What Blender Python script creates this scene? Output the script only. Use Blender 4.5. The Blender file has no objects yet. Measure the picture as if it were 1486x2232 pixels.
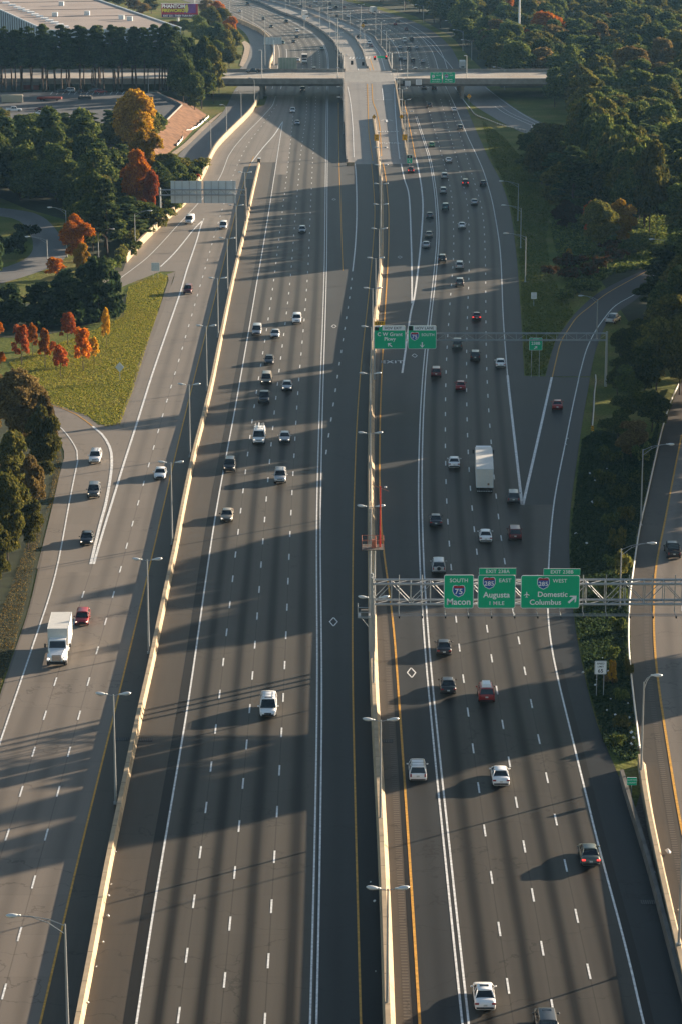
import bpy, bmesh, math, random
import numpy as np
from mathutils import Vector, Matrix
R = math.radians
scene = bpy.context.scene
COL = scene.collection

# ------------------------------------------------------------------ camera
CAM_H, PITCH, FPX, CX, CY = 97.4, 14.65, 5638.0, 743.0, 1116.0
cam_d = bpy.data.cameras.new("camera")
cam = bpy.data.objects.new("camera", cam_d)
COL.objects.link(cam)
cam.location = (0, 0, CAM_H)
cam.rotation_euler = (R(90 - PITCH), 0, 0)
cam_d.sensor_fit = 'HORIZONTAL'
cam_d.sensor_width = 36.0
cam_d.lens = FPX / 1486.0 * 36.0
cam_d.clip_start = 1.0
cam_d.clip_end = 20000.0
scene.camera = cam

# ------------------------------------------------------------------ light
SUN_EL, SUN_AZ = 10.5, 35.0            # degrees above horizon; angle from +X towards +Y
w = bpy.data.worlds.new("World")
scene.world = w
w.use_nodes = True
nt = w.node_tree
bg = nt.nodes["Background"]
sky = nt.nodes.new("ShaderNodeTexSky")
sky.sky_type = 'NISHITA'
sky.sun_disc = False
sky.sun_elevation = R(SUN_EL)
sky.sun_rotation = R(90 - SUN_AZ)
nt.links.new(sky.outputs[0], bg.inputs[0])
bg.inputs[1].default_value = 0.052
sd = bpy.data.lights.new("sun", 'SUN')
sd.energy = 5.0
sd.angle = R(0.5)
sd.color = (1.0, 0.81, 0.60)
sun = bpy.data.objects.new("sun", sd)
COL.objects.link(sun)
sv = Vector((math.cos(R(SUN_AZ)) * math.cos(R(SUN_EL)), math.sin(R(SUN_AZ)) * math.cos(R(SUN_EL)), math.sin(R(SUN_EL))))
sun.rotation_euler = sv.to_track_quat('Z', 'Y').to_euler()
sun.location = (200, 300, 150)
scene.view_settings.view_transform = 'Standard'
scene.view_settings.look = 'None'
scene.view_settings.exposure = 1.66
scene.view_settings.gamma = 1.0
scene.cycles.max_bounces = 6
scene.cycles.transparent_max_bounces = 8

# ------------------------------------------------------------------ measuring helpers
TH = R(PITCH)
VH = CY - FPX * math.tan(TH)
KY = CAM_H * FPX / math.cos(TH) ** 2
def P(u, v, z=0.0):
    """ground position (at height z) seen at photo position u, v"""
    k = (CAM_H - z) / CAM_H
    q = v - VH
    y = k * KY / q - k * CAM_H * math.tan(TH)
    x = (u - CX) * k * CAM_H / (q * math.cos(TH))
    return Vector((x, y, z))
def ramp_z(y):
    if y < 800: return 0.0
    if y < 990: return 7.0 * (y - 800) / 190
    if y < 1042: return 7.0
    if y < 1270: return 7.0 * (1270 - y) / 228
    return 0.0
def PR(u, v, dz=0.0):
    z = dz
    for _ in range(12):
        p = P(u, v, z)
        z = ramp_z(p.y) + dz
    return P(u, v, z)
def dist_for(v, z):
    return P(CX, v, z).y
def hgt(v, y):
    """height of a point at distance y that shows at photo row v"""
    q = v - VH
    k = q * y / (KY - q * CAM_H * math.tan(TH))
    return CAM_H * (1 - k)

class Line:
    def __init__(s, pts, ramp=False, win=30.0, world=False):
        if world: w_ = [Vector((p[0], p[1], 0)) for p in pts]
        else: w_ = [(PR if ramp else P)(*p) for p in pts]
        w_.sort(key=lambda a: a.y)
        ys = np.array([a.y for a in w_]); xs = np.array([a.x for a in w_])
        s.y0, s.y1 = ys[0], ys[-1]
        g = np.arange(s.y0, s.y1 + 2.5, 2.5)
        x = np.interp(g, ys, xs)
        n = max(1, int(win / 2.5) // 2)
        pad_l = x[0] + (x[0] - x[1:n + 1][::-1]); pad_r = x[-1] + (x[-1] - x[-n - 1:-1][::-1])
        if len(x) > 2 * n + 2:
            xx = np.concatenate([pad_l, x, pad_r])
            x = np.convolve(xx, np.ones(2 * n + 1) / (2 * n + 1), mode='valid')
        s.g, s.x = g, x
    def __call__(s, y):
        g, x = s.g, s.x
        m = min(len(g) - 1, 12)
        if y < g[0]: return float(x[0] + (x[m] - x[0]) / (g[m] - g[0]) * (y - g[0]))
        if y > g[-1]: return float(x[-1] + (x[-1] - x[-1 - m]) / (g[-1] - g[-1 - m]) * (y - g[-1]))
        return float(np.interp(y, g, x))

def smooth_path(pts, step=4.0):
    """Catmull-Rom through world points"""
    p = [Vector(a) for a in pts]
    if len(p) < 3:
        return p
    p = [p[0] * 2 - p[1]] + p + [p[-1] * 2 - p[-2]]
    out = []
    for i in range(1, len(p) - 2):
        n = max(1, int((p[i + 1] - p[i]).length / step))
        for j in range(n):
            t = j / n
            a, b, c, d = p[i - 1], p[i], p[i + 1], p[i + 2]
            out.append(0.5 * ((2 * b) + (c - a) * t + (2 * a - 5 * b + 4 * c - d) * t * t + (3 * b - a - 3 * c + d) * t ** 3))
    out.append(p[-2])
    return out

# ------------------------------------------------------------------ materials
MATS = {}
def mat(name, col, rough=0.8, metal=0.0, var=0.12, scale=0.6, emit=None, spec=0.3, bump=0.0, coat=0.0):
    if name in MATS: return MATS[name]
    m = bpy.data.materials.new(name); m.use_nodes = True
    n = m.node_tree.nodes; l = m.node_tree.links
    b = n["Principled BSDF"]
    b.inputs["Roughness"].default_value = rough
    b.inputs["Metallic"].default_value = metal
    b.inputs["Specular IOR Level"].default_value = spec
    b.inputs["Coat Weight"].default_value = coat
    if var > 0:
        g = n.new("ShaderNodeNewGeometry")
        t = n.new("ShaderNodeTexNoise"); t.inputs["Scale"].default_value = scale; t.inputs["Detail"].default_value = 6
        l.new(g.outputs["Position"], t.inputs["Vector"])
        mr = n.new("ShaderNodeMapRange"); mr.inputs[3].default_value = 1 - var * 1.6; mr.inputs[4].default_value = 1 + var * 1.6
        mr.inputs[1].default_value = 0.2; mr.inputs[2].default_value = 0.8
        l.new(t.outputs[0], mr.inputs[0])
        mx = n.new("ShaderNodeMix"); mx.data_type = 'RGBA'; mx.blend_type = 'MULTIPLY'
        mx.inputs[0].default_value = 1.0
        mx.inputs[6].default_value = (*col, 1)
        l.new(mr.outputs[0], mx.inputs[7])
        l.new(mx.outputs[2], b.inputs["Base Color"])
        if bump > 0:
            bp = n.new("ShaderNodeBump"); bp.inputs["Strength"].default_value = bump
            l.new(t.outputs[0], bp.inputs["Height"]); l.new(bp.outputs[0], b.inputs["Normal"])
    else:
        b.inputs["Base Color"].default_value = (*col, 1)
    if emit:
        b.inputs["Emission Color"].default_value = (*emit[0], 1)
        b.inputs["Emission Strength"].default_value = emit[1]
    MATS[name] = m
    return m

def node_math(n, l, op, a, b_=None, c=None):
    q = n.new("ShaderNodeMath"); q.operation = op
    for i, s in enumerate((a, b_, c)):
        if s is None: continue
        if isinstance(s, (int, float)): q.inputs[i].default_value = s
        else: l.new(s, q.inputs[i])
    return q.outputs[0]

def pavement(name, col, band=0.0, seam=0.0, joints=0.0, grain=0.10, patch=0.10, rumble=False, band2=0.0, rough=0.5, spec=0.06):
    """road surface; uses the UV map: u across one lane 0..1, v metres along"""
    m = bpy.data.materials.new(name); m.use_nodes = True
    n = m.node_tree.nodes; l = m.node_tree.links
    b = n["Principled BSDF"]; b.inputs["Roughness"].default_value = rough; b.inputs["Specular IOR Level"].default_value = spec
    b.inputs["Sheen Weight"].default_value = 0.035; b.inputs["Sheen Roughness"].default_value = 0.35
    uv = n.new("ShaderNodeUVMap"); uv.uv_map = "lane"
    sx = n.new("ShaderNodeSeparateXYZ"); l.new(uv.outputs[0], sx.inputs[0])
    g = n.new("ShaderNodeNewGeometry")
    def noise(scale, vec, det=4, rough=0.5):
        t = n.new("ShaderNodeTexNoise"); t.inputs["Scale"].default_value = scale
        t.inputs["Detail"].default_value = det; t.inputs["Roughness"].default_value = rough
        l.new(vec, t.inputs["Vector"]); return t.outputs[0]
    mp = n.new("ShaderNodeMapping"); l.new(g.outputs["Position"], mp.inputs[0]); mp.inputs["Scale"].default_value = (1.0, 0.06, 1.0)
    streak = noise(0.9, mp.outputs[0], 5, 0.6)
    big = noise(0.03, g.outputs["Position"], 3)
    fine = noise(6.0, g.outputs["Position"], 3, 0.7)
    M = lambda op, a, b_=None, c=None: node_math(n, l, op, a, b_, c)
    val = M('ADD', 1.0, M('MULTIPLY', M('SUBTRACT', streak, 0.5), patch * 2.2))
    val = M('ADD', val, M('MULTIPLY', M('SUBTRACT', big, 0.5), patch * 1.6))
    val = M('ADD', val, M('MULTIPLY', M('SUBTRACT', fine, 0.5), grain * 2.0))
    mp2 = n.new("ShaderNodeMapping"); l.new(uv.outputs[0], mp2.inputs[0]); mp2.inputs["Scale"].default_value = (1.5, 0.011, 1.0)
    wob = noise(1.0, mp2.outputs[0], 3)
    uu = M('ADD', sx.outputs[0], M('MULTIPLY', M('SUBTRACT', wob, 0.5), 0.16))
    if band > 0:
        d = M('DIVIDE', M('ABSOLUTE', M('SUBTRACT', uu, 0.5)), 0.17)
        gs = M('POWER', 2.718, M('MULTIPLY', M('MULTIPLY', d, d), -1.0))
        amt = M('MULTIPLY', gs, M('ADD', band * 0.55, M('MULTIPLY', wob, band * 0.9)))
        val = M('MULTIPLY', val, M('SUBTRACT', 1.0, amt))
    if band2 > 0:
        d = M('DIVIDE', M('SUBTRACT', M('ABSOLUTE', M('SUBTRACT', uu, 0.5)), 0.33), 0.09)
        gs = M('POWER', 2.718, M('MULTIPLY', M('MULTIPLY', d, d), -1.0))
        val = M('MULTIPLY', val, M('SUBTRACT', 1.0, M('MULTIPLY', gs, band2)))
    if seam > 0:
        e = M('SUBTRACT', 0.5, M('ABSOLUTE', M('SUBTRACT', sx.outputs[0], 0.5)))
        s_ = M('LESS_THAN', e, 0.014)
        val = M('MULTIPLY', val, M('SUBTRACT', 1.0, M('MULTIPLY', s_, seam)))
    if joints > 0:
        fr = M('FRACT', M('DIVIDE', sx.outputs[1], 9.14))
        s_ = M('LESS_THAN', fr, 0.012)
        val = M('MULTIPLY', val, M('SUBTRACT', 1.0, M('MULTIPLY', s_, joints)))
    wn = n.new("ShaderNodeTexWhiteNoise"); wn.noise_dimensions = '2D'
    cb = n.new("ShaderNodeCombineXYZ"); l.new(M('FLOOR', M('DIVIDE', sx.outputs[1], 9.14)), cb.inputs[0])
    gx = n.new("ShaderNodeSeparateXYZ"); l.new(g.outputs["Position"], gx.inputs[0]); l.new(M('FLOOR', M('DIVIDE', gx.outputs[0], 3.66)), cb.inputs[1])
    l.new(cb.outputs[0], wn.inputs[0])
    val = M('MULTIPLY', val, M('ADD', 0.955, M('MULTIPLY', wn.outputs[0], 0.09)))
    vo = n.new("ShaderNodeTexVoronoi"); vo.feature = 'DISTANCE_TO_EDGE'; vo.inputs["Scale"].default_value = 0.085
    mp3 = n.new("ShaderNodeMapping"); l.new(g.outputs["Position"], mp3.inputs[0]); mp3.inputs["Scale"].default_value = (0.55, 1.0, 1.0)
    wv = n.new("ShaderNodeVectorMath"); wv.operation = 'ADD'; l.new(mp3.outputs[0], wv.inputs[0])
    nz = n.new("ShaderNodeTexNoise"); nz.inputs["Scale"].default_value = 0.35; nz.inputs["Detail"].default_value = 4; l.new(g.outputs["Position"], nz.inputs["Vector"])
    sc = n.new("ShaderNodeVectorMath"); sc.operation = 'SCALE'; sc.inputs[3].default_value = 5.0; l.new(nz.outputs["Color"], sc.inputs[0]); l.new(sc.outputs[0], wv.inputs[1])
    l.new(wv.outputs[0], vo.inputs["Vector"])
    crack = M('MULTIPLY', M('LESS_THAN', vo.outputs[0], 0.006), M('GREATER_THAN', big, 0.48))
    val = M('MULTIPLY', val, M('SUBTRACT', 1.0, M('MULTIPLY', crack, 0.28)))
    stain = noise(0.22, g.outputs["Position"], 4, 0.65)
    val = M('MULTIPLY', val, M('SUBTRACT', 1.0, M('MULTIPLY', M('GREATER_THAN', stain, 0.685), 0.16)))
    if rumble:
        fr = M('FRACT', M('DIVIDE', sx.outputs[1], 0.62))
        s_ = M('LESS_THAN', fr, 0.5)
        val = M('MULTIPLY', val, M('SUBTRACT', 1.0, M('MULTIPLY', s_, 0.45)))
    val = M('MAXIMUM', val, 0.12)
    mx = n.new("ShaderNodeMix"); mx.data_type = 'RGBA'; mx.blend_type = 'MULTIPLY'; mx.inputs[0].default_value = 1
    mx.inputs[6].default_value = (*col, 1); l.new(val, mx.inputs[7]); l.new(mx.outputs[2], b.inputs["Base Color"])
    bp = n.new("ShaderNodeBump"); bp.inputs["Strength"].default_value = 0.15; l.new(fine, bp.inputs["Height"]); l.new(bp.outputs[0], b.inputs["Normal"])
    return m

CONC = (0.096, 0.084, 0.068)
m_lane_l = pavement("lane_concrete", CONC, band=1.0, seam=0.35, joints=0.10, band2=0.06)
m_lane_c = pavement("collector_concrete", (0.20, 0.17, 0.14), band=0.26, seam=0.3, joints=0.14)
m_lane_r = pavement("lane_concrete_worn", (0.078, 0.069, 0.057), band=0.95, seam=0.3, joints=0.08, band2=0.12)
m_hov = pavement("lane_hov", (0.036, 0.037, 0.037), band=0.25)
m_shoulder = pavement("shoulder_concrete", (0.080, 0.066, 0.051), joints=0.12, patch=0.16)
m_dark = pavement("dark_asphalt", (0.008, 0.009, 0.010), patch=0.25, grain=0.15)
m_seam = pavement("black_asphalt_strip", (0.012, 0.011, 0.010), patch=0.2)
m_asph = pavement("shoulder_asphalt", (0.024, 0.026, 0.028), patch=0.18)
m_ramp = pavement("ramp_concrete", (0.25, 0.232, 0.215), band=0.12, joints=0.15)
m_local = pavement("local_road", (0.15, 0.145, 0.14), band=0.1)
m_rumble = pavement("rumble_strip", (0.12, 0.10, 0.08), rumble=True)
m_dirt = pavement("verge_dirt", (0.17, 0.14, 0.11), patch=0.35, grain=0.3)
m_white = mat("white_paint", (0.74, 0.74, 0.72), 0.7, var=0.26, scale=2.2)
m_yellow = mat("yellow_paint", (0.62, 0.32, 0.05), 0.7, var=0.28, scale=2.2)
m_conc = mat("plain_concrete", (0.40, 0.34, 0.26), 0.9, var=0.16, scale=0.9)
def _barrier():
    m = bpy.data.materials.new("barrier_concrete"); m.use_nodes = True
    n = m.node_tree.nodes; l = m.node_tree.links; b = n["Principled BSDF"]; b.inputs["Roughness"].default_value = 0.9
    M = lambda op, a, b_=None, c=None: node_math(n, l, op, a, b_, c)
    g = n.new("ShaderNodeNewGeometry"); s = n.new("ShaderNodeSeparateXYZ"); l.new(g.outputs["Position"], s.inputs[0])
    def noise(scale, sc3, det=5):
        mp = n.new("ShaderNodeMapping"); mp.inputs["Scale"].default_value = sc3; l.new(g.outputs["Position"], mp.inputs[0])
        t = n.new("ShaderNodeTexNoise"); t.inputs["Scale"].default_value = scale; t.inputs["Detail"].default_value = det; l.new(mp.outputs[0], t.inputs["Vector"]); return t.outputs[0]
    v = M('ADD', 0.62, M('MULTIPLY', noise(0.8, (1, 1, .25)), 0.75))
    v = M('MULTIPLY', v, M('ADD', 0.8, M('MULTIPLY', noise(0.06, (1, 1, 1), 2), 0.42)))
    jt = M('LESS_THAN', M('FRACT', M('DIVIDE', s.outputs[1], 6.1)), 0.022)
    v = M('MULTIPLY', v, M('SUBTRACT', 1.0, M('MULTIPLY', jt, 0.55)))
    scuff = M('MULTIPLY', M('GREATER_THAN', noise(0.35, (1, .35, 1), 4), 0.60), M('LESS_THAN', s.outputs[2], 0.75))
    v = M('MULTIPLY', v, M('SUBTRACT', 1.0, M('MULTIPLY', scuff, 0.30)))
    mx = n.new("ShaderNodeMix"); mx.data_type = 'RGBA'; mx.blend_type = 'MULTIPLY'; mx.inputs[0].default_value = 1
    mx.inputs[6].default_value = (0.42, 0.325, 0.21, 1); l.new(v, mx.inputs[7]); l.new(mx.outputs[2], b.inputs["Base Color"])
    return m
m_conc = _barrier()
m_conc2 = mat("structure_concrete", (0.29, 0.265, 0.235), 0.9, var=0.18, scale=0.5)
m_concd = mat("weathered_concrete", (0.13, 0.122, 0.11), 0.9, var=0.25, scale=0.5)
m_steel = mat("galvanised_steel", (0.42, 0.44, 0.45), 0.45, 0.55, var=0.08)
m_alum = mat("sign_back_aluminium", (0.66, 0.71, 0.73), 0.5, 0.1, var=0.04)
m_rust = mat("rusty_red_paint", (0.42, 0.16, 0.10), 0.7, var=0.2, scale=2)
m_red = mat("red_mast_paint", (0.60, 0.03, 0.015), 0.5, var=0.1)
m_green = mat("sign_green", (0.0, 0.50, 0.24), 0.45, var=0.03)
m_swhite = mat("sign_white", (0.95, 0.95, 0.95), 0.5, var=0.0)
m_sblack = mat("sign_black", (0.015, 0.015, 0.015), 0.5, var=0.0)
m_syellow = mat("sign_yellow", (0.85, 0.42, 0.01), 0.5, var=0.03)
m_sblue = mat("shield_blue", (0.02, 0.12, 0.42), 0.5, var=0.0)
m_sred = mat("shield_red", (0.50, 0.03, 0.03), 0.5, var=0.0)

# ------------------------------------------------------------------ mesh helpers
def setprops(o, label=None, cat=None, group=None, kind=None):
    if label: o["label"] = label
    if cat: o["category"] = cat
    if group: o["group"] = group
    if kind: o["kind"] = kind
    return o
def empty(name, loc, rz=0.0, label=None, cat=None, group=None):
    o = bpy.data.objects.new(name, None)
    COL.objects.link(o); o.location = loc; o.rotation_euler = (0, 0, rz)
    o.empty_display_size = 0.5
    return setprops(o, label, cat, group)
def link(name, me, parent=None):
    o = bpy.data.objects.new(name, me); COL.objects.link(o)
    if parent is not None: o.parent = parent
    return o
class MB:
    """collects shapes for one mesh"""
    def __init__(s): s.v, s.f, s.m = [], [], []
    def face(s, pts, mi=0):
        i = len(s.v); s.v += [tuple(p) for p in pts]; s.f.append(list(range(i, i + len(pts)))); s.m.append(mi)
    def box(s, c, d, mi=0, rz=0.0, top=(1, 1)):
        cx, cy, cz = c; dx, dy, dz = d[0] / 2, d[1] / 2, d[2] / 2
        i = len(s.v)
        cr, sr = math.cos(rz), math.sin(rz)
        for z in (-1, 1):
            kx, ky = (top if z > 0 else (1, 1))
            for x, y in ((-1, -1), (1, -1), (1, 1), (-1, 1)):
                X, Y = x * dx * kx, y * dy * ky
                s.v.append((cx + X * cr - Y * sr, cy + X * sr + Y * cr, cz + z * dz))
        for q in ((3, 2, 1, 0), (4, 5, 6, 7), (0, 1, 5, 4), (1, 2, 6, 5), (2, 3, 7, 6), (3, 0, 4, 7)):
            s.f.append([i + k for k in q]); s.m.append(mi)
    def tube(s, a, b, ra, rb=None, n=8, mi=0, caps=True):
        a, b = Vector(a), Vector(b); rb = ra if rb is None else rb
        d = (b - a)
        if d.length < 1e-6: return
        d.normalize()
        u = d.orthogonal().normalized(); v = d.cross(u)
        i = len(s.v)
        for p, r in ((a, ra), (b, rb)):
            for k in range(n):
                t = 2 * math.pi * k / n
                s.v.append(tuple(p + u * (r * math.cos(t)) + v * (r * math.sin(t))))
        for k in range(n):
            s.f.append([i + k, i + (k + 1) % n, i + n + (k + 1) % n, i + n + k]); s.m.append(mi)
        if caps:
            s.f.append([i + k for k in range(n)][::-1]); s.m.append(mi)
            s.f.append([i + n + k for k in range(n)]); s.m.append(mi)
    def ellip(s, c, r, n=10, h=6, mi=0):
        i = len(s.v)
        for a in range(h + 1):
            ph = math.pi * a / h
            for k in range(n):
                t = 2 * math.pi * k / n
                s.v.append((c[0] + r[0] * math.sin(ph) * math.cos(t), c[1] + r[1] * math.sin(ph) * math.sin(t), c[2] + r[2] * math.cos(ph)))
        for a in range(h):
            for k in range(n):
                s.f.append([i + a * n + k, i + (a + 1) * n + k, i + (a + 1) * n + (k + 1) % n, i + a * n + (k + 1) % n]); s.m.append(mi)
    def rings(s, rings, mi=0, closed=True, caps=True):
        """loft a list of equal-length vertex rings"""
        i = len(s.v); n = len(rings[0])
        for r in rings: s.v += [tuple(p) for p in r]
        for a in range(len(rings) - 1):
            for k in range(n if closed else n - 1):
                s.f.append([i + a * n + k, i + a * n + (k + 1) % n, i + (a + 1) * n + (k + 1) % n, i + (a + 1) * n + k]); s.m.append(mi)
        if caps:
            s.f.append([i + k for k in range(n)][::-1]); s.m.append(mi)
            j = i + (len(rings) - 1) * n
            s.f.append([j + k for k in range(n)]); s.m.append(mi)
    def mesh(s, name, mats, smooth=False):
        me = bpy.data.meshes.new(name)
        me.from_pydata(s.v, [], s.f)
        if not isinstance(mats, (list, tuple)): mats = [mats]
        for m in mats: me.materials.append(m)
        me.polygons.foreach_set("material_index", s.m)
        if smooth: me.polygons.foreach_set("use_smooth", [True] * len(s.f))
        me.update()
        return me
    def build(s, name, mats, parent=None, smooth=False):
        return link(name, s.mesh(name, mats, smooth), parent)

def ribbon(name, fa, fb, y0, y1, z, m, step=6.0, lanes=1, zf=None, uvscale=1.0):
    """surface between two x(y) lines"""
    n = max(2, int((y1 - y0) / step) + 1)
    ys = np.linspace(y0, y1, n)
    k = max(1, lanes)
    vs, fs, uvs = [], [], []
    for y in ys:
        a, b = fa(y), fb(y)
        zz = z + (zf(y) if zf else 0)
        for j in range(k + 1):
            vs.append((a + (b - a) * j / k, y, zz)); uvs.append((j, y))
    for i in range(n - 1):
        for j in range(k):
            q = i * (k + 1) + j
            fs.append((q, q + 1, q + k + 2, q + k + 1))
    me = bpy.data.meshes.new(name); me.from_pydata(vs, [], fs)
    ul = me.uv_layers.new(name="lane")
    idx = np.zeros(len(me.loops), dtype=np.int32); me.loops.foreach_get("vertex_index", idx)
    # u restarts at every lane
    arr = np.zeros((len(me.loops), 2), dtype=np.float32)
    for fi, f in enumerate(fs):
        j = (f[0]) % (k + 1)
        for c in range(4):
            uu = uvs[f[c]]
            arr[fi * 4 + c] = (uu[0] - j, uu[1])
    ul.data.foreach_set("uv", arr.ravel())
    me.materials.append(m); me.update()
    return setprops(link(name, me), kind="structure")

def strip_between(name, A, B, z, m, zf=None):
    """surface between two equally sampled world paths"""
    n = max(len(A), len(B))
    def res(Pp):
        L = [0]
        for i in range(1, len(Pp)): L.append(L[-1] + (Vector(Pp[i]) - Vector(Pp[i - 1])).length)
        t = np.linspace(0, L[-1], n)
        return [(float(np.interp(q, L, [p[0] for p in Pp])), float(np.interp(q, L, [p[1] for p in Pp])), float(np.interp(q, L, [p[2] for p in Pp]))) for q in t], L[-1]
    a, La = res(A); b, Lb = res(B)
    vs, fs = [], []
    for i in range(n):
        za = a[i][2] + z; zb = b[i][2] + z
        vs += [(a[i][0], a[i][1], za), (b[i][0], b[i][1], zb)]
    for i in range(n - 1): fs.append((2 * i, 2 * i + 1, 2 * i + 3, 2 * i + 2))
    me = bpy.data.meshes.new(name); me.from_pydata(vs, [], fs)
    ul = me.uv_layers.new(name="lane")
    arr = []
    for i in range(n - 1):
        v0, v1 = La * i / (n - 1), La * (i + 1) / (n - 1)
        arr += [0, v0, 1, v0, 1, v1, 0, v1]
    ul.data.foreach_set("uv", arr)
    me.materials.append(m); me.update()
    return setprops(link(name, me), kind="structure")

def polygon(name, pts, z, m, kind="structure"):
    bm = bmesh.new()
    vs = [bm.verts.new((p[0], p[1], (p[2] if len(p) > 2 else 0) + z)) for p in pts]
    f = bm.faces.new(vs); f.normal_update()
    if f.normal.z < 0: f.normal_flip()
    bmesh.ops.triangulate(bm, faces=bm.faces[:])
    me = bpy.data.meshes.new(name); bm.to_mesh(me); bm.free()
    ul = me.uv_layers.new(name="lane")
    for lp in me.loops:
        c = me.vertices[lp.vertex_index].co
        ul.data[lp.index].uv = (0.25, c.y)
    me.materials.append(m)
    return setprops(link(name, me), kind=kind)

class Paint:
    """painted road lines gathered into one sheet"""
    def __init__(s): s.v, s.f = [], []
    def stripe(s, pts, wd, z=0.03):
        pts = [Vector(p) for p in pts]
        i0 = len(s.v)
        for i, p in enumerate(pts):
            a = pts[max(0, i - 1)]; b = pts[min(len(pts) - 1, i + 1)]
            d = (b - a); d.z = 0; d.normalize()
            nrm = Vector((-d.y, d.x, 0)) * wd / 2
            s.v += [tuple(p + nrm + Vector((0, 0, z))), tuple(p - nrm + Vector((0, 0, z)))]
        for i in range(len(pts) - 1):
            q = i0 + 2 * i
            s.f.append((q, q + 1, q + 3, q + 2))
    def line(s, f, y0, y1, wd, z=0.03, step=6, off=0.0, zf=None):
        n = max(2, int(abs(y1 - y0) / step) + 1)
        s.stripe([(f(y) + off, y, zf(y) if zf else 0) for y in np.linspace(y0, y1, n)], wd, z)
    def dashes(s, f, yref, y0, y1, wd=0.18, z=0.03, ln=3.2, per=12.19, zf=None):
        k = math.ceil((y0 - yref) / per)
        while yref + k * per < y1:
            y = yref + k * per; k += 1
            s.line(f, y - ln / 2, y + ln / 2, wd, z, step=1.6, zf=zf)
    def poly(s, pts, z=0.03):
        i = len(s.v); s.v += [(p[0], p[1], p[2] + z) for p in pts]; s.f.append(tuple(range(i, i + len(pts))))
    def build(s, name, m):
        me = bpy.data.meshes.new(name); me.from_pydata(s.v, [], s.f); me.materials.append(m); me.update()
        return setprops(link(name, me), kind="structure")

TXT = {}
def text_mesh(body, size, bold=0.012, spacing=1.0, align='CENTER'):
    key = (body, size, bold, spacing, align)
    if key in TXT: return TXT[key]
    cu = bpy.data.curves.new("lettering", 'FONT')
    cu.body = body; cu.size = size; cu.align_x = align; cu.align_y = 'CENTER'
    cu.offset = bold * size; cu.extrude = 0.0; cu.space_character = spacing; cu.resolution_u = 4
    o = bpy.data.objects.new("tmp", cu); COL.objects.link(o)
    dg = bpy.context.evaluated_depsgraph_get()
    me = bpy.data.meshes.new_from_object(o.evaluated_get(dg))
    bpy.data.objects.remove(o); bpy.data.curves.remove(cu)
    me.name = "lettering"; me.materials.clear()
    TXT[key] = me
    return me
def sign_text(parent, body, size, x, z, m, y=-0.06, bold=0.012, spacing=1.05, name="lettering"):
    me = text_mesh(body, size, bold, spacing).copy()
    me.transform(Matrix.Rotation(R(90), 4, 'X')); me.transform(Matrix.Translation((x, y, z)))
    me.materials.append(m)
    return link(name, me, parent)
def ground_text(body, size, center, m, stretch, z=0.03, zf=0.0, name="road_lettering"):
    me = text_mesh(body, size, 0.02, 1.15).copy()
    me.transform(Matrix.Diagonal((1, stretch, 1, 1)))
    me.transform(Matrix.Translation((center[0], center[1], zf + z))); me.materials.append(m)
    return setprops(link(name, me), kind="structure")
# ------------------------------------------------------------------ ground
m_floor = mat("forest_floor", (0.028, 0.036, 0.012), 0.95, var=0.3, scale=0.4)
m_ground = bpy.data.materials.new("ground_grass"); m_ground.use_nodes = True
def _ground():
    n = m_ground.node_tree.nodes; l = m_ground.node_tree.links
    b = n["Principled BSDF"]; b.inputs["Roughness"].default_value = 0.95; b.inputs["Specular IOR Level"].default_value = 0.1
    g = n.new("ShaderNodeNewGeometry")
    def noise(sc, det=6):
        t = n.new("ShaderNodeTexNoise"); t.inputs["Scale"].default_value = sc; t.inputs["Detail"].default_value = det
        l.new(g.outputs["Position"], t.inputs["Vector"]); return t.outputs[0]
    r = n.new("ShaderNodeValToRGB"); l.new(noise(0.07), r.inputs[0])
    e = r.color_ramp.elements
    e[0].position = 0.34; e[0].color = (0.085, 0.115, 0.022, 1)
    e[1].position = 0.66; e[1].color = (0.20, 0.17, 0.05, 1)
    q = e.new(0.5); q.color = (0.13, 0.145, 0.028, 1)
    mr = n.new("ShaderNodeMapRange"); l.new(noise(2.5), mr.inputs[0]); mr.inputs[1].default_value = 0.25; mr.inputs[2].default_value = 0.75
    mr.inputs[3].default_value = 0.5; mr.inputs[4].default_value = 1.45
    mx = n.new("ShaderNodeMix"); mx.data_type = 'RGBA'; mx.blend_type = 'MULTIPLY'; mx.inputs[0].default_value = 1
    l.new(r.outputs[0], mx.inputs[6]); l.new(mr.outputs[0], mx.inputs[7]); l.new(mx.outputs[2], b.inputs["Base Color"])
    bp = n.new("ShaderNodeBump"); bp.inputs["Strength"].default_value = 0.8; bp.inputs["Distance"].default_value = 0.3
    l.new(noise(1.2), bp.inputs["Height"]); l.new(bp.outputs[0], b.inputs["Normal"])
_ground()
polygon("ground", [(-3000, -500), (3000, -500), (3000, 5000), (-3000, 5000)], -0.05, m_ground)
m_reddirt = mat("red_clay", (0.175, 0.088, 0.046), 0.95, var=0.38, scale=0.5, bump=1.0)
m_lot = pavement("lot_asphalt", (0.075, 0.078, 0.085), patch=0.35)
m_walk = mat("sidewalk_concrete", (0.42, 0.33, 0.24), 0.9, var=0.2, scale=0.5)

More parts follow.
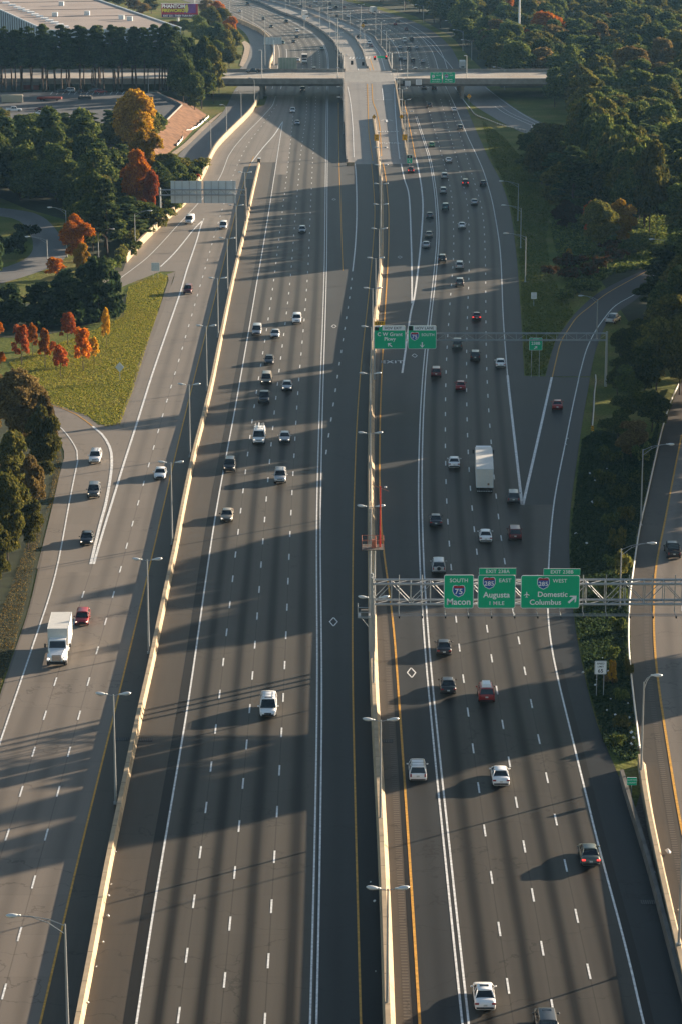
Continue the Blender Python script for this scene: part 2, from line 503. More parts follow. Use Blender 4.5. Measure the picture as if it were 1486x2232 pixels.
# ------------------------------------------------------------------ traced road lines (photo positions on the ground)
LB = Line([(172,2230),(236,1900),(264,1715),(302,1597),(318,1500),(403,1100),(406,1050),(453,882),(472,784),(491,690),(511,594),(535,498),(547,433),(565,357)], win=60)
LE = Line([(298,2230),(331,2005),(357,1836),(384,1702),(404,1584),(416,1500),(465,1149),(481,1057),(502,951),(521,845),(537,751),(548,690),(556,637),(570,560),(583,481),(596,397),(604,345),(616.5,264)], win=60)
LD = Line([(683,2231),(692,1855),(697,1500),(693.5,1149),(695.5,1057),(699,915),(702.5,798),(706.5,690),(710,566),(711,425),(711.8,345),(712.5,269),(714,185),(716,148),(714,118),(707,97.6),(685.5,74),(645,50),(611.5,33.6),(578,20),(544,10),(517,2),(480,-8)], win=50)
D3 = Line([(578,2218),(585,2091),(598,1867),(610,1680),(618,1521),(621,1450),(634,1115),(641.5,989.5),(647,884),(654,796),(663.6,696),(672.5,574.6),(676,478),(679.5,400),(682,340),(685,303),(688,229),(689,207),(690,185)], win=60)
D2 = Line([(491,2126),(512,1897),(531,1705),(551,1473),(577,1130),(584.5,1043),(594.6,930),(605,835),(615.6,752),(625,682),(634,600),(641.7,498),(649.6,405),(655,338),(662,289),(668.7,249),(669.5,190)], win=60)
D1 = Line([(394,2185),(411,2062),(438,1848),(462,1669),(486,1450),(524,1118),(539.5,994),(553,891),(567.5,803),(580,727),(587,681),(597,611),(608.6,517),(620,425),(630,344),(638,266),(643,200)], win=60)
LY = Line([(786,2231),(779,1976),(770,1590),(767,1450),(769,1149),(777,915),(788,774),(798,690),(805,623),(813.5,524),(817,467),(815,425),(809,354)], win=50)
LY2 = Line([(747,589),(744,510),(738.6,340),(737.7,242),(738,190)], win=40)
LW = Line([(755,690),(762,648),(768,591),(774,538),(777,481),(777,425),(775,368),(771,342)], win=40)
MBL = Line([(846,2231),(838,1947),(828,1764),(816,1550),(811,1450),(808,1200),(807,963),(811,765),(818.5,685),(826,623),(830,566),(831,425),(824,345)], win=50)
RY = Line([(914,2231),(902,2023),(890,1840),(879,1672),(871.6,1565),(860,1394),(855,1326),(838,1228),(831,1179),(826.6,1061),(826.6,963),(829.5,850),(834,765),(838,690),(842,623),(846.6,538),(847,453),(840,382),(832,345)], win=40)
RD = Line([(1013.6,2231),(990,2008),(973,1855),(958.5,1703),(944,1575),(932.7,1443),(924,1345),(915,1150),(915,1050),(916,963),(921,850),(928,765),(936.5,690),(947.5,597),(955,511),(949.5,425),(938,350),(905,249),(899,225)], win=50)
RA = Line([(1102,2121),(1084,2003),(1068,1897),(1053,1800),(1041,1709),(1030.5,1626),(1019,1550),(1008,1477),(999,1410),(992,1348),(978,1186),(974,1137),(970,1030),(969.4,905),(971.6,787),(978,684),(988.7,550),(987,477),(984.8,430),(977.5,393),(960,330)], win=50)
RB = Line([(1199,2170),(1180,2056),(1160,1946),(1141.6,1845),(1124,1747),(1109,1660),(1095,1580),(1082,1505),(1071,1437),(1060,1375),(1039,1209),(1030,1138),(1020,1013),(1016.6,906),(1015.5,816),(1017,700),(1020,640),(1023,541),(1020,462),(1014.8,425),(1000,366),(985,310)], win=50)
RC = Line([(1305,2218),(1278.5,2097),(1252,1983),(1230,1877),(1210,1781),(1190,1692),(1173,1612),(1159,1537),(1143,1465),(1129,1394),(1097,1218),(1084,1122),(1069,962),(1062,864),(1059,779),(1058,690),(1057.6,580),(1054,479),(1048,443),(1032,393),(1010,320)], win=50)
RE = Line([(1402,2231),(1382.5,2129),(1346.4,2001),(1313.6,1883),(1277.5,1741),(1258,1647),(1240,1588),(1224,1516),(1202,1423),(1192,1365),(1192,1300),(1195,1228),(1199,1175),(1201,1134),(1213,1053),(1227,990),(1243,908),(1252.5,862),(1266.5,801)], win=30)
RE2 = Line([(1137,1100),(1105,818),(1098,722),(1095.5,690),(1092.7,597),(1089.7,545),(1085.4,511),(1072.6,438),(1055.4,378),(1044,350),(1018,296),(998.6,248),(986.8,221),(971,189),(955,154),(949,130),(939.4,106.5),(920,83),(900,67),(870,50),(830,34),(780,18),(720,2),(680,-8)], win=40)
# pavement outline on the right
PE_low = Line([(1486,2162),(1458,2057),(1435,1969),(1415,1893),(1392,1818),(1366,1736),(1349,1680),(1317,1631),(1294,1565),(1278,1492),(1258,1404),(1248,1331),(1240,1228),(1240,1150),(1243,1099),(1255,1018),(1266,936),(1278,866),(1286,822)], win=20)
PE_up = Line([(1142,822),(1139,765),(1135,690),(1130,618),(1126,562),(1117.5,490),(1107,438),(1090,391),(1064,344),(1040,290),(1018,240),(1005,200)], win=30)
CDL = Line([(0,1515),(18,1457),(42,1391),(65,1324),(91,1200),(115,1100),(129.5,1037),(139.6,1000)], win=20)
CDE = Line([(7.6,1597),(30,1530),(54.5,1460),(77,1391),(100,1327),(120,1260),(133,1197),(141,1154),(150,1100),(163,1037),(169,1003)], win=20)
CDY = Line([(88,2230),(114,2099),(143,1995),(178,1840),(210,1715),(237,1600),(261,1513),(291,1382),(321,1260),(342,1170),(357,1100),(380,1003),(409,882),(434,784),(458,690),(480,603),(500,521),(515,456),(531,399),(546,354),(553.5,340)], win=60)
CD1 = Line([(15.5,2138),(48,2019),(77,1907),(104,1810),(129,1719),(152,1635),(172,1560),(193,1486),(212,1418),(230,1356),(247,1299),(263,1243),(276,1193),(288,1145),(300,1100),(324,1017),(344,943),(363,878),(380,819),(396,766),(409.5,716),(423,672),(434,630),(445,593),(455,558),(464,525),(473,495),(481,467),(485,454),(508,382),(522,348),(545,305),(570,275),(594,242)], win=40)
CD2 = Line([(-10,1900),(19,1812),(48,1722),(74,1637),(98,1560),(120,1488),(161,1359),(180,1300),(196,1250)], win=30)
CDG = Line([(204.5,1230),(224,1160),(243,1100),(261,1040),(279,983),(299,922),(328,828),(353,754),(377,685),(394,636),(407,589),(429,525),(441,481),(445,475)], win=20)
CDTOP = Line([(498,340),(510.6,320),(537.5,289),(567.8,259),(594.7,229),(608,188)], win=10)
W2 = Line([(457,350),(470,326),(487,306),(517,276),(537.5,256),(554,235),(566,215)], win=8)
FR_Y = Line([(1374,1296),(1370.7,1355),(1370.7,1423),(1377.5,1500),(1387,1582),(1394,1641),(1404,1739),(1419,1811),(1436,1893),(1452,1969),(1473,2057),(1490,2130)], win=20)
GR_PTS = [(1479.7,844),(1462,882),(1443.6,941),(1429.6,1001),(1413,1076),(1397,1146),(1387.7,1200),(1374.6,1296),(1370.7,1355),(1370.7,1423),(1377.5,1500),(1387,1582),(1394,1641)]
FRB = Line(GR_PTS + [(1404,1739),(1419,1811),(1436,1893),(1452,1969),(1473,2057),(1490,2130)], win=20)
FRYL = Line([(1486,948),(1476,994),(1462,1067),(1448,1141),(1438,1190),(1429,1223),(1424.4,1311),(1424.4,1394),(1435,1500),(1448,1582),(1461,1664),(1474,1749),(1486,1815),(1500,1880)], win=20)

YS, YF = 120.0, 1700.0
const = lambda v: (lambda y: v)
off = lambda f, d: (lambda y: f(y) + d)
# beyond the bridge everything follows the curve of the HOV line and of the right edge
def bend(f, d):
    def g(y):
        s = (f(y + 6) - f(y - 6)) / 12
        return f(y) + d * math.sqrt(1 + s * s)
    return g

# base sheets
ribbon("interstate_base", LB, lambda y: min(PE_low(y), PE_up(y)) - 0.5 if y < 1000 else PE_up(1000) - 0.5, YS, 1062, -0.02, m_asph, step=10)
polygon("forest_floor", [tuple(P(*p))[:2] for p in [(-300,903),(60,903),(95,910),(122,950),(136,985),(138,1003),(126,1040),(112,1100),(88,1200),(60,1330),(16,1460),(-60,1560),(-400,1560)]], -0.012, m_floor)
ribbon("collector_road", lambda y: min(CDL(y), -20) if y < CDL.y1 + 1 else CDG(y) - 6, LB, YS, 360, 0.0, m_lane_c, lanes=1)
ribbon("interstate_shoulder", LB, LE, YS, 800, 0.004, m_shoulder, lanes=1)
ribbon("interstate_black_strip", off(LE, -1.15), off(LE, -0.1), YS, 800, 0.012, m_seam)
Y_B = 1037
ribbon("interstate_lane", LE, D1, YS, 770, 0.008, m_lane_l)
ribbon("interstate_lane", D1, D2, YS, 1010, 0.008, m_lane_l)
ribbon("interstate_lane", D2, D3, YS, 1010, 0.008, m_lane_l)
ribbon("interstate_lane", D3, LD, YS, 1010, 0.008, m_lane_l)
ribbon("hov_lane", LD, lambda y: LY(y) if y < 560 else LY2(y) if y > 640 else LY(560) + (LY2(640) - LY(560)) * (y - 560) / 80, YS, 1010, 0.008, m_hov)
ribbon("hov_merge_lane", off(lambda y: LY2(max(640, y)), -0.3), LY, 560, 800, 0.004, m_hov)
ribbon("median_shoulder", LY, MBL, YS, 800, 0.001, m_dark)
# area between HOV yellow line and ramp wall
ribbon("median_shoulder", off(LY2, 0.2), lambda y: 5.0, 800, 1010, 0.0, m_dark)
# left of D1 above the gore, up to the bridge
ribbon("collector_lane", lambda y: (CDTOP(y) if y > 800 else CDG(y) + 0.0) - 3.2, lambda y: D1(y), 770, 1010, 0.002, m_lane_c, lanes=4)
# right carriageway
ribbon("right_median_shoulder", MBL, off(RY, -0.55), YS, 800, 0.004, m_shoulder)
ribbon("rumble_strip", off(RY, -1.35), off(RY, -0.75), YS, 400, 0.010, m_rumble, step=20)
ribbon("right_black_strip", off(RY, -0.6), off(RY, -0.12), YS, 800, 0.012, m_seam)
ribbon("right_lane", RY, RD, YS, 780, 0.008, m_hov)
RDx = lambda y: RD(min(y, 935)) + (RD(935) - RD(900)) / 35 * max(0, y - 935) * 0.2
ribbon("right_lane", RD, RA, YS, 780, 0.008, m_lane_r)
ribbon("right_lane", RA, RB, YS, 780, 0.008, m_lane_r)
ribbon("right_lane", RB, RC, YS, 780, 0.008, m_lane_r)
ygore = P(1137, 1100).y
ribbon("right_lane", RC, RE, YS, ygore, 0.008, m_lane_r)
ribbon("right_lane", RC, RE2, ygore, 780, 0.008, m_lane_r)
ribbon("ramp_lane", RE2, RE, ygore, P(0, 822).y, 0.006, m_asph)
ribbon("right_shoulder", RE, PE_low, YS, P(0, 822).y, 0.002, m_asph)
ribbon("right_black_strip", RE, off(RE, 0.9), YS, 300, 0.010, m_seam)
ribbon("right_shoulder", RE2, PE_up, P(0, 822).y, 1010, 0.002, m_asph)
ribbon("right_lane", lambda y: bend(RE2, -17.5)(y), RE2, 780, 1010, 0.008, m_lane_r, lanes=4)
ribbon("right_lane", lambda y: 20.0, lambda y: bend(RE2, -17.5)(y), 780, 1010, 0.004, m_hov, lanes=1)

# north of the bridge: the two carriageways bend away to the left
ribbon("north_left_lane", bend(LD, -22), LD, 1010, YF, 0.008, m_lane_l, lanes=6, step=8)
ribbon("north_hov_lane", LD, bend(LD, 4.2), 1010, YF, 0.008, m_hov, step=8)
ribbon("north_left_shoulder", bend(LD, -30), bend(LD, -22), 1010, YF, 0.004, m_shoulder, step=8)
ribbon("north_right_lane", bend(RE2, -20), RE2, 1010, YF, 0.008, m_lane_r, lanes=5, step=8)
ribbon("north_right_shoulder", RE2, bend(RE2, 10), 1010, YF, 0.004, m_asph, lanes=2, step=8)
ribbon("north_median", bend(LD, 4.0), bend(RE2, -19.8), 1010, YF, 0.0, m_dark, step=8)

# collector-distributor road on the left
cd_edge = [P(*p) for p in [(498,340),(476,392),(431,444),(390,488),(350,532),(320,562),(296,581),(269,601),(230,628),(170,655),(90,670)]]
cd_edge = smooth_path(cd_edge)
wall2_px = [(566,210),(554,235.5),(537.5,256),(517,276),(487,306),(470,326),(457,350),(451,367),(437,394),(404,443),(380,464.5),(336.5,505),(303,538.5),(274,572)]
wall2 = [P(a, b) for a, b in wall2_px]
pav = [p.copy() for p in wall2[1:]] + [P(x, y) for x, y in [(268,590),(230,600),(150,640),(90,660),(90,690),(200,655),(279,619),(320,603),(350,591),(383,591),(378,611),(370,600+30),(353,680),(330,738),(313,791),(293,855),(269,931)]]
ydc = dist_for(931, 0)
pav += [Vector((LB(y), y, 0)) for y in np.arange(ydc, 1000, 20)]
polygon("collector_pavement", [(p.x, p.y) for p in pav], 0.0, m_lane_c)
ribbon("collector_lane", CDG, CD1, 355, 680, 0.008, m_lane_c)
ribbon("collector_lane", CD1, CDY, YS, 760, 0.008, m_lane_c)
ribbon("collector_lane", lambda y: CD2(y) if y < 350 else CDG(y), CD1, YS, 355, 0.008, m_lane_c)
ribbon("collector_lane", CDE, CD2, YS, 340, 0.008, m_lane_c)
ribbon("collector_shoulder", off(CDY, 0.1), LB, YS, 760, 0.006, m_shoulder)
# joining loop ramp with its triangle of grass
loop = [(-150,858),(-60,858),(20,862),(81,866),(135,885),(188,904),(219,930),(269,931)]
lo = [P(*p) for p in loop]
loop2 = [(139.6,1003),(139.6,983),(124.5,946),(90,905),(40,895),(-60,893),(-150,893)]
polygon("loop_ramp", [(p.x, p.y) for p in lo + [P(*q) for q in [(255,985),(240,1043),(228,1099),(150,1180),(91,1200),(115,1100),(129.5,1037)]] + [P(*p) for p in loop2]], 0.002, m_lane_c)
polygon("gore_pavement", [tuple(P(*p))[:2] for p in [(100,1160),(115,1100),(129,1037),(139,1000),(215,926),(300,922),(320,1000),(320,1240),(80,1240)]], -0.004, m_lane_c)
polygon("collector_dirt_verge", [tuple(P(*p))[:2] for p in [(383,591),(378,605),(355,680),(314,791),(294,855),(269,932),(255,925),(285,850),(302,791),(322,740),(345,680),(368,610),(365,597)]], 0.006, m_dirt)
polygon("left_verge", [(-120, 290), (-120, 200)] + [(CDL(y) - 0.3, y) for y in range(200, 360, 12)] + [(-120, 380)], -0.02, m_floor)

# right exit/entry ramp
ra_out = [P(*p) for p in [(1238,1192),(1266,936),(1286,820),(1290,796),(1299,759),(1322,703),(1345,680),(1375,660),(1410,630),(1440,590)]]
ra_in = [P(*p) for p in [(1150,1057),(1180,900),(1188,820),(1197,785),(1213,736),(1234,708),(1255,680),(1300,640),(1350,612),(1400,588),(1440,560)]]
strip_between("entry_ramp", smooth_path(ra_in[2:]), smooth_path(ra_out[2:]), 0.004, m_asph)
polygon("gore_pavement", [tuple(P(*p))[:2] for p in [(1137,1110),(1110,900),(1100,818),(1215,821),(1204,900)]], 0.003, m_asph)
# far right roadway
ribbon("outer_roadway", FRB, lambda y: FRB(y) + 30, YS, P(0, 800).y, 0.002, m_shoulder, lanes=1)
ribbon("outer_lane", FRYL, off(FRYL, 3.7), YS, P(0, 800).y, 0.008, m_lane_c)
ribbon("outer_lane", off(FRYL, 3.7), off(FRYL, 7.4), YS, P(0, 800).y, 0.008, m_lane_c)
ribbon("rumble_strip", off(FRYL, -1.3), off(FRYL, -0.7), YS, 330, 0.010, m_rumble, step=20)
# exit ramp running under the bridge to the right
ex_l = smooth_path([P(*p) for p in [(1003,189),(1016,210),(1030,227),(1069.6,252),(1105,272),(1144.5,290),(1200,306),(1260,315)]])
ex_r = smooth_path([P(*p) for p in [(1040,160),(1057.7,187),(1097,217),(1136.6,244.5),(1184,268),(1240,288),(1290,297)]])
strip_between("exit_ramp", ex_l, ex_r, 0.006, m_local)
# frontage roads on the left
fr_l = smooth_path([P(*p) for p in [(560,165),(530,183),(514,192),(487,242),(451,276),(407,318),(387,340),(360,372)]])
fr_r = smooth_path([P(*p) for p in [(600,165),(588,183),(566,212),(538,256),(487,306),(452,360),(437,385),(420,400)]])
strip_between("frontage_road", fr_l, fr_r, 0.006, m_local)
fn_l = smooth_path([P(*p) for p in [(455,30),(480,40),(515,56),(535,72),(545,94),(541,125),(522,150),(505,165)]])
fn_r = smooth_path([P(*p) for p in [(500,36),(525,46),(560,62),(580,80),(590,105),(590,130),(588,150),(585,165)]])
strip_between("frontage_road", fn_l, fn_r, 0.012, m_local)
swl = smooth_path([P(*p) for p in [(478,247),(445,272),(400,314),(372,334)]]); swr = smooth_path([P(*p) for p in [(486,243),(451,277),(407,319),(380,340)]])
strip_between("sidewalk", swl, swr, 0.10, m_walk)
swl = smooth_path([P(*p) for p in [(527,92),(533,104),(529,122),(522,142)]]); swr = smooth_path([P(*p) for p in [(534,88),(545,98),(541,124),(530,145)]])
strip_between("sidewalk", swl, swr, 0.10, m_walk)
strip_between("side_street", smooth_path([P(*p) for p in [(-120,455),(-20,468),(40,480),(70,520),(60,560),(-20,590),(-120,600)]]),
              smooth_path([P(*p) for p in [(-120,440),(0,452),(90,470),(140,530),(130,572),(0,618),(-120,640)]]), 0.004, m_local)

# ------------------------------------------------------------------ painted lines
wp = Paint(); yp = Paint()
yb = 985.0
wp.line(LE, YS, LE.y1, 0.2)
wp.stripe(smooth_path([P(*p) for p in [(616.5,264),(598,293),(574.5,320),(551,350),(546,356)]]), 0.35)
wp.line(LD, YS, YF, 0.18, off=-0.27); wp.line(LD, YS, YF, 0.18, off=0.27)
wp.dashes(D3, P(618,1521).y, YS, 1010); wp.dashes(D2, P(551,1473).y, YS, 1010); wp.dashes(D1, P(480,1514).y, YS, 960)
for i in (1, 2, 3, 4): wp.dashes(bend(LD, -3.66 * i), 1040 + 3 * i, 1040, 1650, wd=0.2)
wp.line(bend(LD, -18.6), 1040, 1240, 0.25)
wp.line(bend(LD, -22), 1040, YF, 0.2)
wp.line(CDTOP, CDTOP.y0, 1010, 0.2)
wp.dashes(CD1, P(172,1560).y, YS, 985); wp.dashes(CD2, P(98,1560).y, YS, P(0,1290).y)
yp.line(CDY, YS, CDY.y1, 0.2)
wp.stripe(cd_edge, 0.2)
wp.line(CDG, P(0,1230).y, P(0,476).y, 0.34)
wp.stripe(smooth_path([P(*p) for p in [(444,478),(424,498),(400,528),(377,555),(350,581)]]), 0.35)
wp.line(CDE, YS, CDE.y1, 0.2)
wp.stripe(smooth_path([P(*p) for p in [(169,1003),(168,983),(155,959),(134.6,934),(109,917),(60,903),(-20,897)]]), 0.2)
wp.stripe(smooth_path([P(*p) for p in [(198,1230),(218,1145),(230.5,1099),(240.6,1043),(244,1003),(239,973),(222,946),(202,929)]]), 0.42)
yp.stripe(smooth_path([P(*p) for p in [(202,929),(168,904),(134.6,889),(97.6,878.5),(40,870),(-40,866)]]), 0.2)
yp.line(LY, YS, LY.y1, 0.2, off=0.0)
yp.line(LY2, LY2.y0, 985, 0.2)
wp.line(LW, P(0,591).y, LW.y1, 0.3)
wp.dashes(LW, P(768,608).y, P(0,1000).y, P(0,600).y, wd=0.22)
yp.line(RY, YS, RY.y1, 0.24)
wp.line(RD, YS, 935, 0.2, off=-0.27); wp.line(RD, YS, 935, 0.2, off=0.27)
wp.dashes(RA, P(1019,1553).y, YS, 1000); wp.dashes(RB, P(1095,1580).y, YS, 1000); wp.dashes(RC, P(1173,1612).y, YS, 1000)
wp.line(RE, YS, P(0,822).y, 0.2)
wp.line(RE2, P(0,818).y, 1360, 0.2)
wp.line(RE2, ygore, P(0,818).y, 0.4)
wp.stripe([P(1139,1101), P(1170,965), P(1202,822)], 0.42)
for i in (1, 2, 3, 4): wp.dashes(bend(RE2, -3.66 * i), 1042 + 2 * i, 1040, 1650, wd=0.2)
wp.line(bend(RE2, -16.0), 1040, YF, 0.2)
wp.line(bend(RE2, 4.0), 1060, YF, 0.2)
wp.stripe(smooth_path([P(*p) for p in [(1260,826),(1266.5,801),(1278,761),(1294.5,726),(1313,698),(1342,665),(1398,631),(1430,590)]]), 0.2)
yp.stripe(smooth_path([P(*p) for p in [(1203,822),(1213,778),(1222,745),(1238.5,717),(1257,691),(1280,672),(1321,640),(1370,612),(1410,590)]]), 0.2)
# HOV exit lines on the right of the median
wp.stripe(smooth_path([P(*p) for p in [(871,342),(880,387),(890.6,425),(895,511),(897,600),(897,661)]]), 0.35)
wp.stripe(smooth_path([P(*p) for p in [(905.6,342),(914,383),(919.8,425),(920.6,468),(914,554),(903.5,640),(894,685),(885,750),(876,813)]]), 0.38)
yp.stripe(smooth_path([P(*p) for p in [(905,345),(897.5,303),(887.4,252),(882,230),(876,205)]]), 0.25)
# exit ramp lines
wp.stripe(smooth_path([P(*p) for p in [(1057.7,190),(1097,220),(1136.6,247),(1184,272),(1240,292)]]), 0.22)
wp.stripe(smooth_path([P(*p) for p in [(1077.5,231),(1098,245),(1121,256),(1160,273),(1210,292)]]), 0.22)
wp.stripe(smooth_path([P(*p) for p in [(1087,228),(1108,243),(1130,254),(1170,271)]]), 0.18)
wp.stripe(smooth_path([P(*p) for p in [(990.7,189),(1006.5,213),(1026,238)]]), 0.35)
wp.stripe(smooth_path([P(*p) for p in [(991.5,156),(975,135),(959,118),(939,94.6),(920,79)]]), 0.22)
yp.line(FRYL, YS, FRYL.y1, 0.26)
wp.dashes(off(FRYL, 3.7), 250, YS, 450)
# HOV diamonds
for (u, v) in [(727,1356),(728,711),(728,434),(896,1467),(903,775),(871,560),(904,289)]:
    c = P(u, v); a, b = 0.5, 1.9; t = 0.13
    q = [Vector((c.x, c.y + b, 0)), Vector((c.x + a, c.y, 0)), Vector((c.x, c.y - b, 0)), Vector((c.x - a, c.y, 0))]
    for i in range(4): wp.stripe([q[i], q[(i + 1) % 4]], t * 1.2, 0.034)
ground_text("EXIT", 1.9, P(854,789), m_white, 1.9)

# ------------------------------------------------------------------ HOV ramp up to the bridge
rl_px = [(757,358),(754.5,340),(753.5,300),(752,250),(750.5,205),(750,188)]
rr_px = [(892,372),(887.5,345),(881,305),(874,262),(868,225),(862,188)]
RWL = Line([(u, v) for u, v in rl_px], ramp=True, win=10); RWR = Line([(u, v) for u, v in rr_px], ramp=True, win=10)
Y0R = 795.0
ribbon("hov_ramp", off(RWL, 0.25), off(RWR, -0.2), Y0R, 994, 0.02, m_ramp, lanes=6, zf=ramp_z)
zf = ramp_z
def rline(paint, px, wd):
    paint.stripe(smooth_path([PR(*p) for p in px]), wd, 0.05)
rline(wp, [(771,342),(768,269),(763,219),(757,188)], 0.3)
rline(yp, [(800,182),(801.6,235),(803,286),(809,330),(812,350)], 0.3)
rline(yp, [(810,182),(812,219),(820,242),(826,270),(828.5,295),(831,340)], 0.3)
rline(wp, [(859,190),(860.5,235),(865.6,303),(870.6,346)], 0.3)
rline(wp, [(832,192),(835,218)], 0.3)
for k in range(9):
    y = 925 + k * 6.5
    a = PR(802, 200); yp_x0 = P(800, 200, 5).x
    p = ramp_z(y)
    wp.stripe([(8.6, y, p), (11.4, y + 0.8, p)], 0.3, 0.05)
# arrow, AHEAD, SIGNAL painted on the ramp
for body, (u, v), sz in (("AHEAD", (845, 286), 1.7), ("SIGNAL", (848, 311), 1.7)):
    c = PR(u, v); ground_text(body, sz * 1.15, c, m_white, 2.6, z=0.06, zf=c.z)
c = PR(842, 262); wp.stripe([c + Vector((0, -4, -0.1)), c + Vector((0, 2, 0.05))], 0.8, 0.08)
wp.stripe([c + Vector((-2.0, -0.5, 0)), c + Vector((0, 3, 0.1)), c + Vector((2.0, -0.5, 0))], 0.5, 0.09)
for u in (826, 846):
    c = PR(u, 217); wp.stripe([c + Vector((-1.4, 0, 0)), c + Vector((1.4, 0.6, 0))], 0.45, 0.09)
wp_obj = wp.build("white_road_lines", m_white)
yp_obj = yp.build("yellow_road_lines", m_yellow)

# ------------------------------------------------------------------ barriers and walls
def profile_wall(name, pts, prof, m, label, cat="barrier", group=None, zs=None, parent=None, cap=True):
    """extrude a cross-section (list of (offset, z)) along a path"""
    pts = [Vector(p) for p in pts]
    rings = []
    for i, p in enumerate(pts):
        a = pts[max(0, i - 1)]; b = pts[min(len(pts) - 1, i + 1)]
        d = b - a; d.z = 0; d.normalize()
        nr = Vector((d.y, -d.x, 0))
        z0 = p.z
        rings.append([p + nr * o + Vector((0, 0, (z if z > 0 else (z - z0 if z < -0.5 else z)))) for o, z in prof])
    mb = MB(); mb.rings(rings, 0, True, cap)
    o = mb.build(name, m, parent)
    if parent is None: setprops(o, label, cat, group)
    return o
jersey = lambda h, t, bse: [(-bse, -0.04), (-bse, 0.10), (-t - 0.08, 0.35), (-t, h), (t, h), (t + 0.08, 0.35), (bse, 0.10), (bse, -0.04)]
path_of = lambda f, y0, y1, st=6: [(f(y), y, 0) for y in np.arange(y0, y1, st)]
profile_wall("concrete_barrier", path_of(LB, YS, P(0,357).y), jersey(0.95, 0.22, 0.42), m_conc, "long sunlit concrete barrier between the collector road and the southbound lanes")
profile_wall("median_barrier", path_of(MBL, YS, 812), [(-0.48, -0.04), (-0.46, 0.2), (-0.34, 0.6), (-0.3, 1.65), (0.14, 1.65), (0.24, 0.6), (0.55, 0.2), (0.6, -0.04)], m_conc, "tall central concrete barrier carrying the twin-headed lamps, between the two carriageways")
w2 = smooth_path(wall2)
profile_wall("retaining_wall", w2, [(-0.3, -0.04), (-0.3, 1.9), (0.2, 1.9), (0.3, -0.04)], m_conc, "curving sunlit concrete wall left of the collector road, below the overpass", "wall")
px_path = lambda px, z=0: [P(u, v, z) for u, v in px]
profile_wall("concrete_barrier", path_of(FR_Y, YS, P(0,1641).y), [(-0.4, -0.04), (-0.35, 1.3), (0.1, 1.3), (0.2, 0.5), (0.5, 0.1), (0.5, -0.04)], m_conc, "sunlit concrete barrier along the outer roadway at the lower right edge")
PEW = Line([(1486,2162),(1458,2057),(1435,1969),(1415,1893),(1392,1818),(1366,1736),(1352,1685)], win=14)
profile_wall("concrete_barrier", path_of(PEW, YS, P(0,1672).y, 4) , [(-0.3, -0.04), (-0.25, 1.0), (0.15, 1.0), (0.2, -0.04)], m_concd, "weathered grey concrete barrier beside the dark right shoulder, left of the county sign")
polygon("gravel_wedge", [(PEW(y) + 0.2, y) for y in range(120, 260, 10)] + [(FR_Y(y) - 0.4, y) for y in range(256, 110, -10)], 0.02, mat("gravel", (0.13, 0.105, 0.085), 0.95, var=0.35, scale=2.5, bump=0.6))

def ret_wall(name, pts_top, th, m, label, parent=None, side=0.0):
    """vertical wall from the ground up to the traced top line"""
    rings = []
    for i, p in enumerate(pts_top):
        a = pts_top[max(0, i - 1)]; b = pts_top[min(len(pts_top) - 1, i + 1)]
        d = b - a; d.z = 0; d.normalize(); nr = Vector((d.y, -d.x, 0)) * th / 2
        rings.append([Vector((p.x, p.y, -0.04)) - nr, p - nr, p + nr, Vector((p.x, p.y, -0.04)) + nr])
    mb = MB(); mb.rings(rings)
    o = mb.build(name, m, parent)
    if parent is None: setprops(o, label, "wall")
    return o
def rtop(f, y0, y1, up=1.0, st=8): return [Vector((f(y), y, ramp_z(y) + up)) for y in np.arange(y0, y1, st)]
ret_wall("ramp_wall", rtop(RWL, 800, 994), 0.45, m_conc2, "concrete wall on the left side of the centre ramp rising to the overpass")
ret_wall("ramp_wall", rtop(RWR, 795, 994), 0.45, m_conc, "concrete wall on the right side of the centre ramp rising to the overpass")
RMD = Line([(824,348),(819.6,303),(816,275),(812,250)], ramp=True, win=10)
profile_wall("ramp_median_barrier", rtop(RMD, 806, 902, 0.0), [(-0.5, 0.02), (-0.3, 1.0), (0.3, 1.0), (0.5, 0.02)], m_conc, "short sunlit median barrier in the middle of the centre ramp")
mb = MB(); 
for y in (RWL.y0 - 2,): mb.box((RWL(y) + 0.9, y, 0.45), (2.4, 0.5, 0.9)); mb.box((RWL(y) + 0.9, y, 0.95), (2.5, 0.6, 0.1))
setprops(mb.build("barrier_end", m_conc), "short cross barrier closing the lower end of the ramp's left wall", "barrier")

# walls north of the bridge
nl = [(751,151),(746,118),(729,87.5),(699,60.6),(662,40),(615,23.5),(564,0),(520,-12)]
nm = [(800,140),(791,108),(776,81),(749,60.6),(699,36),(648,15),(591,0),(550,-10)]
nr_ = [(853.5,151),(840,111),(816.5,77),(783,57),(729,34),(682,17),(631,3),(600,-6)]
NL = Line([tuple(p) for p in nl], ramp=True, win=25); NR = Line([tuple(p) for p in nr_], ramp=True, win=25); NM = Line([tuple(p) for p in nm], ramp=True, win=25)
# same lines but with the top of the wall 1 m above the ramp
def fix(px): return Line([(PR(u, v, 1.0).x, PR(u, v, 1.0).y) for u, v in px], world=True, win=25)
NL, NR, NM = fix(nl), fix(nr_), fix(nm)
ret_wall("ramp_wall", rtop(NL, 1041, YF - 60), 0.5, m_conc2, "long curving wall left of the centre ramp beyond the overpass")
ret_wall("ramp_wall", rtop(NR, 1041, YF - 60), 0.5, m_conc2, "long curving wall right of the centre ramp beyond the overpass")
profile_wall("ramp_median_barrier", rtop(NM, 1058, YF - 60, 0.0), [(-0.4, 0.02), (-0.3, 1.0), (0.3, 1.0), (0.4, 0.02)], m_conc2, "curving barrier down the middle of the centre ramp beyond the overpass")
ribbon("hov_ramp", off(NL, 0.3), off(NR, -0.3), 1041, YF - 60, 0.02, m_ramp, lanes=5, zf=ramp_z, step=8)
yp2 = Paint(); wp2 = Paint()
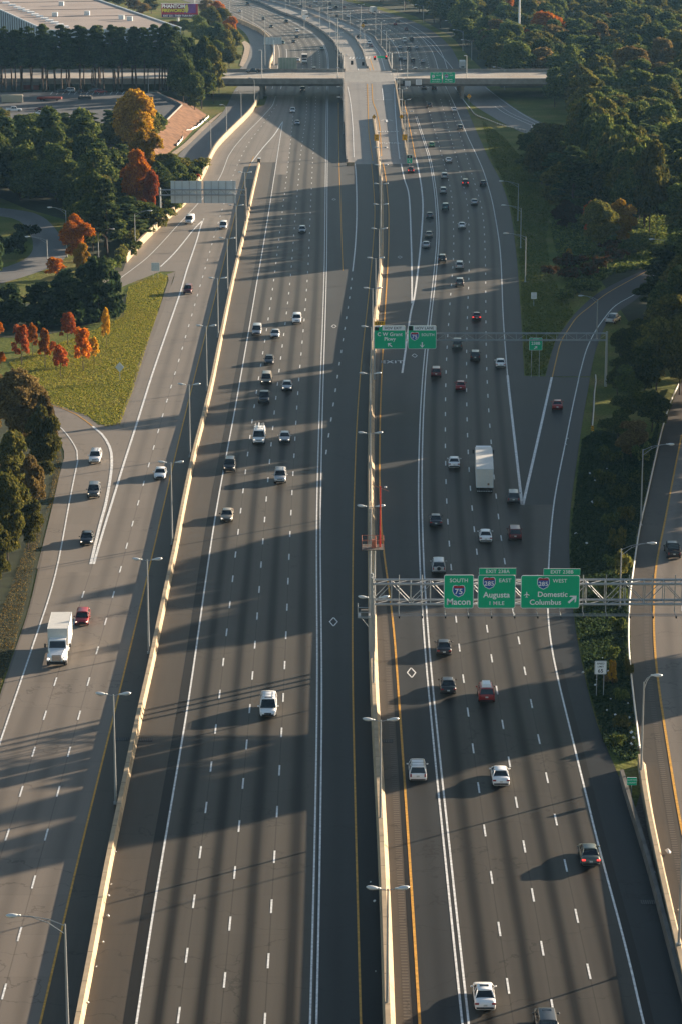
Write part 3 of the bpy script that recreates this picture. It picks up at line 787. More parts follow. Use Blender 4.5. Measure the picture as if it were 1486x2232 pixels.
yp2.line(off(NM, 2.2), 1046, 1140, 0.3, 0.05, zf=ramp_z); yp2.line(off(NM, 0.8), 1044, 1060, 0.3, 0.05, zf=ramp_z)
wp2.line(off(NR, -2.6), 1044, 1500, 0.25, 0.05, zf=ramp_z)
wp2.line(off(NL, 5.5), 1044, 1060, 0.25, 0.05, zf=ramp_z)
for r_ in range(2):
    for k in range(7): wp2.line(lambda y, k=k: NL(1130) + 3 + 1.4 * k + 0.3 * r_, 1133 + r_ * 10, 1139 + r_ * 10, 0.7, 0.05, zf=ramp_z)
yp2.build("yellow_ramp_lines", m_yellow); wp2.build("white_ramp_lines", m_white)
# wall between frontage road and collector beyond the bridge
profile_wall("retaining_wall", smooth_path([P(u, v) for u, v in [(588,158),(590,140),(598,118),(594,98),(585,86),(570,72),(551,62),(525,50),(500,42),(470,34)]]), [(-0.3, -0.04), (-0.3, 2.2), (0.2, 2.2), (0.2, -0.04)], m_conc, "curving concrete wall between frontage road and interstate beyond the overpass", "wall")

# ------------------------------------------------------------------ overpass
XL, XR = -150.0, 100.0
br = empty("overpass", (10, 1016, 0), 0, "long concrete overpass crossing the whole interstate, with the signalled junction in its middle", "bridge")
def local(o, base): o.location = (-base.location[0], -base.location[1], 0); return o
NE, FE = 996.0, 1037.0
cut_l, cut_r = RWL(994) - 0.2, RWR(994) + 0.3
mb = MB(); mb.box(((XL + XR) / 2, (NE + FE) / 2, 6.6), (XR - XL, FE - NE, 0.7)); local(mb.build("deck", m_conc2, br), br)
for xa, xb in ((-52, cut_l), (cut_r, XR)):
    mb = MB()
    for i in range(5):
        yy = NE + 1.2 + i * (FE - NE - 2.4) / 4
        mb.box(((xa + xb) / 2, yy, 5.65), (xb - xa, 0.6, 1.2))
    local(mb.build("girders", m_concd, br), br)
nlx, nrx = NL(1040), NR(1040)
for xa, xb, y in ((XL, cut_l, NE - 0.1), (cut_r, XR, NE - 0.1), (XL, nlx, FE + 0.1), (nrx, XR, FE + 0.1)):
    mb = MB(); mb.box(((xa + xb) / 2, y, 6.95), (xb - xa, 0.35, 2.0)); mb.box(((xa + xb) / 2, y, 8.05), (xb - xa, 0.5, 0.2))
    local(mb.build("parapet", m_conc2, br), br)
for px, pv in ((570, 215), (1017, 237)):
    mb = MB(); x = P(px, pv).x
    for i in range(4): mb.box((x, 1000 + i * 11, 2.5), (1.3, 1.3, 5.0))
    mb.box((x, 1016.5, 4.85), (1.6, 38, 0.5))
    local(mb.build("pier", m_conc2, br), br)
mb = MB(); mb.box((cut_l - 0.5, 1016.5, 3.1), (1.0, 40, 6.2)); mb.box((cut_r + 0.5, 1016.5, 3.1), (1.0, 40, 6.2)); local(mb.build("abutment", m_conc2, br), br)
mb = MB(); mb.box(((cut_l + cut_r) / 2, 994.9, 6.85), (cut_r - cut_l - 0.2, 2.6, 0.3)); local(mb.build("approach_slab", m_conc2, br), br)
mb = MB(); mb.box(((nlx + nrx) / 2, 1039.5, 6.85), (nrx - nlx - .2, 5.0, 0.3)); local(mb.build("approach_slab", m_conc2, br), br)
ribbon("overpass_road", const(XL), const(XR), NE + 0.3, FE - 0.3, 6.965, pavement("overpass_concrete", (0.42, 0.37, 0.31), band=0.15, patch=0.2), step=6, lanes=4)
ribbon("junction_surface", const(cut_l + 0.5), const(cut_r - 0.5), 994, 1041, 6.99, pavement("junction_concrete", (0.26, 0.245, 0.225), patch=0.2), step=6)
pb = Paint()
for a, b, y in ((XL, cut_l - 3, 1016), (cut_r + 3, XR, 1016)): pb.stripe([(a, y, 7), (b, y, 7)], 0.25, 0.02); pb.stripe([(a, y + 0.6, 7), (b, y + 0.6, 7)], 0.25, 0.02)
pb.build("yellow_overpass_lines", m_yellow)
pb = Paint()
for a, b in ((XL, cut_l - 3), (cut_r + 3, XR)):
    for y in (1003, 1009, 1023, 1030): pb.stripe([(a, y, 7), (b, y, 7)], 0.2, 0.02)
pb.stripe([(cut_l + 2, 996, 7), (cut_l + 8, 996, 7)], 0.5, 0.03); pb.stripe([(12, 996, 7), (cut_r - 3, 996, 7)], 0.5, 0.03)
pb.stripe([(cut_l + 2, 1040, 7), (10, 1040, 7)], 0.5, 0.03)
pb.build("white_overpass_lines", m_white)
# embankment carrying the road to the left and to the right
mb = MB()
for xa, xb in ((XL, -52.5), (88, XR)):
    s = 5.0
    mb.rings([[(xa, NE - s, -0.05), (xa, NE + 0.2, 6.2), (xa, FE - 0.2, 6.2), (xa, FE + s, -0.05)], [(xb, NE - s, -0.05), (xb, NE + 0.2, 6.2), (xb, FE - 0.2, 6.2), (xb, FE + s, -0.05)]])
setprops(mb.build("embankment", m_floor), kind="structure")

# ------------------------------------------------------------------ raised lot on the left
PL = 4.0
lot_px = [(-250,202),(200,199),(343,202),(397,229),(346.6,279),(300,330),(-250,330)]
lotw = [P(u, v, PL) for u, v in lot_px]
polygon("lot", [(p.x, p.y) for p in lotw], PL, m_lot)
base_ = [P(-260,200,PL), P(330,196,PL), P(455,236), P(449,252), P(424,285), P(385,318), P(352,345), P(300,352), P(-260,352)]
bm = MB()
top = [lotw[0], lotw[1], lotw[2] , lotw[3], lotw[4], lotw[5], lotw[6]]
foot = [Vector((lotw[0].x, lotw[0].y + 8, 0)), Vector((lotw[1].x, lotw[1].y + 8, 0)), P(385, 205), P(451, 249), P(405, 300), P(345, 352), P(-300, 356)]
for i in range(6):
    n = 6
    a0, a1, b0, b1 = top[i], top[i + 1], foot[i], foot[i + 1]
    bm.face([Vector((a0.x, a0.y, PL)), Vector((a1.x, a1.y, PL)), Vector((b1.x, b1.y, -0.05)), Vector((b0.x, b0.y, -0.05))])
setprops(bm.build("red_clay_slope", m_reddirt), kind="structure")
polygon("pine_strip", [(-190, 984), (-64, 984), (-60, 992), (-190, 992)], 3.98, m_floor)
mbp = MB(); mbp.rings([[(-190, 978, 0), (-190, 984, 3.97), (-190, 992, 3.97), (-190, 996, 0)], [(-58, 978, 0), (-64, 984, 3.97), (-60, 992, 3.97), (-56, 996, 0)]])
setprops(mbp.build("pine_bank", m_floor), kind="structure")
# kerb round the lot
profile_wall("kerb", [P(323,202,PL), P(343,202,PL), P(397,229,PL), P(346.6,279,PL), P(330,297,PL)], [(-0.15, 0.0), (-0.15, 0.5), (0.15, 0.5), (0.15, 0.0)], m_conc2, "pale kerb round the empty corner of the lot", "kerb")
lp = Paint()
for k in range(14):
    a = P(115 + k * 13, 199, PL); b = P(110 + k * 13, 205, PL); lp.stripe([a, b], 0.25, 0.03)
lp.build("lot_lines", m_white)
TL = Line([(1045,150),(1010,115),(979,77),(940,57),(900,33),(830,15),(760,-4)], win=30)
# forest floors
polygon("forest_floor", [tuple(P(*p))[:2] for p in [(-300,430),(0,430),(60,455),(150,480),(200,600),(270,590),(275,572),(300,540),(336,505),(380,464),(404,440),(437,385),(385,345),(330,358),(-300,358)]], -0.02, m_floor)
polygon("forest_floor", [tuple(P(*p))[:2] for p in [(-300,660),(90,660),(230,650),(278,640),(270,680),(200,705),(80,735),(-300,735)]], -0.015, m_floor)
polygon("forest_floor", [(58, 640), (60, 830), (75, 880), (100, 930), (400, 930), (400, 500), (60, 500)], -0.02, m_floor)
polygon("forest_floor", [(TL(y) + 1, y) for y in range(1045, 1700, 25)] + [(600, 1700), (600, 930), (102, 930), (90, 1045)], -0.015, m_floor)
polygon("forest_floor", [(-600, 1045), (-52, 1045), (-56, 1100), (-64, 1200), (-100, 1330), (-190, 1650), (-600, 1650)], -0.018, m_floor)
# ------------------------------------------------------------------ vehicles
PAINT = {
 "white": (0.90, 0.90, 0.90), "cream": (0.62, 0.58, 0.50), "silver": (0.50, 0.51, 0.52), "grey": (0.13, 0.135, 0.14), "black": (0.012, 0.012, 0.014),
 "dark": (0.035, 0.038, 0.042), "red": (0.32, 0.012, 0.012), "darkred": (0.12, 0.008, 0.010), "tan": (0.36, 0.31, 0.24), "green": (0.015, 0.22, 0.07),
 "greygreen": (0.11, 0.13, 0.11), "teal": (0.10, 0.19, 0.20),
}
m_glass = mat("car_glass", (0.012, 0.016, 0.018), 0.08, 0.0, var=0.0, spec=0.8)
m_tyre = mat("tyre_rubber", (0.02, 0.02, 0.02), 0.9, var=0.0)
m_rim = mat("wheel_rim", (0.35, 0.35, 0.36), 0.4, 0.7, var=0.0)
m_trim = mat("black_trim", (0.02, 0.02, 0.022), 0.6, var=0.0)
m_hl = mat("headlight_glass", (0.55, 0.57, 0.58), 0.15, 0.0, var=0.0, spec=0.8)
m_hl_on = mat("headlight_lit", (0.9, 0.85, 0.75), 0.3, var=0.0, emit=((1.0, 0.78, 0.55), 1.2))
m_tl = mat("tail_light", (0.30, 0.01, 0.01), 0.3, var=0.0, spec=0.6)
m_tl_on = mat("brake_light_lit", (0.6, 0.02, 0.02), 0.3, var=0.0, emit=((1.0, 0.05, 0.04), 0.7))
m_plate = mat("licence_plate", (0.6, 0.6, 0.58), 0.5, var=0.0)
m_boxw = mat("cargo_box_white", (0.70, 0.68, 0.63), 0.55, var=0.05, scale=1.5)
m_chrome = mat("chrome_trim", (0.5, 0.5, 0.5), 0.2, 0.9, var=0.0)
def paint(c):
    return mat("car_paint_" + c, PAINT[c], 0.35, 0.25 if c in ("silver", "grey", "tan", "greygreen", "teal") else 0.0, var=0.0, spec=0.5, coat=0.6)

# body stations: (y, half width, bottom z, top z); greenhouse: base front/rear y, roof front/rear y, belt z, roof z, base half width, roof half width
TYPES = {
 "sedan":   dict(L=4.8, W=.91, st=[(-2.4,.78,.38,.78),(-2.3,.88,.24,.98),(-1.7,.91,.2,1.02),(-1.0,.92,.2,.98),(.2,.92,.2,.95),(1.0,.91,.2,.95),(1.7,.90,.2,.86),(2.2,.84,.24,.74),(2.4,.70,.34,.60)], gh=(1.15,-1.65,.42,-.85,.94,1.43,.86,.62), wb=(1.42,-1.38), wr=.33),
 "hatch":   dict(L=4.3, W=.88, st=[(-2.15,.78,.38,.85),(-2.05,.86,.24,1.0),(-1.2,.88,.2,1.0),(.3,.88,.2,.96),(1.0,.88,.2,.94),(1.6,.86,.2,.84),(2.0,.80,.24,.74),(2.15,.68,.34,.60)], gh=(1.15,-2.0,.40,-1.55,.95,1.5,.84,.64), wb=(1.32,-1.28), wr=.32),
 "suv":     dict(L=4.75, W=.94, st=[(-2.37,.84,.45,.95),(-2.3,.92,.32,1.12),(-1.2,.94,.28,1.12),(.3,.94,.28,1.08),(1.0,.94,.28,1.08),(1.8,.92,.28,1.0),(2.25,.86,.32,.9),(2.37,.76,.42,.74)], gh=(1.05,-2.22,.45,-1.95,1.06,1.76,.88,.70), wb=(1.42,-1.40), wr=.37),
 "minivan": dict(L=5.1, W=.98, st=[(-2.55,.88,.4,.95),(-2.45,.96,.26,1.1),(-1.2,.98,.22,1.1),(.4,.98,.22,1.05),(1.3,.97,.22,1.02),(2.0,.93,.22,.88),(2.4,.86,.26,.76),(2.55,.72,.36,.62)], gh=(1.65,-2.4,.65,-2.15,1.03,1.76,.92,.74), wb=(1.55,-1.5), wr=.35),
 "pickup":  dict(L=5.6, W=.97, st=[(-2.8,.92,.5,1.05),(-2.75,.96,.38,1.12),(-.9,.97,.34,1.12),(.3,.97,.34,1.1),(1.2,.97,.34,1.1),(2.2,.95,.34,1.05),(2.65,.90,.36,.98),(2.8,.84,.46,.85)], gh=(1.15,-.95,.65,-.75,1.08,1.85,.90,.74), wb=(1.85,-1.75), wr=.40, bed=(-2.68,-1.02)),
 "van":     dict(L=5.7, W=1.0, st=[(-2.85,.94,.45,1.2),(-2.8,1.0,.3,1.3),(-1.2,1.0,.28,1.3),(.4,1.0,.28,1.28),(1.5,1.0,.28,1.2),(2.1,.98,.28,1.12),(2.7,.92,.32,.98),(2.85,.84,.42,.82)], gh=(1.85,-2.8,1.1,-2.72,1.2,2.08,.97,.84), wb=(1.85,-1.6), wr=.37, panel=True),
}
def body_rings(st):
    out = []
    for y, w_, zb, zt in st:
        h = zt - zb
        half = [(w_ * .86, zb), (w_ * .97, zb + h * .16), (w_, zb + h * .45), (w_ * .985, zb + h * .78), (w_ * .93, zb + h * .93), (w_ * .72, zt), (w_ * .3, zt + .015)]
        ring = [(x, y, z) for x, z in half] + [(-x, y, z) for x, z in half[::-1]]
        out.append(ring)
    return out
VM = {}
def vmesh(key, fn):
    if key not in VM: VM[key] = fn()
    return VM[key]

def vehicle_parts(kind, colr, opts):
    """list of (name, mesh, children) for one vehicle"""
    T = TYPES[kind]; pm = paint(colr); parts = []
    by0, by1, ry0, ry1, zb, zt, wb_, wt = T["gh"]
    def body():
        mb = MB(); mb.rings(body_rings(T["st"]))
        # roof and pillars
        e = .03
        mb.rings([[(wt + e, y, zt - .05), (wt - .05, y, zt + .015), (0, y, zt + .04), (-wt + .05, y, zt + .015), (-wt - e, y, zt - .05)] for y in (ry0 + .05, ry0 - .15, (ry0 + ry1) / 2, ry1 + .15, ry1 - .05)])
        for sx in (-1, 1):
            mb.tube((sx * wb_, by0, zb - .03), (sx * wt, ry0, zt - .03), .045, n=5)
            mb.tube((sx * wb_, by1, zb - .03), (sx * wt, ry1, zt - .03), .065, n=5)
            ym = (by0 + by1) / 2 + .1; ymt = (ry0 + ry1) / 2 + .1
            mb.tube((sx * wb_, ym, zb - .03), (sx * wt, ymt, zt - .03), .045, n=5)
            if T.get("panel"):
                mb.rings([[(sx * wb_ * 1.005, by0 - 1.0, zb - .02), (sx * wb_ * 1.005, by1 + .0, zb - .02)], [(sx * (wt + .02), ry0 - .75, zt - .06), (sx * (wt + .02), ry1, zt - .06)]], closed=False, caps=False)
        if "bed" in T: pass
        # dark lower sills and wheel arches
        for yy in T["wb"]:
            for sx in (-1, 1):
                mb.box((sx * (T["W"] - .06), yy, T["wr"] + .02), (.14, T["wr"] * 2.35, T["wr"] * 1.5), 1)
        mb.box((0, T["st"][0][0] + .04, .45), (T["W"] * 1.7, .12, .16), 1)
        mb.box((0, T["st"][-1][0] - .06, .42), (T["W"] * 1.4, .14, .2), 1)
        if "bed" in T:
            mb.box((0, sum(T["bed"]) / 2, 1.125), (1.56, T["bed"][1] - T["bed"][0], .03), 1)
            for sx in (-1, 1): mb.box((sx * .87, sum(T["bed"]) / 2, 1.19), (.14, T["bed"][1] - T["bed"][0] + .1, .16))
            mb.box((0, T["bed"][0], 1.19), (1.7, .1, .16))
        return mb.mesh(kind + "_body", [pm, m_trim], True)
    parts.append(("body", vmesh((kind, colr, "b"), body)))
    def quad(a, b, c, d):
        mb = MB(); mb.face([a, b, c, d]); return mb
    g = .012
    def ws():
        mb = MB(); mb.face([(-wb_ + .02, by0 + g, zb), (wb_ - .02, by0 + g, zb), (wt - .02, ry0 + g, zt - .05), (-wt + .02, ry0 + g, zt - .05)])
        mb.face([(-wb_ + .02, by0, zb - .02), (wb_ - .02, by0, zb - .02), (wb_ - .02, by0 + g, zb), (-wb_ + .02, by0 + g, zb)]); return mb.mesh("windshield", m_glass)
    def rw():
        mb = MB(); mb.face([(wb_ - .04, by1 - g, zb), (-wb_ + .04, by1 - g, zb), (-wt + .04, ry1 - g, zt - .06), (wt - .04, ry1 - g, zt - .06)]); return mb.mesh("rear_window", m_glass)
    def sw(sx):
        def f():
            mb = MB()
            if T.get("panel"):
                mb.face([(sx * wb_, by0 - .05, zb), (sx * wb_, by0 - 1.0, zb), (sx * (wt + .01), ry0 - .7, zt - .08), (sx * (wt + .01), ry0 - .05, zt - .08)])
            else:
                mb.face([(sx * wb_, by0 - .05, zb), (sx * wb_, by1 + .05, zb), (sx * (wt + .01), ry1 + .03, zt - .06), (sx * (wt + .01), ry0 - .03, zt - .06)])
            return mb.mesh("side_window", m_glass)
        return f
    parts.append(("windshield", vmesh((kind, "ws"), ws)))
    parts.append(("rear_window", vmesh((kind, "rw"), rw)))
    parts.append(("side_window", vmesh((kind, "sl"), sw(-1)))); parts.append(("side_window", vmesh((kind, "sr"), sw(1))))
    L0, L1 = T["st"][0][0], T["st"][-1][0]
    for yy in T["wb"]:
        for sx in (-1, 1):
            def wh(yy=yy, sx=sx):
                mb = MB(); r = T["wr"]
                mb.tube((sx * (T["W"] - .22), yy, r), (sx * (T["W"] + .015), yy, r), r, n=14, mi=0)
                mb.tube((sx * (T["W"] + .012), yy, r), (sx * (T["W"] + .025), yy, r), r * .6, n=10, mi=1)
                return mb.mesh("wheel", [m_tyre, m_rim])
            parts.append(("wheel", vmesh((kind, "wh", yy, sx), wh)))
    hz = T["st"][-2][3] - .1
    for sx in (-1, 1):
        on = opts.get("lights")
        def hl(sx=sx, on=on):
            mb = MB(); mb.ellip((sx * T["W"] * .72, L1 - .13, hz - .03), (.14, .10, .08), 8, 5); return mb.mesh("headlight", m_hl_on if on else m_hl)
        parts.append(("headlight", vmesh((kind, "hl", sx, on), hl)))
        bk = opts.get("brake")
        def tl(sx=sx, bk=bk):
            tall = kind in ("suv", "minivan", "van", "pickup")
            mb = MB(); mb.box((sx * T["W"] * .80, L0 + .02, T["st"][1][3] - (.14 if not tall else .2)), (.16 if tall else .34, .08, .34 if tall else .15)); return mb.mesh("tail_light", m_tl_on if bk else m_tl)
        parts.append(("tail_light", vmesh((kind, "tl", sx, bk), tl)))
        def mi(sx=sx):
            mb = MB(); mb.ellip((sx * (T["W"] + .12), by0 - .35, zb + .06), (.13, .07, .09), 7, 5); return mb.mesh("side_mirror", pm if colr not in ("tan",) else m_trim, True)
        parts.append(("side_mirror", vmesh((kind, colr, "mi", sx), mi)))
    def pl():
        mb = MB(); mb.box((0, L0 - .025, T["st"][1][3] - .28), (.32, .02, .16)); return mb.mesh("licence_plate", m_plate)
    parts.append(("licence_plate", vmesh((kind, "pl"), pl)))
    def gr():
        mb = MB(); mb.box((0, L1 - .04, hz - .06), (T["W"] * .8, .08, .16)); return mb.mesh("grille", m_trim)
    parts.append(("grille", vmesh((kind, "gr"), gr)))
    if opts.get("rack"):
        def rk():
            mb = MB()
            for sx in (-1, 1): mb.tube((sx * (wt - .05), ry0 - .25, zt + .08), (sx * (wt - .05), ry1 + .2, zt + .08), .022, n=5)
            for yy in np.linspace(ry0 - .4, ry1 + .3, 3): mb.tube((-wt + .05, yy, zt + .085), (wt - .05, yy, zt + .085), .02, n=5)
            return mb.mesh("roof_rack", m_trim)
        parts.append(("roof_rack", vmesh((kind, "rk"), rk)))
    if opts.get("sunroof"):
        def sr():
            mb = MB(); mb.box((0, ry0 - .45, zt + .035), (.8, .4, .02)); return mb.mesh("sunroof", m_glass)
        parts.append(("sunroof", vmesh((kind, "sr_"), sr)))
    if opts.get("cargo"):
        def cg():
            mb = MB(); mb.box((0, (ry0 + ry1) / 2, zt + .2), (1.05, 1.7, .34), top=(.85, .85)); return mb.mesh("roof_cargo_box", paint("white"))
        parts.append(("roof_cargo_box", vmesh((kind, "cg"), cg)))
    if opts.get("spare"):
        def sp():
            mb = MB(); mb.tube((0, L0 - .18, .95), (0, L0 - .02, .95), .36, n=14, mi=0); mb.tube((0, L0 - .20, .95), (0, L0 - .17, .95), .26, n=12, mi=1); return mb.mesh("spare_wheel", [paint("silver"), m_trim])
        parts.append(("spare_wheel", vmesh((kind, "sp"), sp)))
    if opts.get("taxi"):
        def tx():
            mb = MB(); mb.box((0, (ry0 + ry1) / 2, zt + .10), (wt * 1.5, 1.1, .05)); return mb.mesh("roof_panel", paint("white"))
        parts.append(("roof_panel", vmesh((kind, "tx"), tx)))
    if opts.get("ladder"):
        def ld():
            mb = MB()
            for yy in (.6, -1.0, -2.4):
                for sx in (-1, 1): mb.tube((sx * .78, yy, zt), (sx * .78, yy, zt + .35), .03, n=5)
                mb.tube((-.85, yy, zt + .35), (.85, yy, zt + .35), .03, n=5)
            for sx in (-.72, -.45): mb.tube((sx, .9, zt + .42), (sx, -2.9, zt + .42), .03, n=5)
            for k in range(11): mb.tube((-.72, .7 - k * .34, zt + .42), (-.45, .7 - k * .34, zt + .42), .018, n=4)
            mb.tube((.1, 1.0, zt + .45), (.1, -2.8, zt + .45), .09, n=8); mb.tube((.6, 1.0, zt + .42), (.6, -2.8, zt + .42), .05, n=6)
            return mb.mesh("ladder_rack", m_steel)
        parts.append(("ladder_rack", vmesh((kind, "ld"), ld)))
    return parts

def truck_parts(kind, colr, opts):
    pm = paint("white"); parts = []
    if kind == "box_truck":
        def cab():
            mb = MB()
            mb.rings([[(-w_, y, zb), (w_, y, zb), (w_, y, zt * .8 + zb * .2), (w_ * .86, y, zt), (-w_ * .86, y, zt), (-w_, y, zt * .8 + zb * .2)] for y, w_, zb, zt in
                      [(1.5, 1.15, .7, 1.9), (2.6, 1.15, .7, 1.85), (3.6, .95, .7, 1.65), (4.35, .78, .7, 1.45), (4.6, .7, .75, 1.25)]])
            mb.rings([[(-1.12, 1.3, 1.6), (1.12, 1.3, 1.6), (1.12, 2.75, 1.6), (-1.12, 2.75, 1.6)], [(-1.0, 1.3, 2.75), (1.0, 1.3, 2.75), (1.0, 2.25, 2.75), (-1.0, 2.25, 2.75)]])
            for sx in (-1, 1):
                mb.rings([[(sx * .95, 3.1, .75), (sx * 1.25, 3.1, .75), (sx * 1.2, 3.1, 1.25), (sx * .9, 3.1, 1.3)], [(sx * .9, 4.5, .75), (sx * 1.22, 4.4, .75), (sx * 1.12, 4.35, 1.2), (sx * .8, 4.4, 1.2)]])
            mb.box((0, 4.62, .55), (2.2, .25, .35), 1)
            mb.box((0, 0, .62), (.9, 9.0, .3), 1)
            return mb.mesh("cab", [pm, m_trim], False)
        parts.append(("cab", vmesh("bt_cab", cab)))
        def bx():
            mb = MB(); mb.box((0, -2.2, 2.45), (2.5, 7.0, 2.85)); mb.box((0, 1.32, 2.5), (2.44, .05, 2.7))
            for sx in (-1, 1):
                mb.box((sx * 1.262, -2.2, 3.84), (.03, 7.05, .1), 1); mb.box((sx * 1.262, -2.2, 1.06), (.03, 7.05, .12), 1)
            return mb.mesh("cargo_box", [m_boxw, m_alum])
        parts.append(("cargo_box", vmesh("bt_box", bx)))
        def ws():
            mb = MB(); mb.face([(-1.0, 2.72, 1.72), (1.0, 2.72, 1.72), (.92, 2.33, 2.6), (-.92, 2.33, 2.6)]); return mb.mesh("windshield", m_glass)
        parts.append(("windshield", vmesh("bt_ws", ws)))
        for sx in (-1, 1):
            parts.append(("side_window", vmesh(("bt_sw", sx), lambda sx=sx: (lambda mb: (mb.face([(sx * 1.10, 1.6, 1.75), (sx * 1.10, 2.5, 1.75), (sx * 1.03, 2.25, 2.6), (sx * 1.03, 1.6, 2.6)]), mb.mesh("side_window", m_glass))[1])(MB()))))
            parts.append(("headlight", vmesh(("bt_hl", sx), lambda sx=sx: (lambda mb: (mb.ellip((sx * .98, 4.42, 1.0), (.17, .12, .1), 8, 5), mb.mesh("headlight", m_hl_on))[1])(MB()))))
            parts.append(("side_mirror", vmesh(("bt_mi", sx), lambda sx=sx: (lambda mb: (mb.box((sx * 1.5, 2.5, 2.1), (.2, .08, .5)), mb.tube((sx * 1.1, 2.4, 2.2), (sx * 1.5, 2.5, 2.2), .02, n=4), mb.mesh("side_mirror", m_trim))[2])(MB()))))
            for yy in (3.75, -3.6, -4.7)[:2]:
                parts.append(("wheel", vmesh(("bt_wh", sx, yy), lambda sx=sx, yy=yy: (lambda mb: (mb.tube((sx * .8, yy, .5), (sx * 1.2, yy, .5), .5, n=14), mb.tube((sx * 1.2, yy, .5), (sx * 1.22, yy, .5), .28, n=10, mi=1), mb.mesh("wheel", [m_tyre, m_rim]))[2])(MB()))))
        parts.append(("grille", vmesh("bt_gr", lambda: (lambda mb: (mb.box((0, 4.55, 1.15), (1.1, .16, .7)), mb.mesh("grille", m_chrome))[1])(MB()))))
    elif kind == "semi":
        def bx():
            mb = MB(); mb.box((0, -.5, 2.6), (2.6, 14.6, 2.85))
            for sx in (-1, 1): mb.box((sx * 1.31, -.5, 1.25), (.03, 14.6, .16), 1); mb.box((sx * 1.31, -.5, 3.95), (.03, 14.6, .14), 1)
            mb.box((0, -.5, .95), (1.0, 13.5, .3), 2)
            return mb.mesh("trailer", [m_boxw, m_alum, m_trim])
        parts.append(("trailer", vmesh("sm_box", bx)))
        def dr():
            mb = MB()
            for sx in (-1, 1):
                mb.box((sx * .63, -7.83, 2.6), (1.18, .05, 2.6), 0)
                mb.box((sx * 1.27, -7.84, 2.6), (.08, .08, 2.8), 1)
                for k in range(2): mb.tube((sx * (.25 + .22 * k), -7.88, 1.4), (sx * (.25 + .22 * k), -7.88, 3.8), .02, n=4, mi=1)
                for z in (1.8, 2.4, 3.0, 3.6): mb.box((sx * 1.15, -7.87, z), (.16, .03, .06), 1)
            mb.box((0, -7.84, 1.18), (2.6, .08, .14), 1); mb.box((0, -7.84, 4.0), (2.6, .08, .1), 1)
            mb.box((.55, -7.87, 1.65), (.3, .02, .3), 2)
            return mb.mesh("trailer_door", [m_boxw, m_alum, mat("brown_placard", (0.25, 0.12, 0.05), var=0)])
        parts.append(("trailer_door", vmesh("sm_door", dr)))
        def bmp():
            mb = MB(); mb.box((0, -7.8, .55), (2.3, .12, .12), 0)
            for k in range(9): mb.box((-1.05 + k * .262, -7.88, .55), (.13, .03, .1), 1); mb.box((-1.05 + k * .262, -7.9, 1.18), (.13, .03, .09), 1)
            for sx in (-.8, .8): mb.box((sx, -7.75, .85), (.1, .1, .6), 0)
            return mb.mesh("rear_bumper", [m_trim, m_swhite])
        parts.append(("rear_bumper", vmesh("sm_bmp", bmp)))
        def cab():
            mb = MB(); mb.rings([[(-1.2, y, .8), (1.2, y, .8), (1.2, y, z), (-1.2, y, z)] for y, z in [(7.3, 3.6), (9.2, 3.7), (10.0, 2.6), (12.0, 1.9)]]); mb.box((0, 9, .65), (1.0, 6, .3), 1); return mb.mesh("tractor_cab", [pm, m_trim])
        parts.append(("tractor_cab", vmesh("sm_cab", cab)))
        for yy in (-6.4, -5.1, 6.8, 8.1, 11.2):
            for sx in (-1, 1):
                parts.append(("wheel", vmesh(("sm_wh", sx, yy), lambda sx=sx, yy=yy: (lambda mb: (mb.tube((sx * .75, yy, .5), (sx * 1.22, yy, .5), .5, n=14), mb.mesh("wheel", [m_tyre]))[1])(MB()))))
        for sx in (-1, 1):
            parts.append(("side_mirror", vmesh(("sm_mi", sx), lambda sx=sx: (lambda mb: (mb.box((sx * 1.6, 9.8, 2.6), (.22, .1, .6)), mb.tube((sx * 1.2, 9.8, 2.7), (sx * 1.6, 9.8, 2.7), .03, n=4), mb.mesh("side_mirror", m_trim))[2])(MB()))))
    elif kind == "far_truck":
        parts.append(("cargo_box", vmesh("ft_box", lambda: (lambda mb: (mb.box((0, -1, 2.2), (2.5, 7.5, 3.0)), mb.box((0, -4.78, 1.3), (1.4, .05, .5), 1), mb.mesh("cargo_box", [m_boxw, m_trim]))[2])(MB()))))
        parts.append(("cab", vmesh("ft_cab", lambda: (lambda mb: (mb.box((0, 3.9, 1.6), (2.3, 2.0, 2.0), top=(.9, .75)), mb.box((0, 4.72, 2.1), (1.9, .3, .7), 1), mb.mesh("cab", [pm, m_glass]))[2])(MB()))))
        for sx in (-1, 1):
            for yy in (3.8, -3.2):
                parts.append(("wheel", vmesh(("ft_wh", sx, yy), lambda sx=sx, yy=yy: (lambda mb: (mb.tube((sx * .8, yy, .48), (sx * 1.18, yy, .48), .48, n=10), mb.mesh("wheel", [m_tyre]))[1])(MB()))))
    elif kind == "dark_truck":
        parts.append(("cargo_box", vmesh("dt_box", lambda: (lambda mb: (mb.box((0, -1.5, 2.3), (2.5, 6.5, 3.0)), mb.box((0, -1.5, 3.84), (2.5, 6.5, .08), 1), mb.mesh("cargo_box", [m_trim, m_boxw]))[2])(MB()))))
        parts.append(("cab", vmesh("dt_cab", lambda: (lambda mb: (mb.box((0, 3.0, 1.5), (2.3, 2.2, 1.9), top=(.92, .75)), mb.box((0, 3.9, 2.0), (2.0, .35, .7), 1), mb.box((0, 4.15, .8), (2.2, .2, .5), 2), mb.mesh("cab", [pm, m_glass, m_chrome]))[3])(MB()))))
        for sx in (-1, 1):
            for yy in (3.0, -3.2):
                parts.append(("wheel", vmesh(("dt_wh", sx, yy), lambda sx=sx, yy=yy: (lambda mb: (mb.tube((sx * .8, yy, .48), (sx * 1.18, yy, .48), .48, n=10), mb.mesh("wheel", [m_tyre]))[1])(MB()))))
    return parts

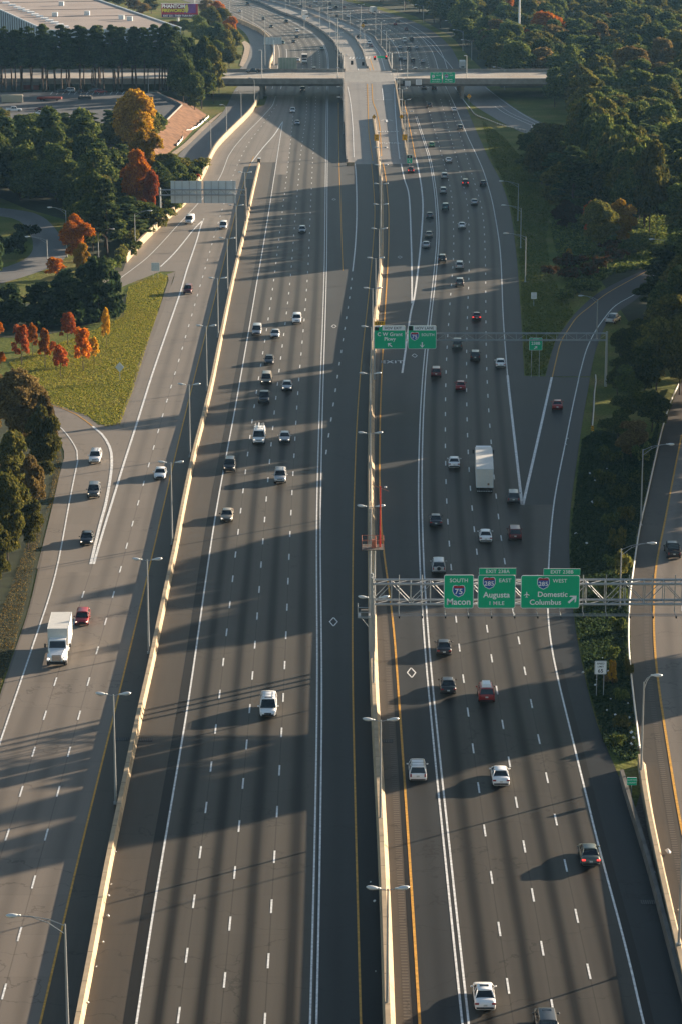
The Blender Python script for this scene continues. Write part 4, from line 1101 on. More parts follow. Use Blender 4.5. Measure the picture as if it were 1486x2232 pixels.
def heading(x, y, away, ramp=False):
    f = RE2 if (x > 12 and y > ygore) else RD if x > 4 else LD
    if y > 1040 and not ramp: f = RE2 if x > (bend(LD, 12)(y)) else LD
    if ramp: f = NR if y > 1040 else RWR
    s = (f(y + 8) - f(y - 8)) / 16
    a = -math.atan(s)
    return a if away else a + math.pi

NAMES = {"sedan": "car", "hatch": "hatchback", "suv": "suv", "minivan": "minivan", "pickup": "pickup_truck", "van": "work_van", "box_truck": "box_truck", "semi": "semi_trailer_truck", "far_truck": "truck", "dark_truck": "truck"}
CATS = {"sedan": "car", "hatch": "car", "suv": "SUV", "minivan": "minivan", "pickup": "pickup truck", "van": "van", "box_truck": "truck", "semi": "truck", "far_truck": "truck", "dark_truck": "truck"}
def vehicle(u, v, kind, colr, away, label, z=None, rz=None, **o):
    ramp = z == "ramp"
    if ramp: p = PR(u, v, 0.7); p = PR(u, v, 0.7); zz = ramp_z(p.y)
    else:
        zz = z or 0.0; p = P(u, v, zz + 0.7)
    a = heading(p.x, p.y, away, ramp) if rz is None else R(rz)
    root = empty(NAMES[kind], (p.x, p.y, zz + 0.03), a, label, CATS[kind], "vehicles driving on the roads" if o.get("grp", True) else None)
    pr = (truck_parts if kind in ("box_truck", "semi", "far_truck", "dark_truck") else vehicle_parts)(kind, colr, o)
    for nme, me in pr: link(nme, me, root)
    return root

A, T_ = True, False
V = [
 # left collector road (towards the camera)
 (208,996,"suv","white",T_,"white SUV on the joining loop ramp, uppermost of three vehicles",dict(rack=1,rz=181)),
 (205,1070,"suv","grey",T_,"dark grey SUV on the joining ramp, between the white SUV and the black car",dict(lights=1,rz=182)),
 (190,1171,"sedan","black",T_,"black sedan with headlights on beside the tip of the left gore",dict(lights=1,rz=182)),
 (350,1030,"sedan","white",T_,"white sedan on the collector road, under the lamp beside the left barrier",dict(rz=180.5)),
 (180,1345,"hatch","red",T_,"bright red hatchback with lit headlights, just behind the white box truck",dict(lights=1,rz=181.5)),
 (129,1418,"box_truck","white",T_,"white box truck with hooded cab driving down the left collector road",dict(rz=182)),
 (414,480,"van","white",T_,"white van at the edge of the collector road below the sign gantry seen from behind",dict(rz=176)),
 (487,491,"minivan","white",T_,"small white minivan on the collector road beside the left barrier lamps",dict(rz=180)),
 (410,631,"suv","darkred",T_,"dark red SUV alone on the collector road beside the grass triangle",dict(rz=180)),
 # left main carriageway (towards the camera)
 (585,1539,"minivan","white",T_,"white minivan with roof rack and sunroof, nearest vehicle on the left carriageway",dict(rack=1,sunroof=1)),
 (495,1121,"sedan","tan",T_,"beige sedan with lit headlights near the left white edge line",dict(lights=1)),
 (501,1014,"suv","dark",T_,"black SUV with bright headlights on the left white edge line",dict(lights=1)),
 (611,1038,"suv","silver",T_,"large silver-tan SUV with roof rack, third lane of the left carriageway",dict(rack=1)),
 (565,953,"van","white",T_,"white work van carrying ladders and pipes on its roof",dict(ladder=1,lights=1)),
 (621,951,"sedan","silver",T_,"pale silver sedan beside the white work van",dict(lights=1)),
 (576,866,"pickup","dark",T_,"dark pickup truck following below the tan minivan",{}),
 (626,839,"sedan","silver",T_,"silver sedan with orange-lit headlights, right of the tan minivan",dict(lights=1)),
 (581,825,"minivan","tan",T_,"tan minivan with headlights on, between two dark cars",dict(lights=1)),
 (587,783,"sedan","dark",T_,"dark grey sedan ahead of the tan minivan in the photo's left carriageway",{}),
 (560,719,"minivan","silver",T_,"silver minivan touching the left edge line, leftmost of three pale vehicles",{}),
 (600,726,"sedan","silver",T_,"silver sedan in the middle of the three pale vehicles on the left carriageway",{}),
 (647,695,"suv","white",T_,"white SUV, upper right of the three pale vehicles on the left carriageway",{}),
 (659,499,"hatch","silver",T_,"lone silver hatchback midway up the left carriageway",{}),
 (638,240,"suv","white",T_,"white SUV just emerged from under the overpass, left carriageway",{}),
 (648,266,"sedan","silver",T_,"silver sedan near the point of the painted gore below the overpass",{}),
 (660,194,"suv","dark",T_,"dark SUV with white front in the shadow under the overpass",dict(lights=1)),
 # right main carriageway (away)
 (935,229,"pickup","dark",A,"dark pickup truck just south of the overpass, right carriageway",{}),
 (989,238,"sedan","white",A,"white sedan close to the right edge line just below the overpass",{}),
 (1002,277,"suv","dark",A,"dark SUV on the right edge line below the overpass",{}),
 (940,314,"sedan","green",A,"green taxi with white roof beside the double white line",dict(taxi=1)),
 (977,348,"sedan","white",A,"white sedan below the green taxi, second lane",{}),
 (895,370,"suv","darkred",A,"dark red car with lit tail lights beneath the small EXIT sign",dict(brake=1)),
 (968,383,"suv","silver",A,"silver SUV left of the black SUV showing a brake light",{}),
 (1013,397,"suv","black",A,"black SUV with a red brake light shining, third lane",dict(brake=1)),
 (1052,398,"sedan","dark",A,"dark sedan on the right edge line, level with the black braking SUV",{}),
 (965,415,"suv","silver",A,"silver SUV in the first lane directly below another silver SUV",{}),
 (1033,439,"sedan","silver",A,"silver sedan alone in the third lane above the white sedan",{}),
 (970,450,"suv","teal",A,"grey-blue SUV right beside the double white line, lower of a column of three",{}),
 (936,468,"sedan","grey",A,"dark grey sedan in the HOV lane, uppermost of the three there",{}),
 (1006,490,"sedan","white",A,"bright white sedan in the middle lane, level with the grey one in the HOV lane",{}),
 (934,510,"sedan","tan",A,"champagne sedan in the HOV lane, middle one of three",{}),
 (928,532,"sedan","silver",A,"pale silver sedan in the HOV lane, lowest of three",{}),
 (963,563,"suv","black",A,"black SUV beside the double line at the top of the sunlit patch",{}),
 (1001,578,"suv","silver",A,"silver SUV with its right side catching the sun in the sunlit patch",{}),
 (1001,615,"suv","grey",A,"grey SUV at the lower end of the sunlit patch on the right carriageway",{}),
 (1038,688,"sedan","darkred",A,"dark red sedan above the level of the exit gantry, fourth lane",dict(brake=1)),
 (996,750,"pickup","greygreen",A,"dark pickup truck directly behind the thin gantry's beam",{}),
 (1035,775,"suv","black",A,"black SUV just below and right of the dark pickup truck by the gantry",{}),
 (1090,790,"sedan","white",A,"white sedan next to the right edge line below the gantry",{}),
 (950,811,"suv","darkred",A,"maroon SUV close to the double line, lower left of the gantry sign",{}),
 (1003,839,"sedan","red",A,"red sedan in the second lane with white rear window glare",{}),
 (1336,695,"pickup","silver",A,"silver pickup truck high up on the entry ramp at right",dict(rz=-22)),
 (1214,881,"sedan","red",A,"red sedan coming down the entry ramp right of the gore",dict(rz=-4)),
 (989,1006,"sedan","white",A,"white sedan left of the long semi trailer",{}),
 (1118,1083,"suv","grey",A,"grey SUV at the very tip of the painted gore",{}),
 (949,1132,"sedan","dark",A,"dark grey sedan next to the double line, above the platform mast's level",{}),
 (1057,1166,"sedan","white",A,"white sedan with dark rear window, left of the maroon SUV",{}),
 (1121,1162,"suv","darkred",A,"maroon SUV in the outer lane, above the EXIT 238A panel",{}),
 (955,1233,"suv","silver",A,"silver SUV with a spare wheel on its tailgate just above the big gantry",dict(spare=1)),
 (966,1409,"sedan","black",A,"black sedan just under the green Macon sign",{}),
 (975,1492,"sedan","black",A,"black sedan left of the red SUV carrying a white roof box",{}),
 (1058,1509,"suv","red",A,"red SUV carrying a white load on its roof",dict(cargo=1)),
 (909,1679,"suv","white",A,"white SUV with roof rails in the HOV lane right of the central barrier",dict(rack=1)),
 (1089,1688,"sedan","white",A,"white full-size sedan casting a long shadow across the lane line",{}),
 (1283,1859,"sedan","greygreen",A,"grey-green sedan with red tail lights on the right edge line",dict(brake=1)),
 (1054,2167,"sedan","white",A,"white sedan with dark sunroof, nearest vehicle in the picture's foot",dict(sunroof=1)),
 (1190,2229,"suv","dark",A,"dark vehicle cut off by the bottom edge of the picture",dict(sunroof=1)),
 (1465,1199,"pickup","black",A,"black pickup truck with white cab roof on the outer roadway",{}),
 (1172,276,"suv","white",A,"white vehicle half hidden by trees on the exit ramp beyond the verge",dict(rz=-60)),
 (923,190,"sedan","silver",A,"silver car half under the overpass, right carriageway",{}),
 (945,192,"suv","darkred",A,"maroon SUV half under the overpass, right carriageway",{}),
 # north of the overpass, left carriageway
 (539,7,"suv","dark",T_,"dark SUV at the top edge of the picture, left carriageway",{}),
 (523,23,"sedan","white",T_,"white car at the far left of the distant left carriageway",{}),
 (575,40,"suv","grey",T_,"grey SUV on the distant curve above the sign seen from behind",{}),
 (591,56,"sedan","greygreen",T_,"dark green car on the distant curve, right above the sign seen from behind",{}),
 (624,46,"pickup","dark",T_,"dark pickup truck in the middle of the distant left carriageway",{}),
 (648,66,"suv","white",T_,"white SUV in the middle of the distant left carriageway",{}),
 (647,80,"suv","dark",T_,"dark SUV following below the distant white SUV",{}),
 (640,89,"sedan","dark",T_,"dark sedan next to the painted gore on the distant curve",{}),
 (616,92,"suv","teal",T_,"bluish SUV just right of the sign seen from behind beyond the overpass",{}),
 (702,104,"sedan","teal",T_,"bluish grey car beside the double line beyond the overpass",{}),
 (650,129,"sedan","white",T_,"white car half hidden behind the black-sided truck",{}),
 (685,151,"suv","silver",T_,"silver SUV just about to pass under the overpass, left carriageway",{}),
 (719,17,"suv","white",A,"white SUV next to a black one at the distant top right carriageway",{}),
 (731,15,"suv","black",A,"black SUV between a white SUV and a dark red car at the distant top",{}),
 (748,14,"sedan","darkred",A,"dark red car right of the distant black SUV",{}),
 (717,7,"suv","dark",A,"dark SUV above the distant white SUV on the right carriageway",{}),
 (688,2,"suv","white",A,"white vehicle cut by the top edge, right carriageway",{}),
 (655,12,"sedan","grey",A,"grey car, left one of two grey cars at the distant top",{}),
 (675,13,"sedan","grey",A,"grey car, right one of two grey cars at the distant top",{}),
 (734,33,"sedan","dark",A,"dark car left of the distant white car above the diamond sign",{}),
 (759,34,"sedan","white",A,"white car above the distant orange diamond sign",{}),
 (793,45,"sedan","teal",A,"pale blue-green car right of the distant orange diamond sign",{}),
 (865,45,"suv","grey",A,"grey SUV right behind the distant red car",{}),
 (860,51,"sedan","red",A,"bright red car far up the right carriageway",{}),
 (884,62,"sedan","darkred",A,"maroon car at the start of the distant double line",{}),
 (881,87,"van","white",A,"white van beyond the overpass beside a dark SUV",{}),
 (896,84,"suv","dark",A,"dark SUV right beside the distant white van",{}),
 (871,102,"sedan","silver",A,"silver car left of the black one beyond the overpass",{}),
 (891,105,"suv","black",A,"black SUV between two silver cars beyond the overpass",{}),
 (907,102,"sedan","silver",A,"silver car right of the black SUV beyond the overpass",{}),
 (873,127,"sedan","dark",A,"dark car beside the right wall of the centre ramp, half hidden by a signal",{}),
 (881,127,"sedan","silver",A,"silver car just right of the distant wall and signals",{}),
 (899,131,"suv","dark",A,"dark SUV, middle one of the row two rows north of the overpass",{}),
 (922,132,"sedan","silver",A,"silver car, right one of the row north of the overpass",{}),
 (905,151,"suv","white",A,"white SUV right behind the overpass railing, right carriageway",{}),
 (930,152,"suv","black",A,"black SUV right behind the overpass railing beside the green signs",{}),
 (781,77,"sedan","black",A,"black car alone on the centre ramp beyond the junction",dict(z="ramp")),
 (804,92,"suv","white",T_,"white SUV waiting on the centre ramp beyond the junction",dict(z="ramp")),
 (807,98,"sedan","darkred",T_,"dark red car below the white SUV on the centre ramp",dict(z="ramp")),
]
for u, v, k, c, aw, lab, o in V:
    o = dict(o); z = o.pop("z", None); rz = o.pop("rz", None)
    if rz is not None and not aw: pass
    vehicle(u, v, k, c, aw, lab, z, rz, **o)
vehicle(1054, 1042, "semi", "white", A, "long white semi trailer truck seen from behind, doors closed, right carriageway")
vehicle(664, 133, "dark_truck", "white", T_, "truck with white cab and black body just beyond the overpass")
vehicle(812, 25, "far_truck", "white", A, "white box truck far up the right carriageway")
vehicle(1007, 146, "far_truck", "white", A, "white box truck on the outer lane just beyond the overpass")
vehicle(665, 34, "far_truck", "white", T_, "white truck behind the ramp wall near the distant white sign back")
vehicle(552, 154, "pickup", "dark", A, "dark pickup truck crossing the overpass, seen from the side", 7.0, 90)
# ------------------------------------------------------------------ lamps
m_lamp = mat("lamp_housing", (0.72, 0.74, 0.74), 0.4, 0.3, var=0.0)
def head_mesh(side):
    def f():
        mb = MB(); mb.ellip((side * 0.55, 0, 0.0), (0.55, 0.24, 0.16), 10, 6, 0); mb.ellip((side * 0.62, 0, -0.08), (0.38, 0.18, 0.14), 8, 5, 1); mb.box((side * 0.02, 0, 0), (0.35, 0.16, 0.14), 0)
        return mb.mesh("lamp_head", [m_lamp, m_hl], True)
    return vmesh(("lh", side), f)
def pole_mesh(h, r0=0.13, r1=0.075):
    return vmesh(("pole", round(h, 1), r0), lambda: (lambda mb: (mb.tube((0, 0, 0), (0, 0, h), r0, r1, 10), mb.box((0, 0, .12), (.42, .42, .24)), mb.mesh("pole", m_steel))[2])(MB()))
def twin_arm():
    mb = MB()
    for s in (-1, 1): mb.tube((0, 0, 0), (s * .5, 0, .12), .035, n=6); mb.tube((s * .5, 0, .12), (s * .95, 0, .14), .035, n=6)
    return mb.mesh("arm", m_steel)
def twin_lamp(x, y, z0, h, label, group, rz=0.0):
    r = empty("street_lamp", (x, y, z0), rz, label, "street lamp", group)
    link("pole", pole_mesh(h), r)
    a = link("arm", vmesh("twinarm", twin_arm), r); a.location = (0, 0, h - .15)
    for s in (-1, 1):
        o = link("lamp_head", head_mesh(s), r); o.location = (s * .75, 0, h + .02); o.rotation_euler = (0, -s * R(8), 0)
    return r
def single_lamp(x, y, z0, h, reach, label, group=None, rz=0.0):
    """arm reaches along -X when reach < 0"""
    r = empty("street_lamp", (x, y, z0), rz, label, "street lamp", group)
    link("pole", pole_mesh(h), r)
    def arm():
        s = 1 if reach > 0 else -1; L = abs(reach); mb = MB()
        pts = [(0, -.9), (L * .35, .1), (L * .7, .62), (L, .75)]
        for i in range(3): mb.tube((s * pts[i][0], 0, pts[i][1]), (s * pts[i + 1][0], 0, pts[i + 1][1]), .04, n=6)
        pts = [(0, -.15), (L * .35, .42), (L * .7, .66), (L, .75)]
        for i in range(3): mb.tube((s * pts[i][0], 0, pts[i][1]), (s * pts[i + 1][0], 0, pts[i + 1][1]), .04, n=6)
        mb.tube((s * L * .35, 0, .1), (s * L * .35, 0, .42), .025, n=5)
        return mb.mesh("arm", m_steel)
    a = link("arm", vmesh(("arm", round(reach, 1)), arm), r); a.location = (0, 0, h)
    o = link("lamp_head", head_mesh(1 if reach > 0 else -1), r); o.location = (reach * .96, 0, h + .75)
    return r
ORD = ["nearest", "second", "third", "fourth", "fifth", "sixth", "seventh", "eighth", "ninth", "tenth", "eleventh", "twelfth", "thirteenth", "fourteenth"]
H12 = 10.7
for i, v in enumerate([1938, 1570, 1303, 1104, 944, 814, 712, 628, 562, 498, 445, 400, 359, 321]):
    y = dist_for(v, 12.0)
    twin_lamp(MBL(y) - 0.1, y, 1.3, H12, "twin-headed lamp on the tall central barrier, %s one counted from the bottom of the picture" % ORD[i], "twin-headed lamps on the central barrier")
for i, v in enumerate([1514, 1220, 1008, 838, 710, 606, 519, 447, 375]):
    y = dist_for(v, 12.0)
    twin_lamp(LB(y) - 0.55, y, 0.0, 12.0, "twin-headed lamp beside the left sunlit barrier, %s one counted from the bottom" % ORD[i], "twin-headed lamps beside the left barrier")
y = dist_for(2015, 11.0); single_lamp(LB(y) - .5, y, 0, 11.0, -3.9, "single-armed lamp with curved bracket at the bottom left beside the barrier")
# lamps with one arm on the right; pole top and base as seen in the photo
def lamp_px(ut, vt, ub, vb, reach, label, group=None, z=0.0, rz=0):
    b = P(ub, vb, z); h = hgt(vt, b.y) - z
    return single_lamp(b.x, b.y, z, max(4.0, h), reach, label, group, rz)
p_ = P(1479, 2062, 1.2); single_lamp(p_.x, p_.y, 1.2, 12.5, 1.5, "tall lamp post on the outer barrier at the lower right picture edge", None)
p_ = P(1397, 1680, 1.2); single_lamp(p_.x, p_.y, 0.9, 10.2, 0.9, "lamp post on the outer barrier beside the county sign")
lamp_px(1351, 1196, 1350, 1330, 3.6, "single-armed lamp rising from the shrubs just above the big gantry")
lamp_px(1399, 979, 1396, 1146, 3.6, "single-armed lamp beside the guardrail right of the orange bush")
RG = "single-armed lamps on the right verge"
lamp_px(1144, 515, 1144, 614, -4.3, "single-armed lamp on the grass verge, lowest of three close together", RG)
lamp_px(1134.6, 453, 1133.8, 540, -4.0, "single-armed lamp on the grass verge, middle of three close together", RG)
lamp_px(1129, 400, 1128, 481, -4.2, "single-armed lamp on the grass verge, uppermost of three close together", RG)
lamp_px(1300, 652, 1300, 740, -3.0, "single-armed lamp at the inner edge of the entry ramp", RG)
lamp_px(1458, 528, 1459, 640, -4.0, "single-armed lamp in front of the trees at the right picture edge", RG)
for (a, b, c, d, e, lb) in [(990,47,990,82,-4,"lamp north of the overpass, left one of a staggered row"),(1008,67,1008,110,-4,"lamp north of the overpass, second of a staggered row"),
        (1027,89,1027,130,-4,"lamp north of the overpass, third of a staggered row"),(1074,128,1074,160,-4,"lamp left of the trees just north of the overpass' right end"),
        (1099,149,1099,195,-4,"lamp beside the right end of the overpass"),(921,12,922,49,-4,"lamp far up the right verge of the curve"),(880,0,880,21,-4,"lamp at the distant treeline, top right of the curve")]:
    lamp_px(a, b, c, d, e, "single-armed " + lb, "distant lamps on the right verge")
lamp_px(102, 522, 104, 585, -4.2, "single-armed lamp beside the small side street at left", "lamps near the side street")
lamp_px(146, 458, 146, 560, -3.5, "single-armed lamp behind the round orange tree", "lamps near the side street")
lamp_px(214, 505, 215, 560, 3.0, "lamp between the round orange tree and the green pines", "lamps near the side street")
lamp_px(295, 465, 295, 540, 3.4, "lamp standing against the dark pines left of the curved wall", "lamps near the side street")
FG = "lamps along the frontage road"
for (a, b, c, d, lb) in [(555,173,555,233,"right in front of the overpass"),(526,202,526,266,"one step below the overpass"),(494,232,494,299,"midway down"),(460,268,460,336,"lowest")]:
    lamp_px(a, b, c, d, -1.2, "lamp behind the sunlit left wall, " + lb, FG)
NG = "slender lamps north of the overpass"
k_ = 0
WORDS = ["left of the distant white car", "by the distant grassy strip", "above the sign seen from behind", "right of the sign seen from behind", "at the head of the far barrier"]
for (a, b, c, d) in [(501,0,501,22),(528,23,528,47),(552,18,552,54),(578,34,578,150),(632,-5,632,14)]:
    lamp_px(a, b, c, d, -1.5, "slender lamp over the far left carriageway, " + WORDS[k_], NG); k_ += 1
# twin lamps following the ramp walls
for i, y in enumerate(np.arange(830, 1000, 38)):
    twin_lamp(RWR(y) + .6, y, 0, 12.5, "twin-headed lamp outside the ramp's right wall, %s going up to the overpass" % ORD[i], "twin-headed lamps outside the ramp's right wall")
for i, y in enumerate(np.arange(880, 1000, 38)):
    single_lamp(RWL(y) - .6, y, 0, 11.5, -1.2, "lamp outside the ramp's left wall, %s one going up to the overpass" % ORD[i], "lamps outside the ramp's left wall")
for i, y in enumerate(np.arange(1062, 1560, 62)):
    twin_lamp(NR(y) + .6, y, 0, 12.5, "twin-headed lamp outside the right wall north of the overpass, %s one" % ORD[i], "twin-headed lamps north of the overpass, right wall")
for i, y in enumerate(np.arange(1050, 1500, 62)):
    twin_lamp(NL(y) - .6, y, 0, 12.5, "twin-headed lamp outside the left ramp wall north of the overpass, %s one" % ORD[i], "twin-headed lamps north of the overpass, left wall")
for i, y in enumerate(np.arange(1150, 1520, 90)):
    twin_lamp(NM(y), y, ramp_z(y) + .9, 11, "twin-headed lamp on the curving ramp median, %s one" % ORD[i], "twin-headed lamps on the curving ramp median")
# poles standing on the overpass
def pole_thing(name, u, vt, vb, z, r, label, cat, y_off=0, arms=None, m=m_steel, group=None):
    b = P(u, vb, z); h = hgt(vt, b.y) - z
    root = empty(name, (b.x, b.y, z), 0, label, cat, group)
    mb = MB(); mb.tube((0, 0, 0), (0, 0, h), r, r * .7, 10); mb.build("pole", m, root)
    if arms: arms(root, h)
    return root, h
for u, vt, vb, lb in [(571,108,172,"dark pickup"),(736,39,173,"left corner of the junction"),(887,111,175,"white regulatory signs"),(1016,120,175,"right of the green overpass signs")]:
    def arms(root, h):
        o = link("lamp_head", head_mesh(-1), root); o.location = (-.1, 0, h)
    pole_thing("street_lamp", u, vt, vb, 7.0, .16, "tall lamp pole on the overpass near the " + lb, "street lamp", arms=arms, group="lamp poles on the overpass")
def xarms(root, h):
    for dz in (3, 7, 11):
        mb = MB(); mb.box((0, 0, h - dz), (6, .25, .25)); mb.build("crossarm", m_steel, root)
pole_thing("utility_pole", 424.5, -6, 47, 0, .55, "tall grey transmission pole in front of the fireworks billboard", "utility pole", arms=xarms)
pole_thing("utility_pole", 1130, -8, 100, 0, .55, "tall white transmission pole rising above the trees at upper right", "utility pole", m=m_swhite)
pole_thing("utility_pole", 1354, -5, 35, 0, .45, "distant pole at the top right among the trees", "utility pole")

# ------------------------------------------------------------------ signs
def rrect(w_, h, r, n=5):
    pts = []
    for cx, cz, a0 in ((w_/2-r, h/2-r, 0), (-w_/2+r, h/2-r, 90), (-w_/2+r, -h/2+r, 180), (w_/2-r, -h/2+r, 270)):
        for i in range(n + 1):
            a = R(a0 + 90 * i / n); pts.append((cx + r * math.cos(a), cz + r * math.sin(a)))
    return pts
def plate(name, parent, cx, cz, w_, h, m, y=0.0, t=0.05, r=0.0, pts=None):
    q = pts or (rrect(w_, h, r) if r > 0 else [(w_/2, h/2), (-w_/2, h/2), (-w_/2, -h/2), (w_/2, -h/2)])
    mb = MB(); mb.rings([[(cx + a, y + t / 2, cz + b) for a, b in q], [(cx + a, y - t / 2, cz + b) for a, b in q]])
    return mb.build(name, m, parent)
def green_panel(root, cx, cz, w_, h, m=None, nm="panel"):
    a = plate(nm, root, cx, cz, w_, h, m_swhite, y=0.0, t=0.06, r=min(w_, h) * .07)
    plate("face", a, cx, cz, w_ - .14 * min(1, h / 3), h - .14 * min(1, h / 3), m or m_green, y=-.04, t=.03, r=min(w_, h) * .05)
    return a
def shield(root, cx, cz, s, num):
    pts = [(-.5, .30), (-.42, .46), (-.25, .5), (0, .42), (.25, .5), (.42, .46), (.5, .30), (.5, -.05), (.36, -.33), (0, -.52), (-.36, -.33), (-.5, -.05)]
    o = plate("route_shield", root, cx, cz, 1, 1, m_swhite, y=-.062, t=.01, pts=[(a * s, b * s) for a, b in pts][::-1])
    plate("shield_face", o, cx, cz, 1, 1, m_sblue, y=-.073, t=.01, pts=[(a * s * .9, b * s * .9) for a, b in pts][::-1])
    plate("shield_top", o, cx, cz + .34 * s, .8 * s, .17 * s, m_sred, y=-.082, t=.01)
    sign_text(o, num, s * (.62 if len(num) < 3 else .50), cx, cz - .06 * s, m_swhite, y=-.085, bold=.02)
def arrow(root, cx, cz, s, ang, m=None, name="arrow"):
    pts = [(0, .5), (-.38, .08), (-.38, -.08), (-.1, .17), (-.1, -.5), (.1, -.5), (.1, .17), (.38, -.08), (.38, .08)]
    ca, sa = math.cos(R(ang)), math.sin(R(ang))
    mb = MB(); mb.face([(cx + (a * ca - b * sa) * s, -.068, cz + (a * sa + b * ca) * s) for a, b in pts][::1])
    return mb.build(name, m or m_swhite, root)
def px_size(y, z):
    """metres per photo pixel for an upright object at distance y and height z"""
    k = (CAM_H - z) / CAM_H
    q = k * KY / (y + k * CAM_H * math.tan(TH))
    return k * CAM_H / (q * math.cos(TH))
def at_px(u, v, y):
    z = hgt(v, y); return Vector(((u - CX) * px_size(y, z), y, z))
def sign_rect(u0, v0, u1, v1, y):
    a, b = at_px(u0, v0, y), at_px(u1, v1, y)
    return (a.x + b.x) / 2, (a.z + b.z) / 2, abs(b.x - a.x), abs(a.z - b.z)
def sign_root(name, u0, v0, u1, v1, y, label, cat="road sign", group=None, rz=0):
    cx, cz, w_, h = sign_rect(u0, v0, u1, v1, y)
    r = empty(name, (cx, y, cz - h / 2), rz, label, cat, group)
    return r, w_, h

# --- the big near gantry
YG = 297.0
zt_ = hgt(1268, YG + 1.0); zb_ = hgt(1312, YG + 1.0)
xl, xr = P(812, 1438, 1.4).x - .1, 62.0
g1 = empty("sign_gantry", (xl, YG, 0), 0, "large grey box-truss gantry spanning the right carriageway and carrying three green signs", "sign gantry")
mb = MB(); mb.tube((0, 0, 1.2), (0, 0, zt_ + .8), .24, .2, 12); mb.tube((0.0, 1.8, 1.2), (0, 1.8, zt_ + .8), .24, .2, 12); mb.box((0, .9, zt_), (.2, 1.8, .2)); mb.build("column", m_steel, g1)
mb = MB(); mb.tube((xr - xl, 0, 0), (xr - xl, 0, zt_ + .8), .3, .25, 12); mb.tube((xr - xl, 1.8, 0), (xr - xl, 1.8, zt_ + .8), .3, .25, 12); mb.build("column", m_steel, g1)
mb = MB(); Lg = xr - xl
for yy in (0, 1.8):
    for zz in (zb_, zt_): mb.tube((0, yy, zz), (Lg, yy, zz), .15, n=10)
N = int(Lg / 2.3)
for i in range(N + 1):
    x = i * Lg / N; xn = min(Lg, (i + 1) * Lg / N)
    for yy in (0, 1.8): mb.tube((x, yy, zb_), (x, yy, zt_), .055, n=5)
    for zz in (zb_, zt_): mb.tube((x, 0, zz), (x, 1.8, zz), .05, n=5)
    if i < N:
        for yy in (0, 1.8): mb.tube((x, yy, zt_ if i % 2 else zb_), (xn, yy, zb_ if i % 2 else zt_), .05, n=5)
        mb.tube((x, 0, zt_), (xn, 1.8, zt_), .04, n=5); mb.tube((x, 0, zb_), (xn, 1.8, zb_), .04, n=5)
mb.build("truss", m_steel, g1)
mb = MB(); zc = hgt(1341, YG - 1.6)
for yy in (-1.2, -1.9): mb.tube((2.2, yy, zc), (Lg, yy, zc), .05, n=6)
for i in range(14):
    x = 3.2 + i * 2.75
    mb.tube((x, 0, zc + .1), (x, -2.0, zc), .045, n=5); mb.tube((x, -.25, zc), (x, -.25, zt_ + 1.2), .06, n=6); mb.box((x, -2.1, zc - .12), (.16, .3, .2), 1)
mb.build("light_rail", [m_steel, m_trim], g1)
mb = MB(); mb.box((-.9, .2, zb_ - 1.5), (1.6, 1.8, .12)); 
for xx, yy in ((-1.7, -.7), (-.1, -.7), (-1.7, 1.1), (-.1, 1.1)): mb.tube((xx, yy, zb_ - 1.5), (xx, yy, zb_ - .2), .04, n=5)
for z in (zb_ - .2, zb_ - .8):
    mb.tube((-1.7, -.7, z), (-1.7, 1.1, z), .035, n=5); mb.tube((-1.7, -.7, z), (-.1, -.7, z), .035, n=5)
mb.box((-.9, .2, zb_ - 1.1), (.9, .6, .7), 1); mb.tube((0, 0, zb_ - 3.4), (-1.4, -.2, zb_ - 1.5), .05, n=5)
mb.build("service_platform", [m_steel, m_concd], g1)

YS1 = YG - .35
r, w_, h = sign_root("overhead_sign", 967, 1253, 1031, 1326, YS1, "green overhead sign reading SOUTH 75 Macon, leftmost of the three", "road sign")
green_panel(r, 0, h / 2, w_, h)
sign_text(r, "SOUTH", h * .155, 0, h * .83, m_swhite); shield(r, 0, h * .52, h * .36, "75"); sign_text(r, "Macon", h * .26, 0, h * .19, m_swhite, bold=.02, spacing=1.0)
r, w_, h = sign_root("overhead_sign", 1041, 1253, 1122, 1326, YS1, "green overhead sign reading 285 EAST Augusta 1 MILE with an EXIT 238A tab", "road sign")
green_panel(r, 0, h / 2, w_, h)
green_panel(r, w_ * .02, h * 1.10, w_ * .98, h * .20, nm="exit_tab"); sign_text(r, "EXIT 238A", h * .145, w_ * .02, h * 1.10, m_swhite, bold=.016)
shield(r, -w_ * .2, h * .76, h * .36, "285"); sign_text(r, "EAST", h * .155, w_ * .22, h * .83, m_swhite); sign_text(r, "Augusta", h * .235, 0, h * .40, m_swhite, bold=.02, spacing=1.0); sign_text(r, "1 MILE", h * .155, 0, h * .15, m_swhite)
r, w_, h = sign_root("overhead_sign", 1135, 1254, 1262, 1326, YS1, "wide green overhead sign reading 285 WEST Domestic Columbus with an arrow and EXIT 238B tab", "road sign")
green_panel(r, 0, h / 2, w_, h)
green_panel(r, w_ * .19, h * 1.10, w_ * .62, h * .20, nm="exit_tab"); sign_text(r, "EXIT 238B", h * .145, w_ * .19, h * 1.10, m_swhite, bold=.016)
shield(r, -w_ * .12, h * .76, h * .36, "285"); sign_text(r, "WEST", h * .155, w_ * .16, h * .83, m_swhite)
sign_text(r, "Domestic", h * .22, w_ * .04, h * .42, m_swhite, bold=.02, spacing=1.02); sign_text(r, "Columbus", h * .22, -w_ * .08, h * .18, m_swhite, bold=.02, spacing=1.02)
arrow(r, w_ * .38, h * .28, h * .32, -48)
